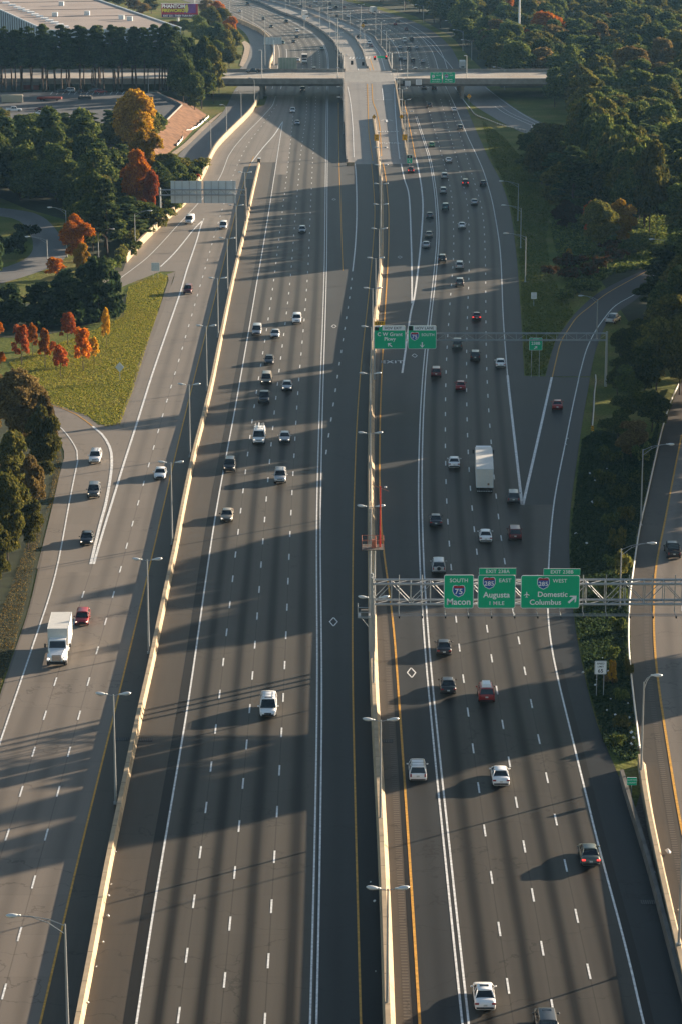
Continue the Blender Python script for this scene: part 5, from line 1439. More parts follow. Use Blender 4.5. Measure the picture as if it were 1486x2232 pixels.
# little aeroplane
s = h * .16; cx, cz = -w_ * .40, h * .42
pts = [(0,.5),(.07,.4),(.07,.15),(.45,-.08),(.45,-.18),(.07,-.05),(.05,-.32),(.2,-.44),(.2,-.5),(0,-.45),(-.2,-.5),(-.2,-.44),(-.05,-.32),(-.07,-.05),(-.45,-.18),(-.45,-.08),(-.07,.15),(-.07,.4)]
mb = MB(); mb.face([(cx + a * s * 1.15, -.068, cz + b * s * 1.15) for a, b in pts][::-1]); mb.build("plane_symbol", m_swhite, r)

# --- platform mast with the red pole
ym = 300.5; b = P(806, 1430, 1.4)
hp = hgt(1194, ym)
r = empty("camera_mast", (b.x, ym, 0), 0, "slim mast on the central barrier with railed platform and long red pole", "mast")
mb = MB(); mb.tube((0, 0, 1.3), (0, 0, hp), .16, .14, 10); mb.tube((.55, 0, 1.3), (.55, 0, hp), .1, n=8); mb.build("mast_pole", m_steel, r)
bx = at_px(812, 1194, ym).x - b.x
mb = MB(); mb.box((bx, 0, hp + .05), (2.6, 2.6, .1), 1)
for i in range(5):
    for j in range(5):
        if i in (0, 4) or j in (0, 4): mb.tube((bx - 1.3 + .65 * i, -1.3 + .65 * j, hp), (bx - 1.3 + .65 * i, -1.3 + .65 * j, hp + 1.25), .022, n=4)
for z in (.6, 1.2):
    for s in (-1, 1): mb.tube((bx - 1.3, s * 1.3, hp + z), (bx + 1.3, s * 1.3, hp + z), .03, n=5); mb.tube((bx + s * 1.3, -1.3, hp + z), (bx + s * 1.3, 1.3, hp + z), .03, n=5)
mb.build("platform", [m_rust, m_concd], r)
mb = MB(); mb.box((bx + .1, -.3, hp + .6), (.5, .4, 1.0)); mb.tube((bx + .3, .2, hp), (bx + .3, .2, hp + 1.4), .1, n=8); mb.build("equipment_cabinet", m_rust, r)
ht = hgt(1060, ym); xx = at_px(828, 1100, ym).x - b.x
mb = MB(); mb.tube((xx, 0, hp), (xx, 0, ht), .11, .07, 10); mb.build("red_pole", m_red, r)
mb = MB(); mb.tube((xx - 1.0, .4, ht + .1), (xx + 1.0, -.4, ht - .5), .03, n=5); mb.ellip((xx + .6, 0, ht - .1), (.18, .18, .12), 8, 5, 1); mb.build("antenna", [m_rust, m_lamp], r)

# --- thin gantry in the middle distance
YG2 = 463.0
zu, zl = hgt(727, YG2), hgt(742, YG2)
xl, xr = at_px(817, 720, YG2).x, at_px(1323, 720, YG2).x
g2 = empty("sign_gantry", (xl, YG2, 0), 0, "thin two-chord gantry across the right carriageway with the HOV signs at its left end", "sign gantry")
mb = MB()
for zz in (zu, zl):
    for yy in (0, .9): mb.tube((0, yy, zz), (xr - xl, yy, zz), .075, n=6)
for i in range(24):
    x = i * (xr - xl) / 23
    mb.tube((x, 0, zl), (x, .9, zu), .03, n=4)
    if i < 23: mb.tube((x, 0, zu if i % 2 else zl), (x + (xr - xl) / 23, 0, zl if i % 2 else zu), .028, n=4)
mb.build("truss", m_steel, g2)
mb = MB(); mb.tube((-.1, .45, 1.3), (-.1, .45, zu + .3), .2, n=10); mb.build("column", m_steel, g2)
mb = MB(); mb.tube((xr - xl, .45, 0), (xr - xl, .45, zu + .3), .26, .2, 10); mb.build("column", m_steel, g2)
r, w_, h = sign_root("overhead_sign", 815, 709, 883, 760, YG2 - .2, "green overhead sign reading HOV EXIT C W Grant Pkwy with a yellow LEFT tab", "road sign")
green_panel(r, 0, h / 2, w_, h)
plate("hov_strip", r, .12 * w_, h * .885, w_ * .72, h * .19, m_swhite, y=-.07, t=.02); plate("diamond_panel", r, -.42 * w_, h * .885, w_ * .13, h * .19, m_sblack, y=-.07, t=.02)
sign_text(r, "HOV EXIT", h * .155, .1 * w_, h * .885, m_sblack, y=-.085); sign_text(r, "C W Grant", h * .215, 0, h * .62, m_swhite, bold=.02); sign_text(r, "Pkwy", h * .215, 0, h * .42, m_swhite, bold=.02)
arrow(r, 0, h * .17, h * .24, 50)
plate("left_tab", r, -w_ * .33, h * 1.09, w_ * .34, h * .17, m_syellow, t=.05); sign_text(r, "LEFT", h * .15, -w_ * .33, h * 1.09, m_sblack, bold=.015)
r, w_, h = sign_root("overhead_sign", 889, 709, 950, 760, YG2 - .2, "green overhead sign reading HOV LANE 75 SOUTH with a down arrow", "road sign")
green_panel(r, 0, h / 2, w_, h)
plate("hov_strip", r, .08 * w_, h * .885, w_ * .80, h * .19, m_swhite, y=-.07, t=.02); plate("diamond_panel", r, -.41 * w_, h * .885, w_ * .14, h * .19, m_sblack, y=-.07, t=.02)
sign_text(r, "HOV LANE", h * .155, .08 * w_, h * .885, m_sblack, y=-.085); shield(r, -w_ * .27, h * .54, h * .36, "75"); sign_text(r, "SOUTH", h * .16, .2 * w_, h * .6, m_swhite, bold=.016); arrow(r, 0, h * .17, h * .24, 180)
r, w_, h = sign_root("gore_sign", 1153, 736, 1181, 763, dist_for(822, 0), "small green gore sign reading EXIT 238B on the grass between road and ramp", "road sign")
zb0 = r.location.z
green_panel(r, 0, h / 2, w_, h)
sign_text(r, "EXIT", h * .2, 0, h * .86, m_swhite); sign_text(r, "238B", h * .33, 0, h * .55, m_swhite, bold=.02); arrow(r, 0, h * .22, h * .33, -45)
mb = MB(); 
for s in (-1, 1): mb.tube((s * w_ * .3, .08, -zb0), (s * w_ * .3, .08, h * .9), .06, n=6)
mb.build("post", m_steel, r)

def post_sign(name, u0, v0, u1, v1, vb, label, build, z=0.0, posts=1, cat="road sign", shape=None, post_m=None, group=None, yo=0.0, rz=0):
    y = dist_for(vb, z)
    r, w_, h = sign_root(name, u0, v0, u1, v1, y + yo, label, cat, group, rz)
    zb0 = r.location.z
    build(r, w_, h)
    mb = MB(); xs = [0] if posts == 1 else [-w_ * .3, w_ * .3]
    for x in xs: mb.tube((x, .09, z - zb0), (x, .09, h * .9), .05, n=6)
    mb.build("post", post_m or m_steel, r)
    return r
def speed(r, w_, h):
    plate("panel", r, 0, h / 2, w_, h, m_swhite, t=.05, r=.08); plate("border", r, 0, h / 2, w_ * .93, h * .95, m_sblack, y=-.03, t=.01, r=.06); plate("face", r, 0, h / 2, w_ * .90, h * .925, m_swhite, y=-.037, t=.01, r=.06)
    sign_text(r, "SPEED", h * .19, 0, h * .80, m_sblack, y=-.05); sign_text(r, "LIMIT", h * .18, 0, h * .57, m_sblack, y=-.05); sign_text(r, "65", h * .38, 0, h * .25, m_sblack, y=-.05, bold=.02)
post_sign("speed_limit_sign", 1296, 1441, 1321, 1470, 1520, "white SPEED LIMIT 65 sign on two posts in the littered verge", speed, posts=2)
def county(r, w_, h):
    green_panel(r, 0, h / 2, w_, h); sign_text(r, "CLAYTON", h * .26, 0, h * .68, m_swhite); sign_text(r, "COUNTY", h * .26, 0, h * .32, m_swhite)
post_sign("county_sign", 1366, 1695, 1387, 1712, 1735, "small green CLAYTON COUNTY sign on the weathered barrier at right", county)
def regul(r, w_, h):
    plate("panel", r, 0, h / 2, w_, h, m_swhite, t=.05, r=.05)
    for k in range(4): plate("printed_line", r, 0, h * (.2 + .2 * k), w_ * .7, h * .06, mat("sign_grey_text", (0.45, 0.45, 0.45), var=0), y=-.035, t=.01)
post_sign("regulatory_sign", 1157, 637, 1169, 651, 668, "small white sign with faint lines on the grass right of the carriageway", regul)
def backplate(r, w_, h): plate("panel", r, 0, h / 2, w_, h, m_alum, t=.05)
post_sign("guide_sign", 330, 572, 348, 590, 606, "rectangular sign seen from behind on the tip of the grass triangle", backplate, posts=2)
def backdiamond(r, w_, h):
    q = [(0, h / 2), (-w_ / 2, 0), (0, -h / 2), (w_ / 2, 0)]
    plate("panel", r, 0, h / 2, 1, 1, m_alum, t=.05, pts=q)
post_sign("warning_sign", 251, 789, 271, 811, 828, "grey diamond sign seen from behind on the grass triangle", backdiamond)
def ydiam(r, w_, h):
    q = [(0, h / 2), (-w_ / 2, 0), (0, -h / 2), (w_ / 2, 0)]
    plate("panel", r, 0, h / 2, 1, 1, m_sblack, t=.05, pts=q); plate("face", r, 0, h / 2, 1, 1, m_syellow, y=-.035, t=.02, pts=[(a * .93, b * .93) for a, b in q])
    for s in (.15, -.15): plate("symbol", r, 0, h / 2 + s * h, w_ * .16, h * .2, m_sblack, y=-.055, t=.01)
def ysq(txt):
    def f(r, w_, h):
        plate("panel", r, 0, h / 2, w_, h, m_syellow, t=.05, r=.06)
        sign_text(r, "RAMP", h * .18, 0, h * .75, m_sblack, y=-.035); sign_text(r, txt, h * .34, 0, h * .35, m_sblack, y=-.035, bold=.02)
    return f
post_sign("signal_ahead_sign", 810, 248, 819, 259, 272, "yellow diamond signal-ahead sign on the median in the middle of the centre ramp", ydiam, z=5.0)
post_sign("signal_ahead_sign", 869, 248, 879, 259, 278, "yellow diamond signal-ahead sign on the right wall of the centre ramp", ydiam, z=4.6)
post_sign("advisory_speed_sign", 815, 292, 825, 306, 320, "yellow rectangular ramp speed sign on the ramp median", ysq("35"), z=2.4)
post_sign("advisory_speed_sign", 876, 292, 887, 305, 322, "yellow rectangular ramp speed sign on the ramp's right wall", ysq("35"), z=2.4)
def exsign(r, w_, h):
    green_panel(r, 0, h / 2, w_, h); plate("black_panel", r, 0, h * .79, w_ * .86, h * .34, m_sblack, y=-.07, t=.01)
    mb = MB(); s = h * .12; mb.face([(0, -.08, h * .79 + s), (-s * .6, -.08, h * .79), (0, -.08, h * .79 - s), (s * .6, -.08, h * .79)]); mb.build("diamond", m_swhite, r)
    sign_text(r, "EXIT", h * .19, 0, h * .5, m_swhite); arrow(r, 0, h * .22, h * .32, 45)
post_sign("exit_sign", 886, 337, 898, 355, 368, "small green and black EXIT sign with an arrow at the foot of the centre ramp", exsign)
post_sign("merge_sign", 1016, 203, 1027, 215, 226, "yellow diamond sign by the overpass pier at right", ydiam, yo=-3)
post_sign("warning_sign", 786, 49, 795, 60, 74, "small orange diamond sign on the curving wall beyond the overpass", ydiam, z=2)
# signs hung on the overpass
yo_ = NE - .6
r, w_, h = sign_root("overpass_sign", 936.5, 156, 962.5, 180, yo_, "green sign on the overpass reading SOUTH Riverdale, left one of a pair", "road sign")
green_panel(r, 0, h / 2, w_, h); plate("route_badge", r, -w_ * .22, h * .62, w_ * .22, h * .24, m_swhite, y=-.07, t=.02, r=.2)
sign_text(r, "EXIT 237A", h * .11, 0, h * .91, m_swhite); sign_text(r, "85", h * .15, -w_ * .22, h * .62, m_sblack, y=-.09); sign_text(r, "SOUTH", h * .13, w_ * .18, h * .69, m_swhite); sign_text(r, "Riverdale", h * .19, 0, h * .33, m_swhite, bold=.02); sign_text(r, "EXIT 3/4 MILE", h * .11, 0, h * .12, m_swhite)
r, w_, h = sign_root("overpass_sign", 964, 156, 991, 180, yo_, "green sign on the overpass reading 285 EAST Augusta, right one of a pair", "road sign")
green_panel(r, 0, h / 2, w_, h); shield(r, -w_ * .2, h * .62, h * .34, "285")
sign_text(r, "EXIT 238A", h * .11, 0, h * .91, m_swhite); sign_text(r, "EAST", h * .14, w_ * .2, h * .69, m_swhite); sign_text(r, "Augusta", h * .19, 0, h * .33, m_swhite, bold=.02); sign_text(r, "EXIT 1/4 MILE", h * .11, 0, h * .12, m_swhite)
r, w_, h = sign_root("overpass_sign", 905.5, 172, 918.5, 184, yo_, "small white lettered sign on the overpass left of the green pair", "road sign"); regul(r, w_, h)
r, w_, h = sign_root("overpass_sign", 877.5, 175, 894, 186, yo_, "small white sign with a black diamond field, left of another white sign on the overpass", "road sign"); regul(r, w_, h); plate("black_panel", r, -w_ * .38, h / 2, w_ * .24, h, m_sblack, y=-.045, t=.02)
# street name signs hung over the ramp
ysn = 992.0
g = empty("span_wire", (0, ysn, 0), 0, "span wire carrying two green street signs over the ramp entrance", "span wire")
a, b = at_px(750, 181, ysn), at_px(866, 181, ysn)
mb = MB(); mb.tube((a.x, 0, a.z), (b.x, 0, b.z), .05, n=5); mb.tube((a.x, 0, a.z - .7), (b.x, 0, b.z - .7), .04, n=5); mb.build("wire", m_steel, g)
mb = MB(); mb.tube((a.x, 0, ramp_z(ysn)), (a.x, 0, a.z + 1), .14, n=8); mb.build("pole", m_steel, g)
mb = MB(); mb.tube((b.x, 0, ramp_z(ysn)), (b.x, 0, b.z + 1), .14, n=8); mb.build("pole", m_steel, g)
for u0, u1, tx, an, lb in ((813.5, 835, "Riverdale", 90, "left"), (836.5, 861.5, "C W Grant", -90, "right")):
    r, w_, h = sign_root("street_sign", u0, 182.5, u1, 192, ysn - .2, "green street sign with %s arrow hanging over the ramp entrance" % lb, "road sign")
    green_panel(r, 0, h / 2, w_, h); sign_text(r, tx, h * .36, 0, h * .72, m_swhite); arrow(r, 0, h * .3, h * .5, an)
# traffic signals
def signal(u, v0, v1, y, lit, label):
    a, b = at_px(u, v0, y), at_px(u, v1, y); h = a.z - b.z
    r = empty("traffic_signal", (a.x, y, b.z), 0, label, "traffic light", "signals over the junction")
    mb = MB(); mb.box((0, 0, h / 2), (1.0, .35, h)); 
    for k in range(3): mb.tube((0, -.17, h * (.2 + .3 * k)), (0, -.4, h * (.2 + .3 * k)), .26, n=10, caps=False)
    mb.build("housing", m_sblack, r)
    for k in range(3):
        mb = MB(); mb.tube((0, -.18, h * (.2 + .3 * k)), (0, -.22, h * (.2 + .3 * k)), .24, n=10)
        mb.build("signal_lens", m_tl_on if (lit and k == 2) else m_trim, r)
ysg = 1038.0
signal(766.5, 131, 140, ysg, False, "unlit dark traffic signal over the left lanes of the junction")
signal(791, 134, 142, ysg, False, "dark traffic signal beside the ramp median north of the junction")
signal(816, 121, 130, ysg + 5, True, "red traffic signal left of the green street name board")
signal(841, 120, 128, ysg + 5, True, "red traffic signal right of the green street name board")
g = empty("span_wire", (0, ysg + 5, 0), 0, "span wire and mast arm holding the signals north of the junction", "span wire")
a, b = at_px(748, 122, ysg + 5), at_px(853, 118, ysg + 5)
mb = MB(); mb.tube((a.x, 0, a.z), (b.x, 0, b.z), .06, n=5); mb.build("wire", m_steel, g)
for q in (a, b): mb = MB(); mb.tube((q.x, 0, 6.9), (q.x, 0, q.z + .6), .15, n=8); mb.build("pole", m_steel, g)
r, w_, h = sign_root("street_name_sign", 821, 121, 838.5, 125.5, ysg + 4.6, "long green street name board hanging between two red signals", "road sign"); green_panel(r, 0, h / 2, w_, h)
# sign backs
YG3 = 668.0
zu, zl = hgt(413.5, YG3 - 1), hgt(425, YG3 - 1)
xl, xr = at_px(349, 420, YG3).x, at_px(535, 420, YG3).x
g3 = empty("sign_gantry", (xl, YG3, 0), 0, "gantry over the collector road seen from behind, holding a broad silver panel", "sign gantry")
mb = MB()
for zz in (zu, zl): mb.tube((0, -.8, zz), (xr - xl, -.8, zz), .11, n=6); mb.tube((0, .1, zz), (xr - xl, .1, zz), .11, n=6)
for i in range(19):
    x = i * (xr - xl) / 18
    if i < 18: mb.tube((x, -.8, zu if i % 2 else zl), (x + (xr - xl) / 18, -.8, zl if i % 2 else zu), .05, n=4)
    mb.tube((x, -.8, zu), (x, .1, zu), .04, n=4)
mb.build("truss", m_steel, g3)
for x in (0, xr - xl): mb = MB(); mb.tube((x, -.35, 0), (x, -.35, zu + .5), .32, .26, 10); mb.build("column", m_conc2 if x else m_steel, g3)
r, w_, h = sign_root("overhead_sign", 372, 393.5, 514.5, 442, YG3 + .4, "very wide silver sign panel seen from behind above the collector road", "road sign")
plate("panel", r, -w_ * .262, h / 2, w_ * .474, h, m_alum, t=.06); plate("panel", r, w_ * .252, h / 2, w_ * .496, h, m_alum, t=.06)
for k in range(9):
    mb = MB(); mb.box((-w_ * .435 + k * w_ * .112, -.12, h / 2), (.16, .16, h * .99)); mb.build("stiffener", m_steel, r)
y = 1150.0
r, w_, h = sign_root("overhead_sign", 575.5, 80, 614.5, 95.5, y, "white-framed sign panel seen from behind, beyond the overpass at left", "road sign")
plate("panel", r, 0, h / 2, w_, h, m_alum, t=.06)
for k in range(6): mb = MB(); mb.box((-w_ * .42 + k * w_ * .168, -.12, h / 2), (.12, .12, h)); mb.build("stiffener", m_steel, r)
mb = MB(); mb.tube((w_ * .05, -.3, -r.location.z), (w_ * .05, -.3, h * .6), .3, n=10); mb.build("post", m_swhite, r)
r, w_, h = sign_root("overhead_sign", 607, 124.5, 647, 151.5, FE + .8, "grey-green sign panel seen from behind on the far railing of the overpass", "road sign")
plate("panel", r, 0, h / 2, w_, h, mat("sign_back_green", (0.22, 0.29, 0.24), 0.6, var=0.1), t=.06)
for k in range(6): mb = MB(); mb.box((-w_ * .42 + k * w_ * .168, -.1, h / 2), (.12, .1, h)); mb.build("stiffener", m_steel, r)
r, w_, h = sign_root("small_sign", 659.5, 31, 667, 41, 1300, "small white sign back standing on the distant ramp wall", "road sign"); plate("panel", r, 0, h / 2, w_, h, m_swhite, t=.06)
mb = MB(); mb.tube((0, .1, -r.location.z), (0, .1, h * .8), .1, n=6); mb.build("post", m_steel, r)
# billboard
yb_ = dist_for(60, 0)
r, w_, h = sign_root("billboard", 352, 6, 432, 36.5, yb_, "fireworks billboard in red, purple and blue above the trees at upper left", "billboard")
plate("panel", r, 0, h / 2, w_, h, mat("billboard_red", (0.38, 0.02, 0.05), 0.6, var=0), t=.3)
plate("headline_field", r, -w_ * .17, h * .64, w_ * .56, h * .62, mat("billboard_purple_red", (0.16, 0.015, 0.05), 0.6, var=0), y=-.17, t=.03)
plate("picture_field", r, w_ * .28, h * .62, w_ * .32, h * .66, mat("billboard_purple", (0.16, 0.05, 0.26), 0.6, var=.3, scale=.4), y=-.17, t=.03)
plate("bottom_field", r, 0, h * .11, w_ * .98, h * .2, mat("billboard_navy", (0.03, 0.025, 0.12), 0.6, var=0), y=-.17, t=.03)
plate("top_edge", r, 0, h * .99, w_ * 1.02, h * .04, m_swhite, y=-.2, t=.1)
mby = mat("billboard_yellow", (0.70, 0.68, 0.03), 0.6, var=0)
mb = MB(); mb.ellip((w_ * .19, -.2, h * .6), (w_ * .05, .03, h * .27), 12, 8); mb.ellip((w_ * .2, -.21, h * .82), (w_ * .03, .03, h * .1), 10, 6); mb.build("figure_shape", mat("billboard_cream", (0.6, 0.55, 0.12), 0.6, var=0), r)
sign_text(r, "PHANTOM", h * .36, -w_ * .17, h * .78, m_swhite, y=-.2, bold=.03, spacing=.95); sign_text(r, "FIREWORKS", h * .32, -w_ * .17, h * .48, mby, y=-.2, bold=.03, spacing=.95)
sign_text(r, "EXIT 233 - THEN TURN RIGHT", h * .17, 0, h * .11, m_swhite, y=-.2, bold=.015)
zb0 = r.location.z
for x in (-w_ * .05,): mb = MB(); mb.tube((x, .5, -zb0), (x, .5, h * .5), .6, n=12); mb.build("post", m_steel, r)

# guardrails
def guardrail(pts, label, name="guardrail", step=3.0, z=0.0):
    pts = smooth_path(pts, step=step)
    c = pts[0]
    r = empty(name, (c.x, c.y, 0), 0, label, "guardrail")
    L = [p - c for p in pts]
    mb = MB(); mb.rings([[Vector((p.x, p.y - .0, z_)) + Vector((o, 0, 0)) for o, z_ in ((-.05, .42), (.06, .50), (-.02, .58), (.06, .66), (-.05, .76), (-.12, .76), (-.12, .42))] for p in L])
    mb.build("rail", mat("galvanised_rail", (0.66, 0.66, 0.63), 0.4, 0.35, var=.08), r)
    pm = vmesh("gpost", lambda: (lambda mb: (mb.box((0, 0, .36), (.14, .2, .76)), mb.mesh("post", m_concd))[1])(MB()))
    for p in L[::1][:95]: o = link("post", pm, r); o.location = (p.x - .22, p.y, 0)
guardrail([P(*p) for p in GR_PTS], "long silver guardrail along the left edge of the outer roadway", step=3.9)
guardrail([P(*p) for p in [(1298,824),(1299,838),(1296,860),(1294,900),(1291,936)]], "short silver guardrail on the verge right of the entry ramp")
guardrail([P(*p) for p in [(1024,238),(1036,252),(1060,262),(1098,276),(1146,286)]], "dark guardrail along the near side of the exit ramp under the overpass", step=2.6)
b = P(1290.5, 944); r = empty("object_marker", (b.x, b.y, 0), 0, "black and orange striped marker at the end of the short guardrail", "marker")
plate("panel", r, 0, .85, .5, .9, m_syellow, t=.04); 
for k in range(3): plate("stripe", r, 0, .6 + .28 * k, .5, .1, m_sblack, y=-.03, t=.01, pts=[(.25, .13), (-.25, -.02), (-.25, -.12), (.25, .03)])
mb = MB(); mb.box((0, .05, .3), (.08, .06, .7)); mb.build("post", m_steel, r)
# ------------------------------------------------------------------ vegetation
rng = np.random.default_rng(7)
def leaf_mat(name, c0, c1, c2, trans=0.42):
    m = bpy.data.materials.new(name); m.use_nodes = True
    n = m.node_tree.nodes; l = m.node_tree.links
    for q in list(n):
        if q.type == 'BSDF_PRINCIPLED': n.remove(q)
    out = n["Material Output"]
    g = n.new("ShaderNodeNewGeometry"); oi = n.new("ShaderNodeObjectInfo")
    r = n.new("ShaderNodeValToRGB"); l.new(g.outputs["Random Per Island"], r.inputs[0])
    e = r.color_ramp.elements; e[0].color = (*c0, 1); e[1].color = (*c2, 1); q = e.new(0.5); q.color = (*c1, 1)
    mr = n.new("ShaderNodeMapRange"); l.new(oi.outputs["Random"], mr.inputs[0]); mr.inputs[3].default_value = 0.65; mr.inputs[4].default_value = 1.3
    mx = n.new("ShaderNodeMix"); mx.data_type = 'RGBA'; mx.blend_type = 'MULTIPLY'; mx.inputs[0].default_value = 1
    l.new(r.outputs[0], mx.inputs[6]); l.new(mr.outputs[0], mx.inputs[7])
    d = n.new("ShaderNodeBsdfDiffuse"); t = n.new("ShaderNodeBsdfTranslucent")
    l.new(mx.outputs[2], d.inputs[0]); l.new(mx.outputs[2], t.inputs[0])
    ms = n.new("ShaderNodeMixShader"); ms.inputs[0].default_value = trans
    l.new(d.outputs[0], ms.inputs[1]); l.new(t.outputs[0], ms.inputs[2]); l.new(ms.outputs[0], out.inputs[0])
    return m
m_bark = mat("bark", (0.085, 0.06, 0.045), 0.95, var=0.25, scale=3)
LM = {
 "oak": leaf_mat("leaves_dark_green", (0.042, 0.070, 0.022), (0.092, 0.125, 0.034), (0.22, 0.23, 0.060)),
 "pine": leaf_mat("needles_dark", (0.034, 0.060, 0.024), (0.066, 0.100, 0.036), (0.15, 0.175, 0.06)),
 "olive": leaf_mat("leaves_olive", (0.065, 0.080, 0.022), (0.135, 0.135, 0.034), (0.27, 0.225, 0.055)),
 "brown": leaf_mat("leaves_brown_tan", (0.09, 0.062, 0.026), (0.18, 0.125, 0.045), (0.30, 0.22, 0.08)),
 "yellow": leaf_mat("leaves_yellow", (0.26, 0.14, 0.015), (0.50, 0.28, 0.025), (0.70, 0.45, 0.05)),
 "orange": leaf_mat("leaves_orange", (0.24, 0.07, 0.012), (0.52, 0.15, 0.016), (0.68, 0.28, 0.03)),
 "red": leaf_mat("leaves_red", (0.24, 0.045, 0.016), (0.46, 0.10, 0.028), (0.56, 0.20, 0.05)),
 "cedar": leaf_mat("needles_cedar", (0.022, 0.042, 0.020), (0.038, 0.065, 0.028), (0.075, 0.10, 0.04)),
 "verge": leaf_mat("verge_blades", (0.08, 0.11, 0.024), (0.13, 0.165, 0.032), (0.23, 0.22, 0.045)),
 "grass": leaf_mat("grass_blades", (0.19, 0.23, 0.035), (0.33, 0.32, 0.05), (0.48, 0.38, 0.09)),
 "darkred": leaf_mat("leaves_dark_red_green", (0.035, 0.045, 0.014), (0.075, 0.055, 0.02), (0.16, 0.06, 0.028)),
}
def cards(pos, size, rg, flat=0.0, elong=1.0):
    """quads at positions, random orientation"""
    n = len(pos)
    a = rg.normal(size=(n, 3)); a[:, 2] *= (1 - flat); a /= np.linalg.norm(a, axis=1)[:, None]
    b = rg.normal(size=(n, 3)); b[:, 2] *= (1 - flat); b -= (b * a).sum(1)[:, None] * a; b /= np.linalg.norm(b, axis=1)[:, None]
    s = size * rg.uniform(0.55, 1.35, n)[:, None] / 2
    a = a * s * elong; b = b * s * 0.75
    v = np.stack([pos - a - b, pos + a - b * .6, pos + a * .9 + b, pos - a * .8 + b * .9], 1).reshape(-1, 3)
    return v
def card_mesh(name, v, m):
    n = len(v) // 4
    me = bpy.data.meshes.new(name)
    me.vertices.add(len(v)); me.vertices.foreach_set("co", v.astype(np.float32).ravel())
    me.loops.add(n * 4); me.loops.foreach_set("vertex_index", np.arange(n * 4, dtype=np.int32))
    me.polygons.add(n); me.polygons.foreach_set("loop_start", np.arange(0, n * 4, 4, dtype=np.int32))
    try: me.polygons.foreach_set("loop_total", np.full(n, 4, dtype=np.int32))
    except Exception: pass
    me.materials.append(m); me.update(calc_edges=True); me.validate()
    return me
def lobes_cards(rg, lobes, per, size, flat=0.0, elong=1.0):
    P_ = []
    for cx, cy, cz, rx, rz in lobes:
        k = int(per * (rx * rx) / 4.0) + 20
        d = rg.normal(size=(k, 3)); d /= np.linalg.norm(d, axis=1)[:, None]
        d[:, 2] = np.where(d[:, 2] < -0.35, -d[:, 2], d[:, 2])
        rr = rg.uniform(0.55, 1.08, k) ** 0.6
        rr = rr * (1 + 0.22 * np.sin(d[:, 0] * 7 + cx * 3) * np.cos(d[:, 1] * 6 + cy) * np.sin(d[:, 2] * 8))
        P_.append(np.stack([cx + d[:, 0] * rx * rr, cy + d[:, 1] * rx * rr, cz + d[:, 2] * rz * rr], 1))
    return cards(np.concatenate(P_), size, rg, flat, elong)
def trunk_mesh(h, r, seed, limbs=6, crown_r=4.0, low=.35):
    rg = np.random.default_rng(seed); mb = MB()
    p = Vector((0, 0, -.3)); pr = r
    for i in range(4):
        q = Vector((rg.uniform(-.2, .2), rg.uniform(-.2, .2), h * (i + 1) / 4)); nr = r * (1 - .2 * (i + 1))
        mb.tube(p, q, pr, nr, 7); p, pr = q, nr
    for i in range(limbs):
        t = low + (1 - low) * i / limbs * .9; a = rg.uniform(0, 6.28)
        s = Vector((0, 0, h * t)); e = s + Vector((math.cos(a) * crown_r * .7, math.sin(a) * crown_r * .7, h * .16))
        mb.tube(s, e, r * .35, r * .1, 5)
    return mb.mesh("trunk", m_bark, True)
CROWN = {}
def crown(kind, seed, H, Rr, size=.62, dens=220, low=.35):
    """crown vertices for a tree of height H and crown radius Rr"""
    rg = np.random.default_rng(seed * 131 + 5)
    L = []
    if kind == "broad":
        n = 30; zc = H * (low + (1 - low) * .5); hz = H * (1 - low) * .5
        for i in range(n):
            d = rg.normal(size=3); d /= np.linalg.norm(d)
            if i < n * .75: q = rg.uniform(.72, 1.0)
            else: q = rg.uniform(.1, .6)
            wob = rg.uniform(.8, 1.1)
            zz = d[2] * hz * .74 * q
            wd = 1.0 if d[2] < .3 else 1.0 - .25 * d[2]
            lr = Rr * rg.uniform(.27, .42)
            L.append((d[0] * Rr * .72 * q * wob * wd, d[1] * Rr * .72 * q * wob * wd, zc + zz, lr, lr * .85))
        return lobes_cards(rg, L, dens, size)
    if kind == "pine":
        n = 24
        for i in range(n):
            t = (i + rg.uniform(0, 1)) / n; a = i * 2.4 + rg.uniform(-.5, .5)
            rad = Rr * (1.0 - .75 * t) * rg.uniform(.35, .85)
            lr = Rr * rg.uniform(.22, .40) * (1.1 - .45 * t)
            L.append((math.cos(a) * rad, math.sin(a) * rad, H * (low + (1 - low) * (t * .95)), lr, lr * .6))
        return lobes_cards(rg, L, dens, size, .2, 1.2)
    if kind == "cedar":
        P_ = []
        for i in range(60):
            t = rg.uniform(0, 1) ** 1.3; a = rg.uniform(0, 6.28); Lb = Rr * (1 - .62 * t) * rg.uniform(.7, 1.1)
            k = 60; s = rg.uniform(.15, 1, k); w_ = (1 - s) * .9 + .25
            x = Lb * s; yv = rg.normal(size=k) * .35 * w_ * Rr * .35; z = H * (.04 + .88 * t) + s * Lb * .12 + rg.normal(size=k) * .22
            P_.append(np.stack([math.cos(a) * x - math.sin(a) * yv, math.sin(a) * x + math.cos(a) * yv, z], 1))
        return cards(np.concatenate(P_), size * .9, rg, .45, 1.5)
    if kind == "maple":
        n = 20
        for i in range(n):
            t = (i + rg.uniform(0, 1)) / n; a = i * 2.4 + rg.uniform(-.6, .6); rad = Rr * .8 * (1 - t * .55) * math.sqrt(rg.uniform(.1, 1)); lr = Rr * rg.uniform(.2, .34)
            L.append((math.cos(a) * rad, math.sin(a) * rad, H * (low + (1 - low) * t * .85), lr, lr))
        return lobes_cards(rg, L, dens, size)
    if kind == "shrub":
        n = 9
        for i in range(n):
            a = rg.uniform(0, 6.28); rad = Rr * .7 * math.sqrt(rg.uniform(0, 1)); lr = Rr * rg.uniform(.3, .5)
            L.append((math.cos(a) * rad, math.sin(a) * rad, H * rg.uniform(.25, .7), lr, lr * .8))
        return lobes_cards(rg, L, dens, size)
TM = {}
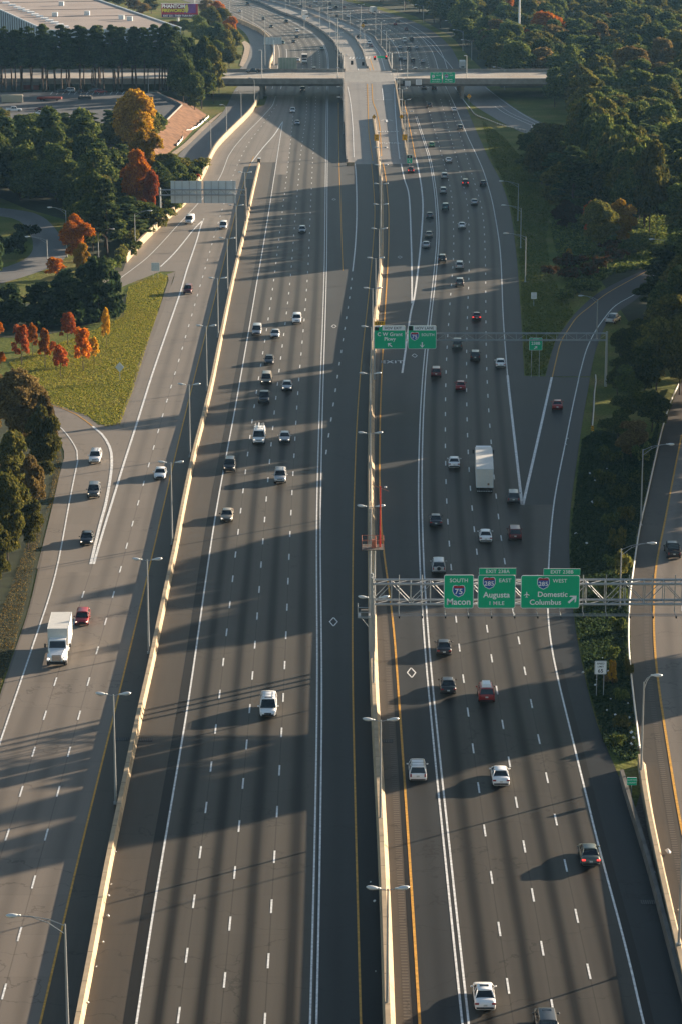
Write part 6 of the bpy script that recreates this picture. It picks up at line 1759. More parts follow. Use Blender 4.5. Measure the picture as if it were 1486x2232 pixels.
def tree_mesh(kind, leaf, var, H, Rr, size, dens, low):
    key = (kind, leaf, var, H)
    if key not in TM:
        ck = (kind, var, H, Rr)
        if ck not in CROWN: CROWN[ck] = crown(kind, var, H, Rr, size, dens, low)
        tr = None if kind == "shrub" else trunk_mesh(H * .85, .009 * H + .05, var, 7, Rr * .8, low)
        TM[key] = (card_mesh("crown", CROWN[ck], LM[leaf]), tr)
    return TM[key]
SPEC = {  # kind: nominal height, radius, leaf size, density, crown start, variants
 "broad": (16.0, 5.6, .50, 760, .08, 6), "pine": (22.0, 4.2, .66, 700, .25, 4), "cedar": (9.0, 5.0, .7, 0, .05, 3), "maple": (7.0, 2.5, .34, 900, .32, 4), "shrub": (3.0, 2.4, .34, 520, .1, 4),
 "edge": (16.0, 5.6, .40, 1300, .03, 3), "pinewall": (26.0, 3.6, .62, 1000, .42, 4),
}
prng = random.Random(11)
def tree(x, y, z, kind, leaf, H, Rr, name, label, group=None, var=None, cat="tree"):
    base = "broad" if kind == "edge" else "pine" if kind == "pinewall" else kind
    Hn, Rn, sz, dn, lo, nv = SPEC[kind]
    if var is None: var = prng.randrange(nv)
    cm, tm = tree_mesh(base, leaf, var + (50 if kind in ("edge", "pinewall") else 0), Hn, Rn, sz, dn, lo)
    if tm is None:
        o = link(name, cm); o.location = (x, y, z); o.rotation_euler = (0, 0, prng.uniform(0, 6.28)); o.scale = (Rr / Rn, Rr / Rn, H / Hn)
        return setprops(o, label, cat, group)
    r = empty(name, (x, y, z), prng.uniform(0, 6.28), label, cat, group)
    r.scale = (Rr / Rn, Rr / Rn, H / Hn)
    link("trunk", tm, r); link("crown", cm, r)
    return r
def tree_px(u, vb, vt, wpx, kind, leaf, name, label, group=None, z=0.0, cat="tree", var=None):
    b = P(u, vb, z); H = max(1.0, hgt(vt, b.y) - z)
    s = px_size(b.y, H * .6)
    return tree(b.x, b.y, z, kind, leaf, H, wpx * s / 2 * 1.0, name, label, group, var, cat)

# --- distinctive trees on the left
tree_px(292, 352, 178, 112, "edge", "yellow", "yellow_tree", "tall bright yellow tree at the edge of the lot, upper left", var=0)
tree_px(318, 405, 250, 70, "edge", "yellow", "yellow_tree", "golden yellow tree below and right of the tallest yellow one", var=1)
tree_px(300, 465, 318, 80, "edge", "orange", "orange_tree", "orange and red tree among the dark pines near the curved wall", var=2)
tree_px(330, 470, 360, 42, "edge", "red", "red_tree", "narrow red tree right beside the large orange one near the curved wall", var=0)
tree_px(168, 570, 458, 76, "edge", "orange", "orange_tree", "round orange tree beside the lamp posts at left", var=1)
tree_px(180, 600, 525, 40, "edge", "yellow", "yellow_tree", "small amber tree at the foot of the round orange one", var=2)
tree_px(432, 398, 378, 18, "maple", "red", "red_shrub", "tiny bright red bush beside the curved wall", cat="shrub")
tree_px(122, 610, 560, 60, "maple", "orange", "orange_tree", "low orange tree in front of the side street lamp", var=0)
for i, (u, vb, vt, w_, lf, nm, lb) in enumerate([
    (48,797,706,50,"red","maple_tree","bright red young maple at the left of the group on the grass"),
    (72,773,703,34,"orange","maple_tree","orange young maple just behind the bright red one"),
    (98,800,712,38,"orange","maple_tree","thin orange-red young maple with a long bare trunk"),
    (132,820,752,44,"red","maple_tree","lowest red young maple in front of the group"),
    (182,808,712,52,"orange","maple_tree","amber young maple with forked trunk in the middle of the grass"),
    (205,792,733,30,"yellow","maple_tree","small yellow-orange maple right of the forked one"),
    (148,752,678,44,"red","maple_tree","red-brown maple at the back against the dark conifers"),
    (232,757,670,26,"yellow","maple_tree","slender yellow maple furthest right on the grass"),
    (0,738,700,26,"orange","maple_tree","orange maple cut by the left picture edge"),
    (116,776,742,22,"red","maple_tree","small rust-coloured maple between two larger ones"),
    (3,800,765,28,"orange","maple_tree","orange-leaved sapling at the left edge above the olive bushes")]):
    tree_px(u, vb, vt, w_, "maple", lf, nm, lb, "young maples on the grass triangle", var=i % 4)
for i, (u, vb, vt, w_) in enumerate([(20,705,618,110),(85,712,612,110),(150,705,588,120),(215,700,556,110),(250,690,585,60),(-30,695,622,90),(190,668,572,90),(125,672,606,80)]):
    tree_px(u, vb, vt, w_, "cedar", "cedar", "spreading_conifer", "dark spreading conifer above the red maples at left", "spreading conifers", var=i % 3)
for i, (u, vb, vt, w_, lf) in enumerate([(15,560,500,90,"cedar"),(60,520,480,60,"cedar"),(-20,600,520,60,"cedar")]):
    tree_px(u, vb, vt, w_, "shrub", lf, "dark_shrub", "dark shrub left of the side street", "shrubs by the side street", cat="shrub")
for i, (u, vb, vt, w_) in enumerate([(375,405,335,60),(345,420,345,56),(408,385,340,36),(395,400,350,40)]):
    tree_px(u, vb, vt, w_, "edge", "oak", "green_tree", "dark green tree between the clay slope and the curved wall", "trees below the clay slope", var=i % 3)
# bushes at the left edge near the loop ramp
for i, (u, vb, vt, w_, lf, lb) in enumerate([
    (52,985,790,140,"brown","large tan-leaved tree at the left edge beside the loop ramp"),
    (95,1060,870,88,"olive","olive-brown tree right at the edge of the loop ramp"),
    (30,1110,930,100,"olive","rounded olive tree below the tan one at the left edge"),
    (18,1235,1010,105,"olive","green-olive tree lowest at the left edge"),
    (-35,1180,950,110,"brown","brown tree cut by the left picture edge"),
    (70,1135,985,70,"brown","brown-green tree between the ramp edge and the olive trees"),
    (-10,960,790,90,"brown","tan tree at the left edge above the rest"),
    (62,1200,1060,74,"olive","low leafy tree between the olive trees and the dark slope"),
    (100,1000,850,64,"brown","tan-leaved tree touching the inner edge of the loop ramp"),
    (-5,1290,1130,90,"olive","half-hidden olive tree at the bottom of the left group")]):
    tree_px(u, vb, vt, w_, "edge", lf, "roadside_tree", lb, "trees beside the loop ramp", var=i % 3)
# --- left forest
FGRP = "dark trees of the left wood"
lx = lambda y: float(np.interp(y, [560, 600, 640, 700, 760, 800, 860], [-56, -50, -47, -42, -40, -41, -46])) - 4
fr = random.Random(5)
cnt = 0
pts_f = []
def far_enough(x, y, d):
    for a, b in pts_f:
        if (a - x) ** 2 + (b - y) ** 2 < d * d: return False
    pts_f.append((x, y)); return True
tries = 0
while cnt < 112 and tries < 9000:
    tries += 1
    y = fr.uniform(575, 852); x = fr.uniform(-122, lx(y))
    if y < 700 and x / px_size(y, 0) + CX < 178: continue
    if y > 760 and x > -62: continue
    if not far_enough(x, y, 6.6): continue
    H = fr.uniform(14, 21) if y < 780 else fr.uniform(9, 13)
    blocked = False
    for (tu, tv, tw) in [(292,352,112),(318,405,75),(300,465,85),(335,470,42),(168,570,76)]:
        tb = P(tu, tv)
        if tb.y - 65 < y < tb.y + 5 and abs(x - tb.x * y / tb.y) < tw * px_size(tb.y, 5) / 2 + 4:
            if y > tb.y - 22: blocked = True
            H = min(H, 9.0)
    if blocked: continue
    k = "pine" if fr.random() < .4 else "broad"
    tree(x, y, 0, k, "pine" if k == "pine" else fr.choice(["oak", "oak", "oak", "olive"]), H, fr.uniform(4.6, 6.8), "pine_tree" if k == "pine" else "broadleaf_tree", "dark green tree in the dense wood left of the curved wall", FGRP)
    cnt += 1
left_fill = []; tries = 0
while len(left_fill) < 75 and tries < 9000:
    tries += 1
    y = fr.uniform(590, 850); x = fr.uniform(-125, lx(y) - 3)
    if y < 700 and x / px_size(y, 0) + CX < 178: continue
    if y > 760 and x > -66: continue
    if not far_enough(x, y, 4.6): continue
    H = fr.uniform(9, 14) if y < 780 else fr.uniform(7, 10)
    for (tu, tv, tw) in [(292,352,112),(318,405,75),(300,465,85),(335,470,42),(168,570,76)]:
        tb = P(tu, tv)
        if tb.y - 65 < y < tb.y + 5 and abs(x - tb.x * y / tb.y) < tw * px_size(tb.y, 5) / 2 + 4: H = min(H, 6.0)
    left_fill.append((x, y, H, fr.uniform(4.5, 6.5)))
# understorey along the wood's edge
for i in range(22):
    y = 585 + i * 9.5
    tree(lx(y) + fr.uniform(0, 2.5), y, 0, "shrub", fr.choice(["olive", "oak", "oak"]), fr.uniform(2.5, 4.5), fr.uniform(2.2, 3.4), "hedge_shrub", "shrub at the foot of the wood behind the curved wall", "shrubs behind the curved wall", cat="shrub")
# --- row of pines in front of the overpass road
for row, (y0, n, st) in enumerate([(991, 33, 2.65), (986, 27, 3.2)]):
    for i in range(n):
        x = -146 + i * st + fr.uniform(-2, 2)
        if x > -60: continue
        tree(x, y0 + fr.uniform(-1, 1), PL - .05, "pinewall", "pine", hgt(fr.uniform(46, 78), y0) - PL, fr.uniform(3.8, 5.2), "pine_tree", "tall pine with bare trunk in the row in front of the overpass road", "row of tall pines")
for i, (u, vb, vt, w_, lf) in enumerate([(400,232,110,75,"oak"),(440,236,120,70,"oak"),(465,225,95,60,"olive"),(425,245,150,60,"oak"),(478,205,130,44,"oak"),(385,215,80,60,"pine"),(450,215,70,60,"oak"),(410,200,60,60,"pine")]):
    tree_px(u, vb, vt, w_, "broad", lf, "green_tree", "leafy green tree left of the frontage road at the overpass", "green trees by the overpass")
# upper left beyond the overpass
for i, (u, vb, vt, w_, lf) in enumerate([(490,130,62,56,"olive"),(512,112,60,40,"olive"),(505,80,30,36,"orange"),(492,92,45,40,"yellow"),(470,110,40,50,"pine"),(480,60,10,50,"olive"),(460,70,5,50,"olive"),(445,100,45,60,"oak"),(430,85,30,50,"oak"),(500,148,95,48,"olive"),(470,140,85,48,"oak"),(450,35,-5,44,"brown"),(330,28,-8,40,"olive"),(290,24,-10,40,"brown"),(260,14,-14,40,"olive"),(310,35,2,40,"brown"),(345,60,40,40,"olive"),(380,72,42,40,"brown"),(365,72,44,36,"oak"),(400,72,41,40,"oak"),(240,8,-15,36,"olive"),(475,30,0,40,"orange")]):
    tree_px(u, vb, vt, w_, "broad", lf, "roadside_tree", ["autumn-tinted tree", "olive tree", "dark tree"][0 if lf in ("orange", "yellow", "brown") else 1 if lf == "olive" else 2] + " in the belt around the billboard and warehouse", "tree belt at upper left, " + ("tinted" if lf in ("orange", "yellow", "brown") else "olive" if lf == "olive" else "dark"))
for i in range(26):
    x = -150 + i * 3.7; 
    if x > -58: break
    tree(x + fr.uniform(-1, 1), 1052 + fr.uniform(0, 12), 0, "broad", fr.choice(["oak", "pine", "oak"]), fr.uniform(13, 19), fr.uniform(3.5, 5), "broadleaf_tree", "dark tree behind the pine row at the warehouse side", "dark trees on the warehouse side")
# --- right side woods
pts_f.clear()
def right_edge(y):
    if y > 1045: return TL(y) + 3.0
    return float(np.interp(y, [475, 500, 540, 600, 606, 612, 640, 700, 760, 830, 880, 930, 985, 1045], [61, 64, 69, 78, 80, 62, 60, 56, 55, 58, 76, 86, 88, 68]))
cnt = 0; tries = 0
while cnt < 235 and tries < 30000:
    tries += 1
    y = 1660 - (fr.random() ** 1.0) * 1185; wid = 750 * px_size(y, 0) * 1.03
    x0 = right_edge(y)
    if x0 > wid: continue
    x = x0 + (wid + 6 - x0) * fr.random() ** 1.25
    if 990 < y < 1045 and x < 108: continue
    if 850 < y < 960 and x < 84: continue
    if 600 < y < 668 and x < 84: continue
    if not far_enough(x, y, 7.4 + max(0, y - 800) * .006): continue
    H = fr.uniform(13, 21); q = fr.random()
    if 690 < y < 885 and x / px_size(y, 0) + CX < 1270: H = fr.uniform(8, 11.5)
    far = y > 1000
    if q < .50: k, lf, lb = "broad", "oak", "dark green"
    elif q < .60: k, lf, lb = "pine", "pine", "dark pine-like"
    elif q < .86: k, lf, lb = "broad", "olive", "olive-green"
    elif q < .97 or not far: k, lf, lb = "broad", "brown" if far else "olive", "brown-tinted" if far else "olive-green"
    else: k, lf, lb = "broad", "orange", "orange-tinted"
    tree(x, y, 0, k, lf, H, fr.uniform(5.5, 8.0) * (1 if y < 1000 else 1.1), "pine_tree" if k == "pine" else "broadleaf_tree", lb + " tree in the large wood on the right", "right wood, " + lb + " trees")
    cnt += 1
# the rest of the woods, behind and between the single trees
def wood_mass(name, spots, leaf, label):
    V_ = []
    keys = [k for k in CROWN if k[0] == "broad"]
    for i, (x, y, H, Rr) in enumerate(spots):
        k = keys[i % len(keys)]; c = CROWN[k].reshape(-1, 4, 3)
        c = c[np.random.default_rng(i).random(len(c)) < .5].reshape(-1, 3) * np.array([Rr / k[3], Rr / k[3], H / k[2]])
        a = i * 1.7; ca, sa = math.cos(a), math.sin(a)
        V_.append(np.stack([c[:, 0] * ca - c[:, 1] * sa + x, c[:, 0] * sa + c[:, 1] * ca + y, c[:, 2]], 1))
    return setprops(link(name, card_mesh(name, np.concatenate(V_), LM[leaf])), label, "woodland", None, "stuff")
sp_r, sp_b = [], []; tries = 0
while len(sp_r) + len(sp_b) < 190 and tries < 40000:
    tries += 1
    y = 1660 - fr.random() * 1040; wid = 750 * px_size(y, 0) * 1.03; x0 = right_edge(y) + 4
    if x0 > wid: continue
    x = fr.uniform(x0, wid + 6)
    if (985 < y < 1048 and x < 112) or (845 < y < 965 and x < 88) or (600 < y < 668 and x < 84): continue
    if not far_enough(x, y, 5.2 + max(0, y - 900) * .005): continue
    H = fr.uniform(11, 17)
    if 690 < y < 885 and x / px_size(y, 0) + CX < 1290: H = fr.uniform(7, 10)
    (sp_r if fr.random() < .6 else sp_b).append((x, y, H, fr.uniform(5.5, 8)))
wood_mass("woodland", sp_r, "oak", "dense green filling of the large wood on the right, behind the single trees")
wood_mass("woodland", sp_b, "olive", "olive-green filling of the large wood on the right, behind the single trees")
wood_mass("woodland", left_fill, "oak", "dense dark filling of the wood at left")
# trees along the right side of the outer roadway, some beyond the frame; they shade the carriageways
def sky_h(yt):
    y0 = yt - 50
    for a, b, h in [(150, 256, 0), (256, 277, 25.5), (277, 322, 6), (322, 361, 23), (361, 408, 17), (408, 432, 22.5), (432, 442, 15), (442, 484, 22.5), (484, 560, 17.5), (560, 600, 6), (600, 660, 22), (660, 668, 15), (668, 745, 22), (745, 820, 14), (820, 1000, 23)]:
        if a <= y0 < b: return h
    return 18
y = 305.0; i = 0
while y < 860:
    h = sky_h(y)
    if y < 600 or h > 20:
        tree((73 if i % 2 else 78) + (11 if 515 < y < 612 else 0) + fr.uniform(-1, 1), y, 0, "shrub" if h < 8 else "broad", "oak" if i % 3 else "olive", max(h * fr.uniform(.98, 1.12), 3.5), 5.2 if h > 8 else 2.5, "roadside_tree", "tree of the screen beyond the outer roadway on the right", "tree screen right of the outer roadway")
    y += 3.4; i += 1
# trees and bushes between the entry ramp and the outer roadway
for i, (u, vb, vt, w_, k, lf, lb) in enumerate([
    (1430,850,690,110,"broad","olive","pale-topped olive tree above the start of the outer guardrail"),
    (1470,780,560,130,"broad","oak","large dark tree at the right edge below the side lamp"),
    (1425,770,665,80,"broad","oak","dark tree right of the silver pickup on the ramp"),
    (1370,880,790,70,"broad","oak","dark tree between the ramp and the outer gantry post"),
    (1440,700,530,120,"pine","pine","tall dark tree at the right edge beside the entry ramp's top"),
    (1420,940,840,90,"broad","oak","dark tree left of the outer roadway's guardrail"),
    (1480,860,680,80,"broad","olive","olive tree cut by the right edge above the outer roadway"),
    (1375,1000,912,90,"broad","brown","orange-tinted low tree beside the guardrail"),
    (1345,960,890,60,"broad","oak","small dark tree right of the short guardrail"),
    (1352,800,705,60,"broad","oak","dark tree right of the thin gantry's end post"),
    (1385,830,715,80,"broad","oak","broad dark tree right behind the thin gantry's end post"),
    (1345,860,775,56,"broad","oak","dark tree just right of the short guardrail's upper end"),
    (1405,870,745,80,"broad","oak","dark tree close to the start of the outer guardrail"),
    (1365,920,845,70,"broad","oak","dark rounded tree above the orange-tinted one"),
    (1385,760,690,60,"broad","oak","dark tree under the silver pickup truck on the ramp"),
    (1455,730,600,90,"broad","oak","dark tree at the right edge, below the tallest one")]):
    tree_px(u, vb, vt, w_, k, lf, "roadside_tree", lb, "trees between ramp and outer roadway", var=i % 4)
for i, (u, vb, vt, w_, k, lf, lb) in enumerate([
    (1305,548,425,92,"edge","olive","broad olive tree at the lower left of the little sunlit group"),
    (1350,535,425,80,"edge","yellow","yellow-green tree catching sunlight, in the little group on the verge"),
    (1365,470,392,55,"edge","yellow","golden tree top at the right of the little sunlit group"),
    (1290,525,428,56,"edge","red","reddish tree at the back of the little sunlit group"),
    (1235,500,430,70,"edge","darkred","dark reddish tree left of the sunlit group"),
    (1240,560,540,18,"maple","yellow","tiny staked sapling on the grass verge"),
    (1180,400,290,95,"broad","olive","dim olive tree at the left of the right wood"),
    (1150,350,280,70,"broad","oak","dark tree by the exit ramp at the left of the right wood"),
    (1208,232,140,62,"broad","oak","dark tree hiding the overpass' right end"),
    (1240,236,132,74,"broad","oak","large dark tree right of the overpass' visible end"),
    (1278,238,140,74,"broad","olive","olive tree right of the overpass, second beyond its visible end")]):
    tree_px(u, vb, vt, w_, k, lf, "verge_tree", lb, "small trees on the verge", var=i % 3)
for i, (u, vb, w_, h, lf) in enumerate([(1200,600,46,28,"darkred"),(1235,610,56,34,"darkred"),(1275,605,60,38,"darkred"),(1310,590,56,36,"darkred"),(1340,570,60,34,"darkred"),(1370,555,60,30,"oak"),(1225,580,50,26,"darkred"),(1290,565,60,30,"oak"),(1330,545,60,30,"darkred"),(1395,545,50,30,"oak"),(1260,640,60,34,"oak"),(1230,655,46,26,"oak"),(1290,640,44,24,"oak"),(1250,585,60,36,"darkred")]):
    tree_px(u, vb, vb - h, w_, "shrub", lf, "verge_shrub", "dark reddish-green shrub in the thicket between verge and ramp", "thicket between verge and ramp", cat="shrub")
for i, (u, vb, w_, h, lf) in enumerate([(1320,1060,50,40,"oak"),(1350,1090,56,44,"oak"),(1365,1140,50,46,"olive"),(1330,1150,46,38,"oak"),(1345,1200,44,50,"olive"),(1355,1260,44,60,"olive"),(1330,1240,44,36,"oak"),(1320,1300,40,34,"oak"),(1350,1320,40,44,"oak"),(1345,1380,44,40,"oak"),(1335,1440,36,34,"oak"),(1330,1490,36,26,"brown"),(1355,1530,36,34,"oak"),(1350,1590,46,34,"olive"),(1345,1630,46,30,"oak"),(1370,1480,20,50,"olive"),(1310,1110,40,30,"oak"),(1385,1060,40,40,"oak"),(1395,1010,46,50,"oak"),(1330,1010,50,40,"oak"),(1320,940,40,30,"oak")]):
    tree_px(u, vb, vb - h, w_, "shrub", lf, "verge_shrub", "dark green shrub on the strip left of the outer guardrail", "shrubs left of the outer guardrail", cat="shrub")
b = P(1334, 1498); r_ = tree(b.x, b.y, 0, "maple", "yellow", 3.4, .7, "sapling", "thin yellow-topped sapling right of the speed limit sign")

# --- ground cover and litter
def in_poly(px, py, poly):
    c = False; j = len(poly) - 1
    for i in range(len(poly)):
        xi, yi = poly[i]; xj, yj = poly[j]
        if ((yi > py) != (yj > py)) and (px < (xj - xi) * (py - yi) / (yj - yi) + xi): c = not c
        j = i
    return c
def cover(name, poly_px, n, size, leaf, label, hmax=.5, z=0.0):
    poly = [tuple(P(*p, z))[:2] for p in poly_px]
    x0, x1 = min(p[0] for p in poly), max(p[0] for p in poly); y0, y1 = min(p[1] for p in poly), max(p[1] for p in poly)
    rg = np.random.default_rng(len(name) + n); out = []
    while len(out) < n:
        x, y = rg.uniform(x0, x1), rg.uniform(y0, y1)
        if in_poly(x, y, poly): out.append((x, y, z + rg.uniform(0, hmax)))
    me = card_mesh(name, cards(np.array(out), size, rg, .3), LM[leaf])
    return setprops(link(name, me), label, "ground cover", None, "stuff")
cover("undergrowth", [(1245,1150),(1268,960),(1300,940),(1420,960),(1440,900),(1425,1000),(1385,1170),(1370,1340),(1376,1500),(1392,1655),(1350,1660),(1315,1620),(1280,1490),(1252,1340),(1242,1230)], 60000, .26, "cedar", "low green weeds covering the strip left of the outer guardrail", .35)
cover("leaf_litter", [(115,1100),(128,1040),(135,1000),(128,975),(105,1100),(30,1420),(0,1500),(-40,1560),(-20,1400),(60,1180)], 5000, .13, "brown", "brown fallen leaves along the edge of the left pavement", .15)
cover("grass_tufts", [(81,870),(135,888),(188,906),(230,930),(262,925),(290,850),(318,760),(345,680),(366,602),(350,595),(280,625),(270,690),(180,730),(90,760),(20,790)], 60000, .17, "grass", "rough yellow-green grass of the triangle between the ramps", .12)
cover("grass_tufts", [(1070,345),(1095,390),(1112,440),(1122,490),(1131,562),(1136,640),(1142,760),(1145,818),(1188,816),(1195,785),(1212,736),(1232,708),(1250,680),(1200,600),(1190,520),(1200,440),(1150,360),(1100,300),(1050,262)], 26000, .28, "verge", "mown green grass of the verge right of the carriageway", .1)
cover("undergrowth", [(1215,560),(1195,470),(1230,430),(1486,430),(1486,560),(1405,583),(1330,600),(1260,640),(1225,600)], 34000, .55, "oak", "rough green scrub round the little autumn trees above the entry ramp", .6)
lr = random.Random(3)
m_paper = mat("litter_white", (0.75, 0.75, 0.74), 0.7, var=.1)
for k in range(4):
    def lm(k=k):
        q = random.Random(k); mb = MB()
        pts = [(math.cos(i * 1.05) * q.uniform(.12, .26), math.sin(i * 1.05) * q.uniform(.08, .2), q.uniform(.05, .22)) for i in range(6)]
        for i in range(6): mb.face([pts[i], pts[(i + 1) % 6], (0, 0, .28)]); mb.face([pts[(i + 1) % 6], pts[i], (0, 0, 0)])
        return mb.mesh("litter", m_paper)
    vmesh(("lit", k), lm)
LIT = [(1296,1500),(1325,1470),(1300,1487),(1270,1473),(1330,1530),(1322,1555),(1340,1565),(1345,1580),(1370,1572),(1330,1622),(1362,1512),(1358,1520),(1312,1440),(1368,1540),(1376,1604),(1380,1616),(1278,1190),(1285,1037),(1310,1032),(1322,1026),(1296,1052),(1237,957),(1233,970),(1345,898),(1255,1166),(1375,1630),(1290,1100),(1288,937)]
for k, (u, v) in enumerate(LIT):
    b = P(u, v); o = link("litter", VM[("lit", k % 4)]); o.location = (b.x, b.y, .25 if u > 1260 else .02); o.rotation_euler = (0, 0, lr.uniform(0, 6)); s = lr.uniform(.6, 1.4); o.scale = (s, s, s)
    setprops(o, "scrap of white litter lying in the weeds of the right-hand verge", "litter", "litter in the right-hand verge")
for k, (u, v) in enumerate([(236,2000),(225,2057),(243,1930),(237,1955),(210,2110),(192,2190),(250,1860),(807,1925),(815,1968),(818,2120),(824,1180),(1455,1862),(1480,1988),(1425,1905),(1455,2047)]):
    b = P(u, v); o = link("debris", VM[("lit", k % 4)]); o.location = (b.x, b.y, .02); o.rotation_euler = (0, 0, lr.uniform(0, 6)); s = lr.uniform(.5, 1.1) * (3 if u == 1455 and v == 1862 else 1); o.scale = (s, s, s)
    setprops(o, "bit of pale debris on the road shoulder by a barrier" if not (u == 1455 and v == 1862) else "large crumpled piece of debris on the outer roadway's shoulder", "litter", "debris on the shoulders" if not (u == 1455 and v == 1862) else None)
# drain grates
m_grate = mat("drain_iron", (0.03, 0.03, 0.03), 0.7, var=.1)
for u, v, lb in ((318,1613,"dark drain grate on the right of the left barrier"),(266,1612,"dark drain grate on the left of the left barrier"),(841,1616,"dark drain grate right of the central barrier"),(1412,1968,"dark drain grate on the lower right shoulder")):
    b = P(u, v); r = empty("drain_grate", (b.x, b.y, .02), 0, lb, "drain")
    mb = MB(); mb.box((0, 0, 0), (1.5, 1.1, .02)); mb.build("frame", m_grate, r)
    mb = MB()
    for i in range(7): mb.box((-.6 + i * .2, 0, .018), (.07, .95, .014))
    mb.build("grate", m_concd, r)
# attenuator at the head of the left barrier
b = P(565, 353); r = empty("crash_cushion", (b.x, b.y, 0), 0, "dark crash cushion at the upper end of the left barrier", "crash cushion")
mb = MB(); mb.tube((0, 0, 0), (0, 0, 1.2), .55, n=12); mb.tube((0, 1.2, 0), (0, 1.2, 1.1), .5, n=12); mb.build("drum", m_concd, r)
mb = MB(); mb.box((0, .6, 1.22), (.9, 2.0, .05)); mb.build("cap", m_alum, r)

# ------------------------------------------------------------------ warehouse, lot contents
HW = 10.0
A_ = Vector((-137, 1219, 0)); B_ = Vector((-75, 1234, 0)); dd = Vector((-47, 174, 0)).normalized()
wh = empty("warehouse", tuple(A_), 0, "huge low warehouse with a tan flat roof and white ribbed side wall at upper left", "warehouse")
m_roof = mat("roof_gravel", (0.34, 0.28, 0.25), 0.95, var=.12, scale=.05); m_wwall = mat("warehouse_wall", (0.55, 0.57, 0.60), 0.7, var=.05)
a0, b0 = Vector((0, 0, 0)), B_ - A_; Lw = 340
c0 = [a0, b0, b0 + dd * Lw, a0 + dd * Lw]
mb = MB(); mb.face([(p.x, p.y, HW) for p in c0]); mb.build("roof", m_roof, wh)
mb = MB()
for i in range(4):
    p, q = c0[i], c0[(i + 1) % 4]; mb.face([(p.x, p.y, 0), (q.x, q.y, 0), (q.x, q.y, HW + .02), (p.x, p.y, HW + .02)])
n = 42
for i in range(n):
    p = a0 + dd * (Lw * (i + .5) / n); mb.box((p.x - .15, p.y, HW / 2), (.3, .5, HW - .1), 1, math.atan2(dd.y, dd.x))
mb.build("wall", [m_wwall, m_concd], wh)
mb = MB()
for i in range(4):
    p, q = c0[i], c0[(i + 1) % 4]; mb.tube((p.x, p.y, HW + .3), (q.x, q.y, HW + .3), .35, n=4)
mb.build("parapet_trim", m_swhite, wh)
for i, (u, v) in enumerate([(80,33),(113,47),(140,58),(170,70),(200,80),(228,95),(258,107),(290,120),(322,134),(355,148),(390,162),(422,175),(40,18)]):
    p = P(u / 2.972, v / 2.972, HW); mb = MB(); mb.box((p.x - A_.x, p.y - A_.y, HW + .4), (4.6, 3.4, .8), 0, math.atan2(dd.y, dd.x)); mb.build("skylight", m_swhite, wh)
for i, (u, v) in enumerate([(134,11),(190,32),(120,35),(283,44),(265,41)]):
    p = P(u, v, HW); mb = MB(); mb.box((p.x - A_.x, p.y - A_.y, HW + 1), (2.6, 2.6, 2.0)); mb.box((p.x - A_.x, p.y - A_.y, HW + 2.05), (2.9, 2.9, .12)); mb.build("rooftop_unit", m_alum, wh)
for t in (95, 150, 215):
    p, q = a0 + dd * t, b0 + dd * t; mb = MB(); mb.tube((p.x, p.y, HW + .05), (q.x, q.y, HW + .05), .22, n=4); mb.build("roof_seam", m_concd, wh)
polygon("loading_yard", [(-230, 1120), (-110, 1120), (-125, 1215), (-140, 1222), (-235, 1560), (-330, 1560)], .0, m_lot)
# shipping container and scrap on the lot
def lotp(u, v): return P(u, v, PL)
b = lotp(27, 222); r = empty("shipping_container", tuple(b), R(4), "cream shipping container on the lot at the left edge", "container")
mb = MB(); mb.box((0, 0, 1.4), (7.6, 2.4, 2.6)); 
for i in range(18): mb.box((-3.6 + i * .42, -1.22, 1.4), (.12, .05, 2.4))
mb.build("body", mat("container_cream", (0.50, 0.44, 0.32), .7, var=.06), r)
mb = MB(); mb.box((3.82, 0, 1.4), (.06, 2.2, 2.4)); mb.build("door", m_conc2, r)
for (u, v, w_, c, lb, cc) in [(108,218,9,(0.20,0.03,0.02),"dark red flatbed trailer on the lot","trailer"),(186,215,5,(0.05,0.05,0.05),"stack of dark pallets on the lot","pallets"),(22,195,9,(0.06,0.08,0.09),"dark gabled shed behind the cream container","shed"),(60,194,9,(0.20,0.05,0.04),"long low reddish shed on the lot","shed")]:
    b = lotp(u, v); r = empty({"trailer": "flatbed_trailer", "pallets": "pallet_stack", "shed": "shed"}[cc], tuple(b), R(prng.uniform(-8, 8)), lb, cc)
    mb = MB(); mb.box((0, 0, .9 if cc == "trailer" else .6 if cc == "pallets" else .9), (w_, 2.4, .8 if cc == "trailer" else 1.0 if cc == "pallets" else 1.8)); mb.build("deck" if cc == "trailer" else "stack" if cc == "pallets" else "wall", mat("lot_" + lb[:9], c, .8, var=.2), r)
    mb = MB()
    if cc == "trailer":
        for x in (-3, -1.9, 3): mb.tube((x, -1.1, .4), (x, 1.1, .4), .4, n=10)
        mb.build("wheels", m_tyre, r)
    elif cc == "pallets":
        for i in range(4): mb.box((-1.8 + i * 1.2, -.3, 1.25), (.5, 2.2, .12))
        mb.build("boards", m_conc2, r)
    else:
        mb.rings([[(-w_ / 2, -1.5, 1.8), (w_ / 2, -1.5, 1.8)], [(-w_ / 2, 0, 2.9), (w_ / 2, 0, 2.9)], [(-w_ / 2, 1.5, 1.8), (w_ / 2, 1.5, 1.8)]], closed=False, caps=False); mb.build("roof", m_concd, r)
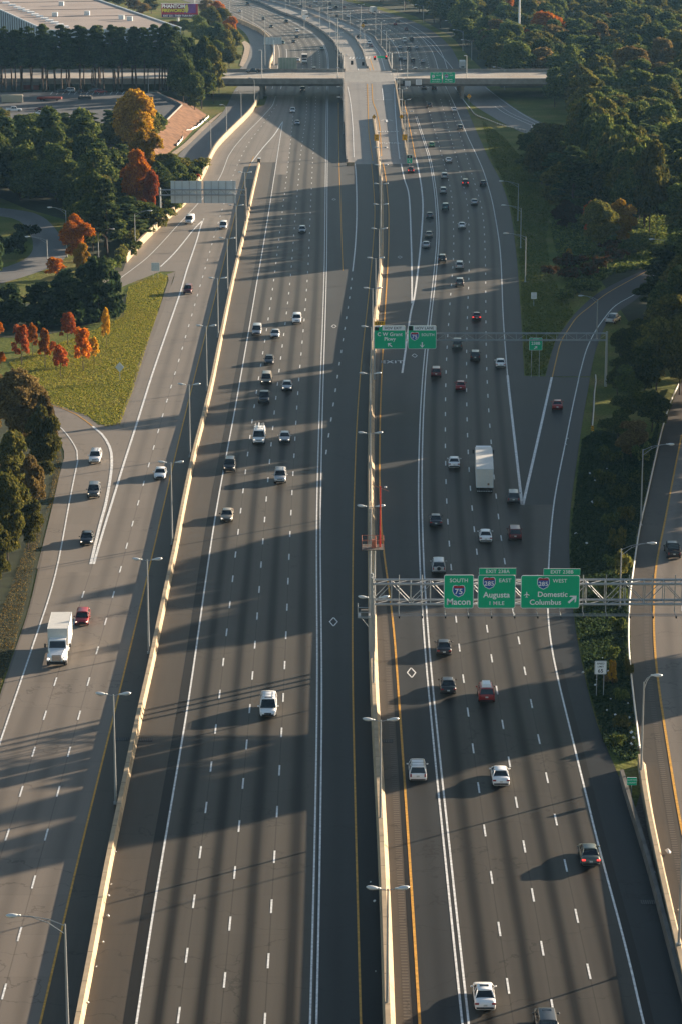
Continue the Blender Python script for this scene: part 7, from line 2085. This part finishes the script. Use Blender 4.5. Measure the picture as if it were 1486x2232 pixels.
for (u, v, k, c, lb) in [(30,238,"pickup","white","white truck parked among the trees at the left edge of the lot"),(88,245,"sedan","white","white car parked on the lot just above the trees"),(90,236,"sedan","darkred","dark red car parked behind the white one on the lot"),(133,197,"sedan","dark","dark car parked in the row at the back of the lot, leftmost"),(176,197,"sedan","black","black car parked in the row at the back of the lot, middle"),(205,197,"suv","dark","dark SUV parked at the back of the lot, right of the black car"),(220,198,"sedan","red","red car parked at the right end of the row behind the lot"),(150,196,"suv","silver","pale SUV parked in the row at the back of the lot")]:
    vehicle(u, v, k, c, True, lb, PL, prng.choice([85, 95, -80, 10]), grp=False)
b = lotp(324, 200); r = empty("light_pole", tuple(b), 0, "slim bluish light pole at the back corner of the empty lot", "light pole")
mb = MB(); mb.tube((0, 0, 0), (0, 0, 7), .12, n=6); mb.build("pole", m_steel, r); mb = MB(); mb.box((0, -.3, 7), (.3, .8, .15)); mb.build("lamp_head", m_lamp, r)
# silt fence at the foot of the clay slope
fence = [P(*p) for p in [(386,318),(398,303),(402,290),(430,277),(455,255)]]
r = empty("silt_fence", tuple(fence[0]), 0, "pale sagging silt fence at the foot of the red clay slope", "fence")
fp = [p - fence[0] for p in smooth_path(fence, 2.5)]
mb = MB(); mb.rings([[(p.x, p.y, .1), (p.x, p.y, .6 + .2 * math.sin(i * 1.7)), (p.x + .06, p.y, .6 + .2 * math.sin(i * 1.7)), (p.x + .06, p.y, .1)] for i, p in enumerate(fp)]); mb.build("fabric", m_swhite, r)
for p in fp[::4]: mb = MB(); mb.box((p.x - .1, p.y, .7), (.12, .12, 1.5)); mb.build("stake", m_conc2, r)
# small distant buildings at top right
for (u, v, w_, lb) in [(1367,26,24,"low white-roofed building far away at the top right"),(1250,8,18,"distant pale building at the top edge, right of the tall pole")]:
    b = P(u, v); r = empty("distant_building", tuple(b), R(8), lb, "building")
    mb = MB(); mb.box((0, 0, 3), (w_, 14, 6)); mb.build("wall", m_wwall, r); mb = MB(); mb.box((0, 0, 6.2), (w_ + 1, 15, .4)); mb.build("roof", m_swhite, r)
polygon("distant_road", [tuple(P(*p))[:2] for p in [(1235,-5),(1262,-5),(1290,16),(1310,30),(1280,28),(1255,14)]], .0, m_ramp)
# orange truck-side strip: yellow school-lot kerb near frontage road
# ------------------------------------------------------------------ haze
hz = bpy.data.materials.new("haze"); hz.use_nodes = True
_n = hz.node_tree.nodes; _n.clear()
_o = _n.new("ShaderNodeOutputMaterial"); _v = _n.new("ShaderNodeVolumePrincipled")
_v.inputs["Color"].default_value = (0.30, 0.62, 1.0, 1)
_v.inputs["Density"].default_value = 0.00004
_v.inputs["Anisotropy"].default_value = 0.0
hz.node_tree.links.new(_v.outputs[0], _o.inputs["Volume"])
mb = MB(); mb.box((0, 2250, 50), (6020, 5520, 102.2)); ho = mb.build("haze", hz)
setprops(ho, "thin morning haze over the interstate", "haze", None, "stuff")
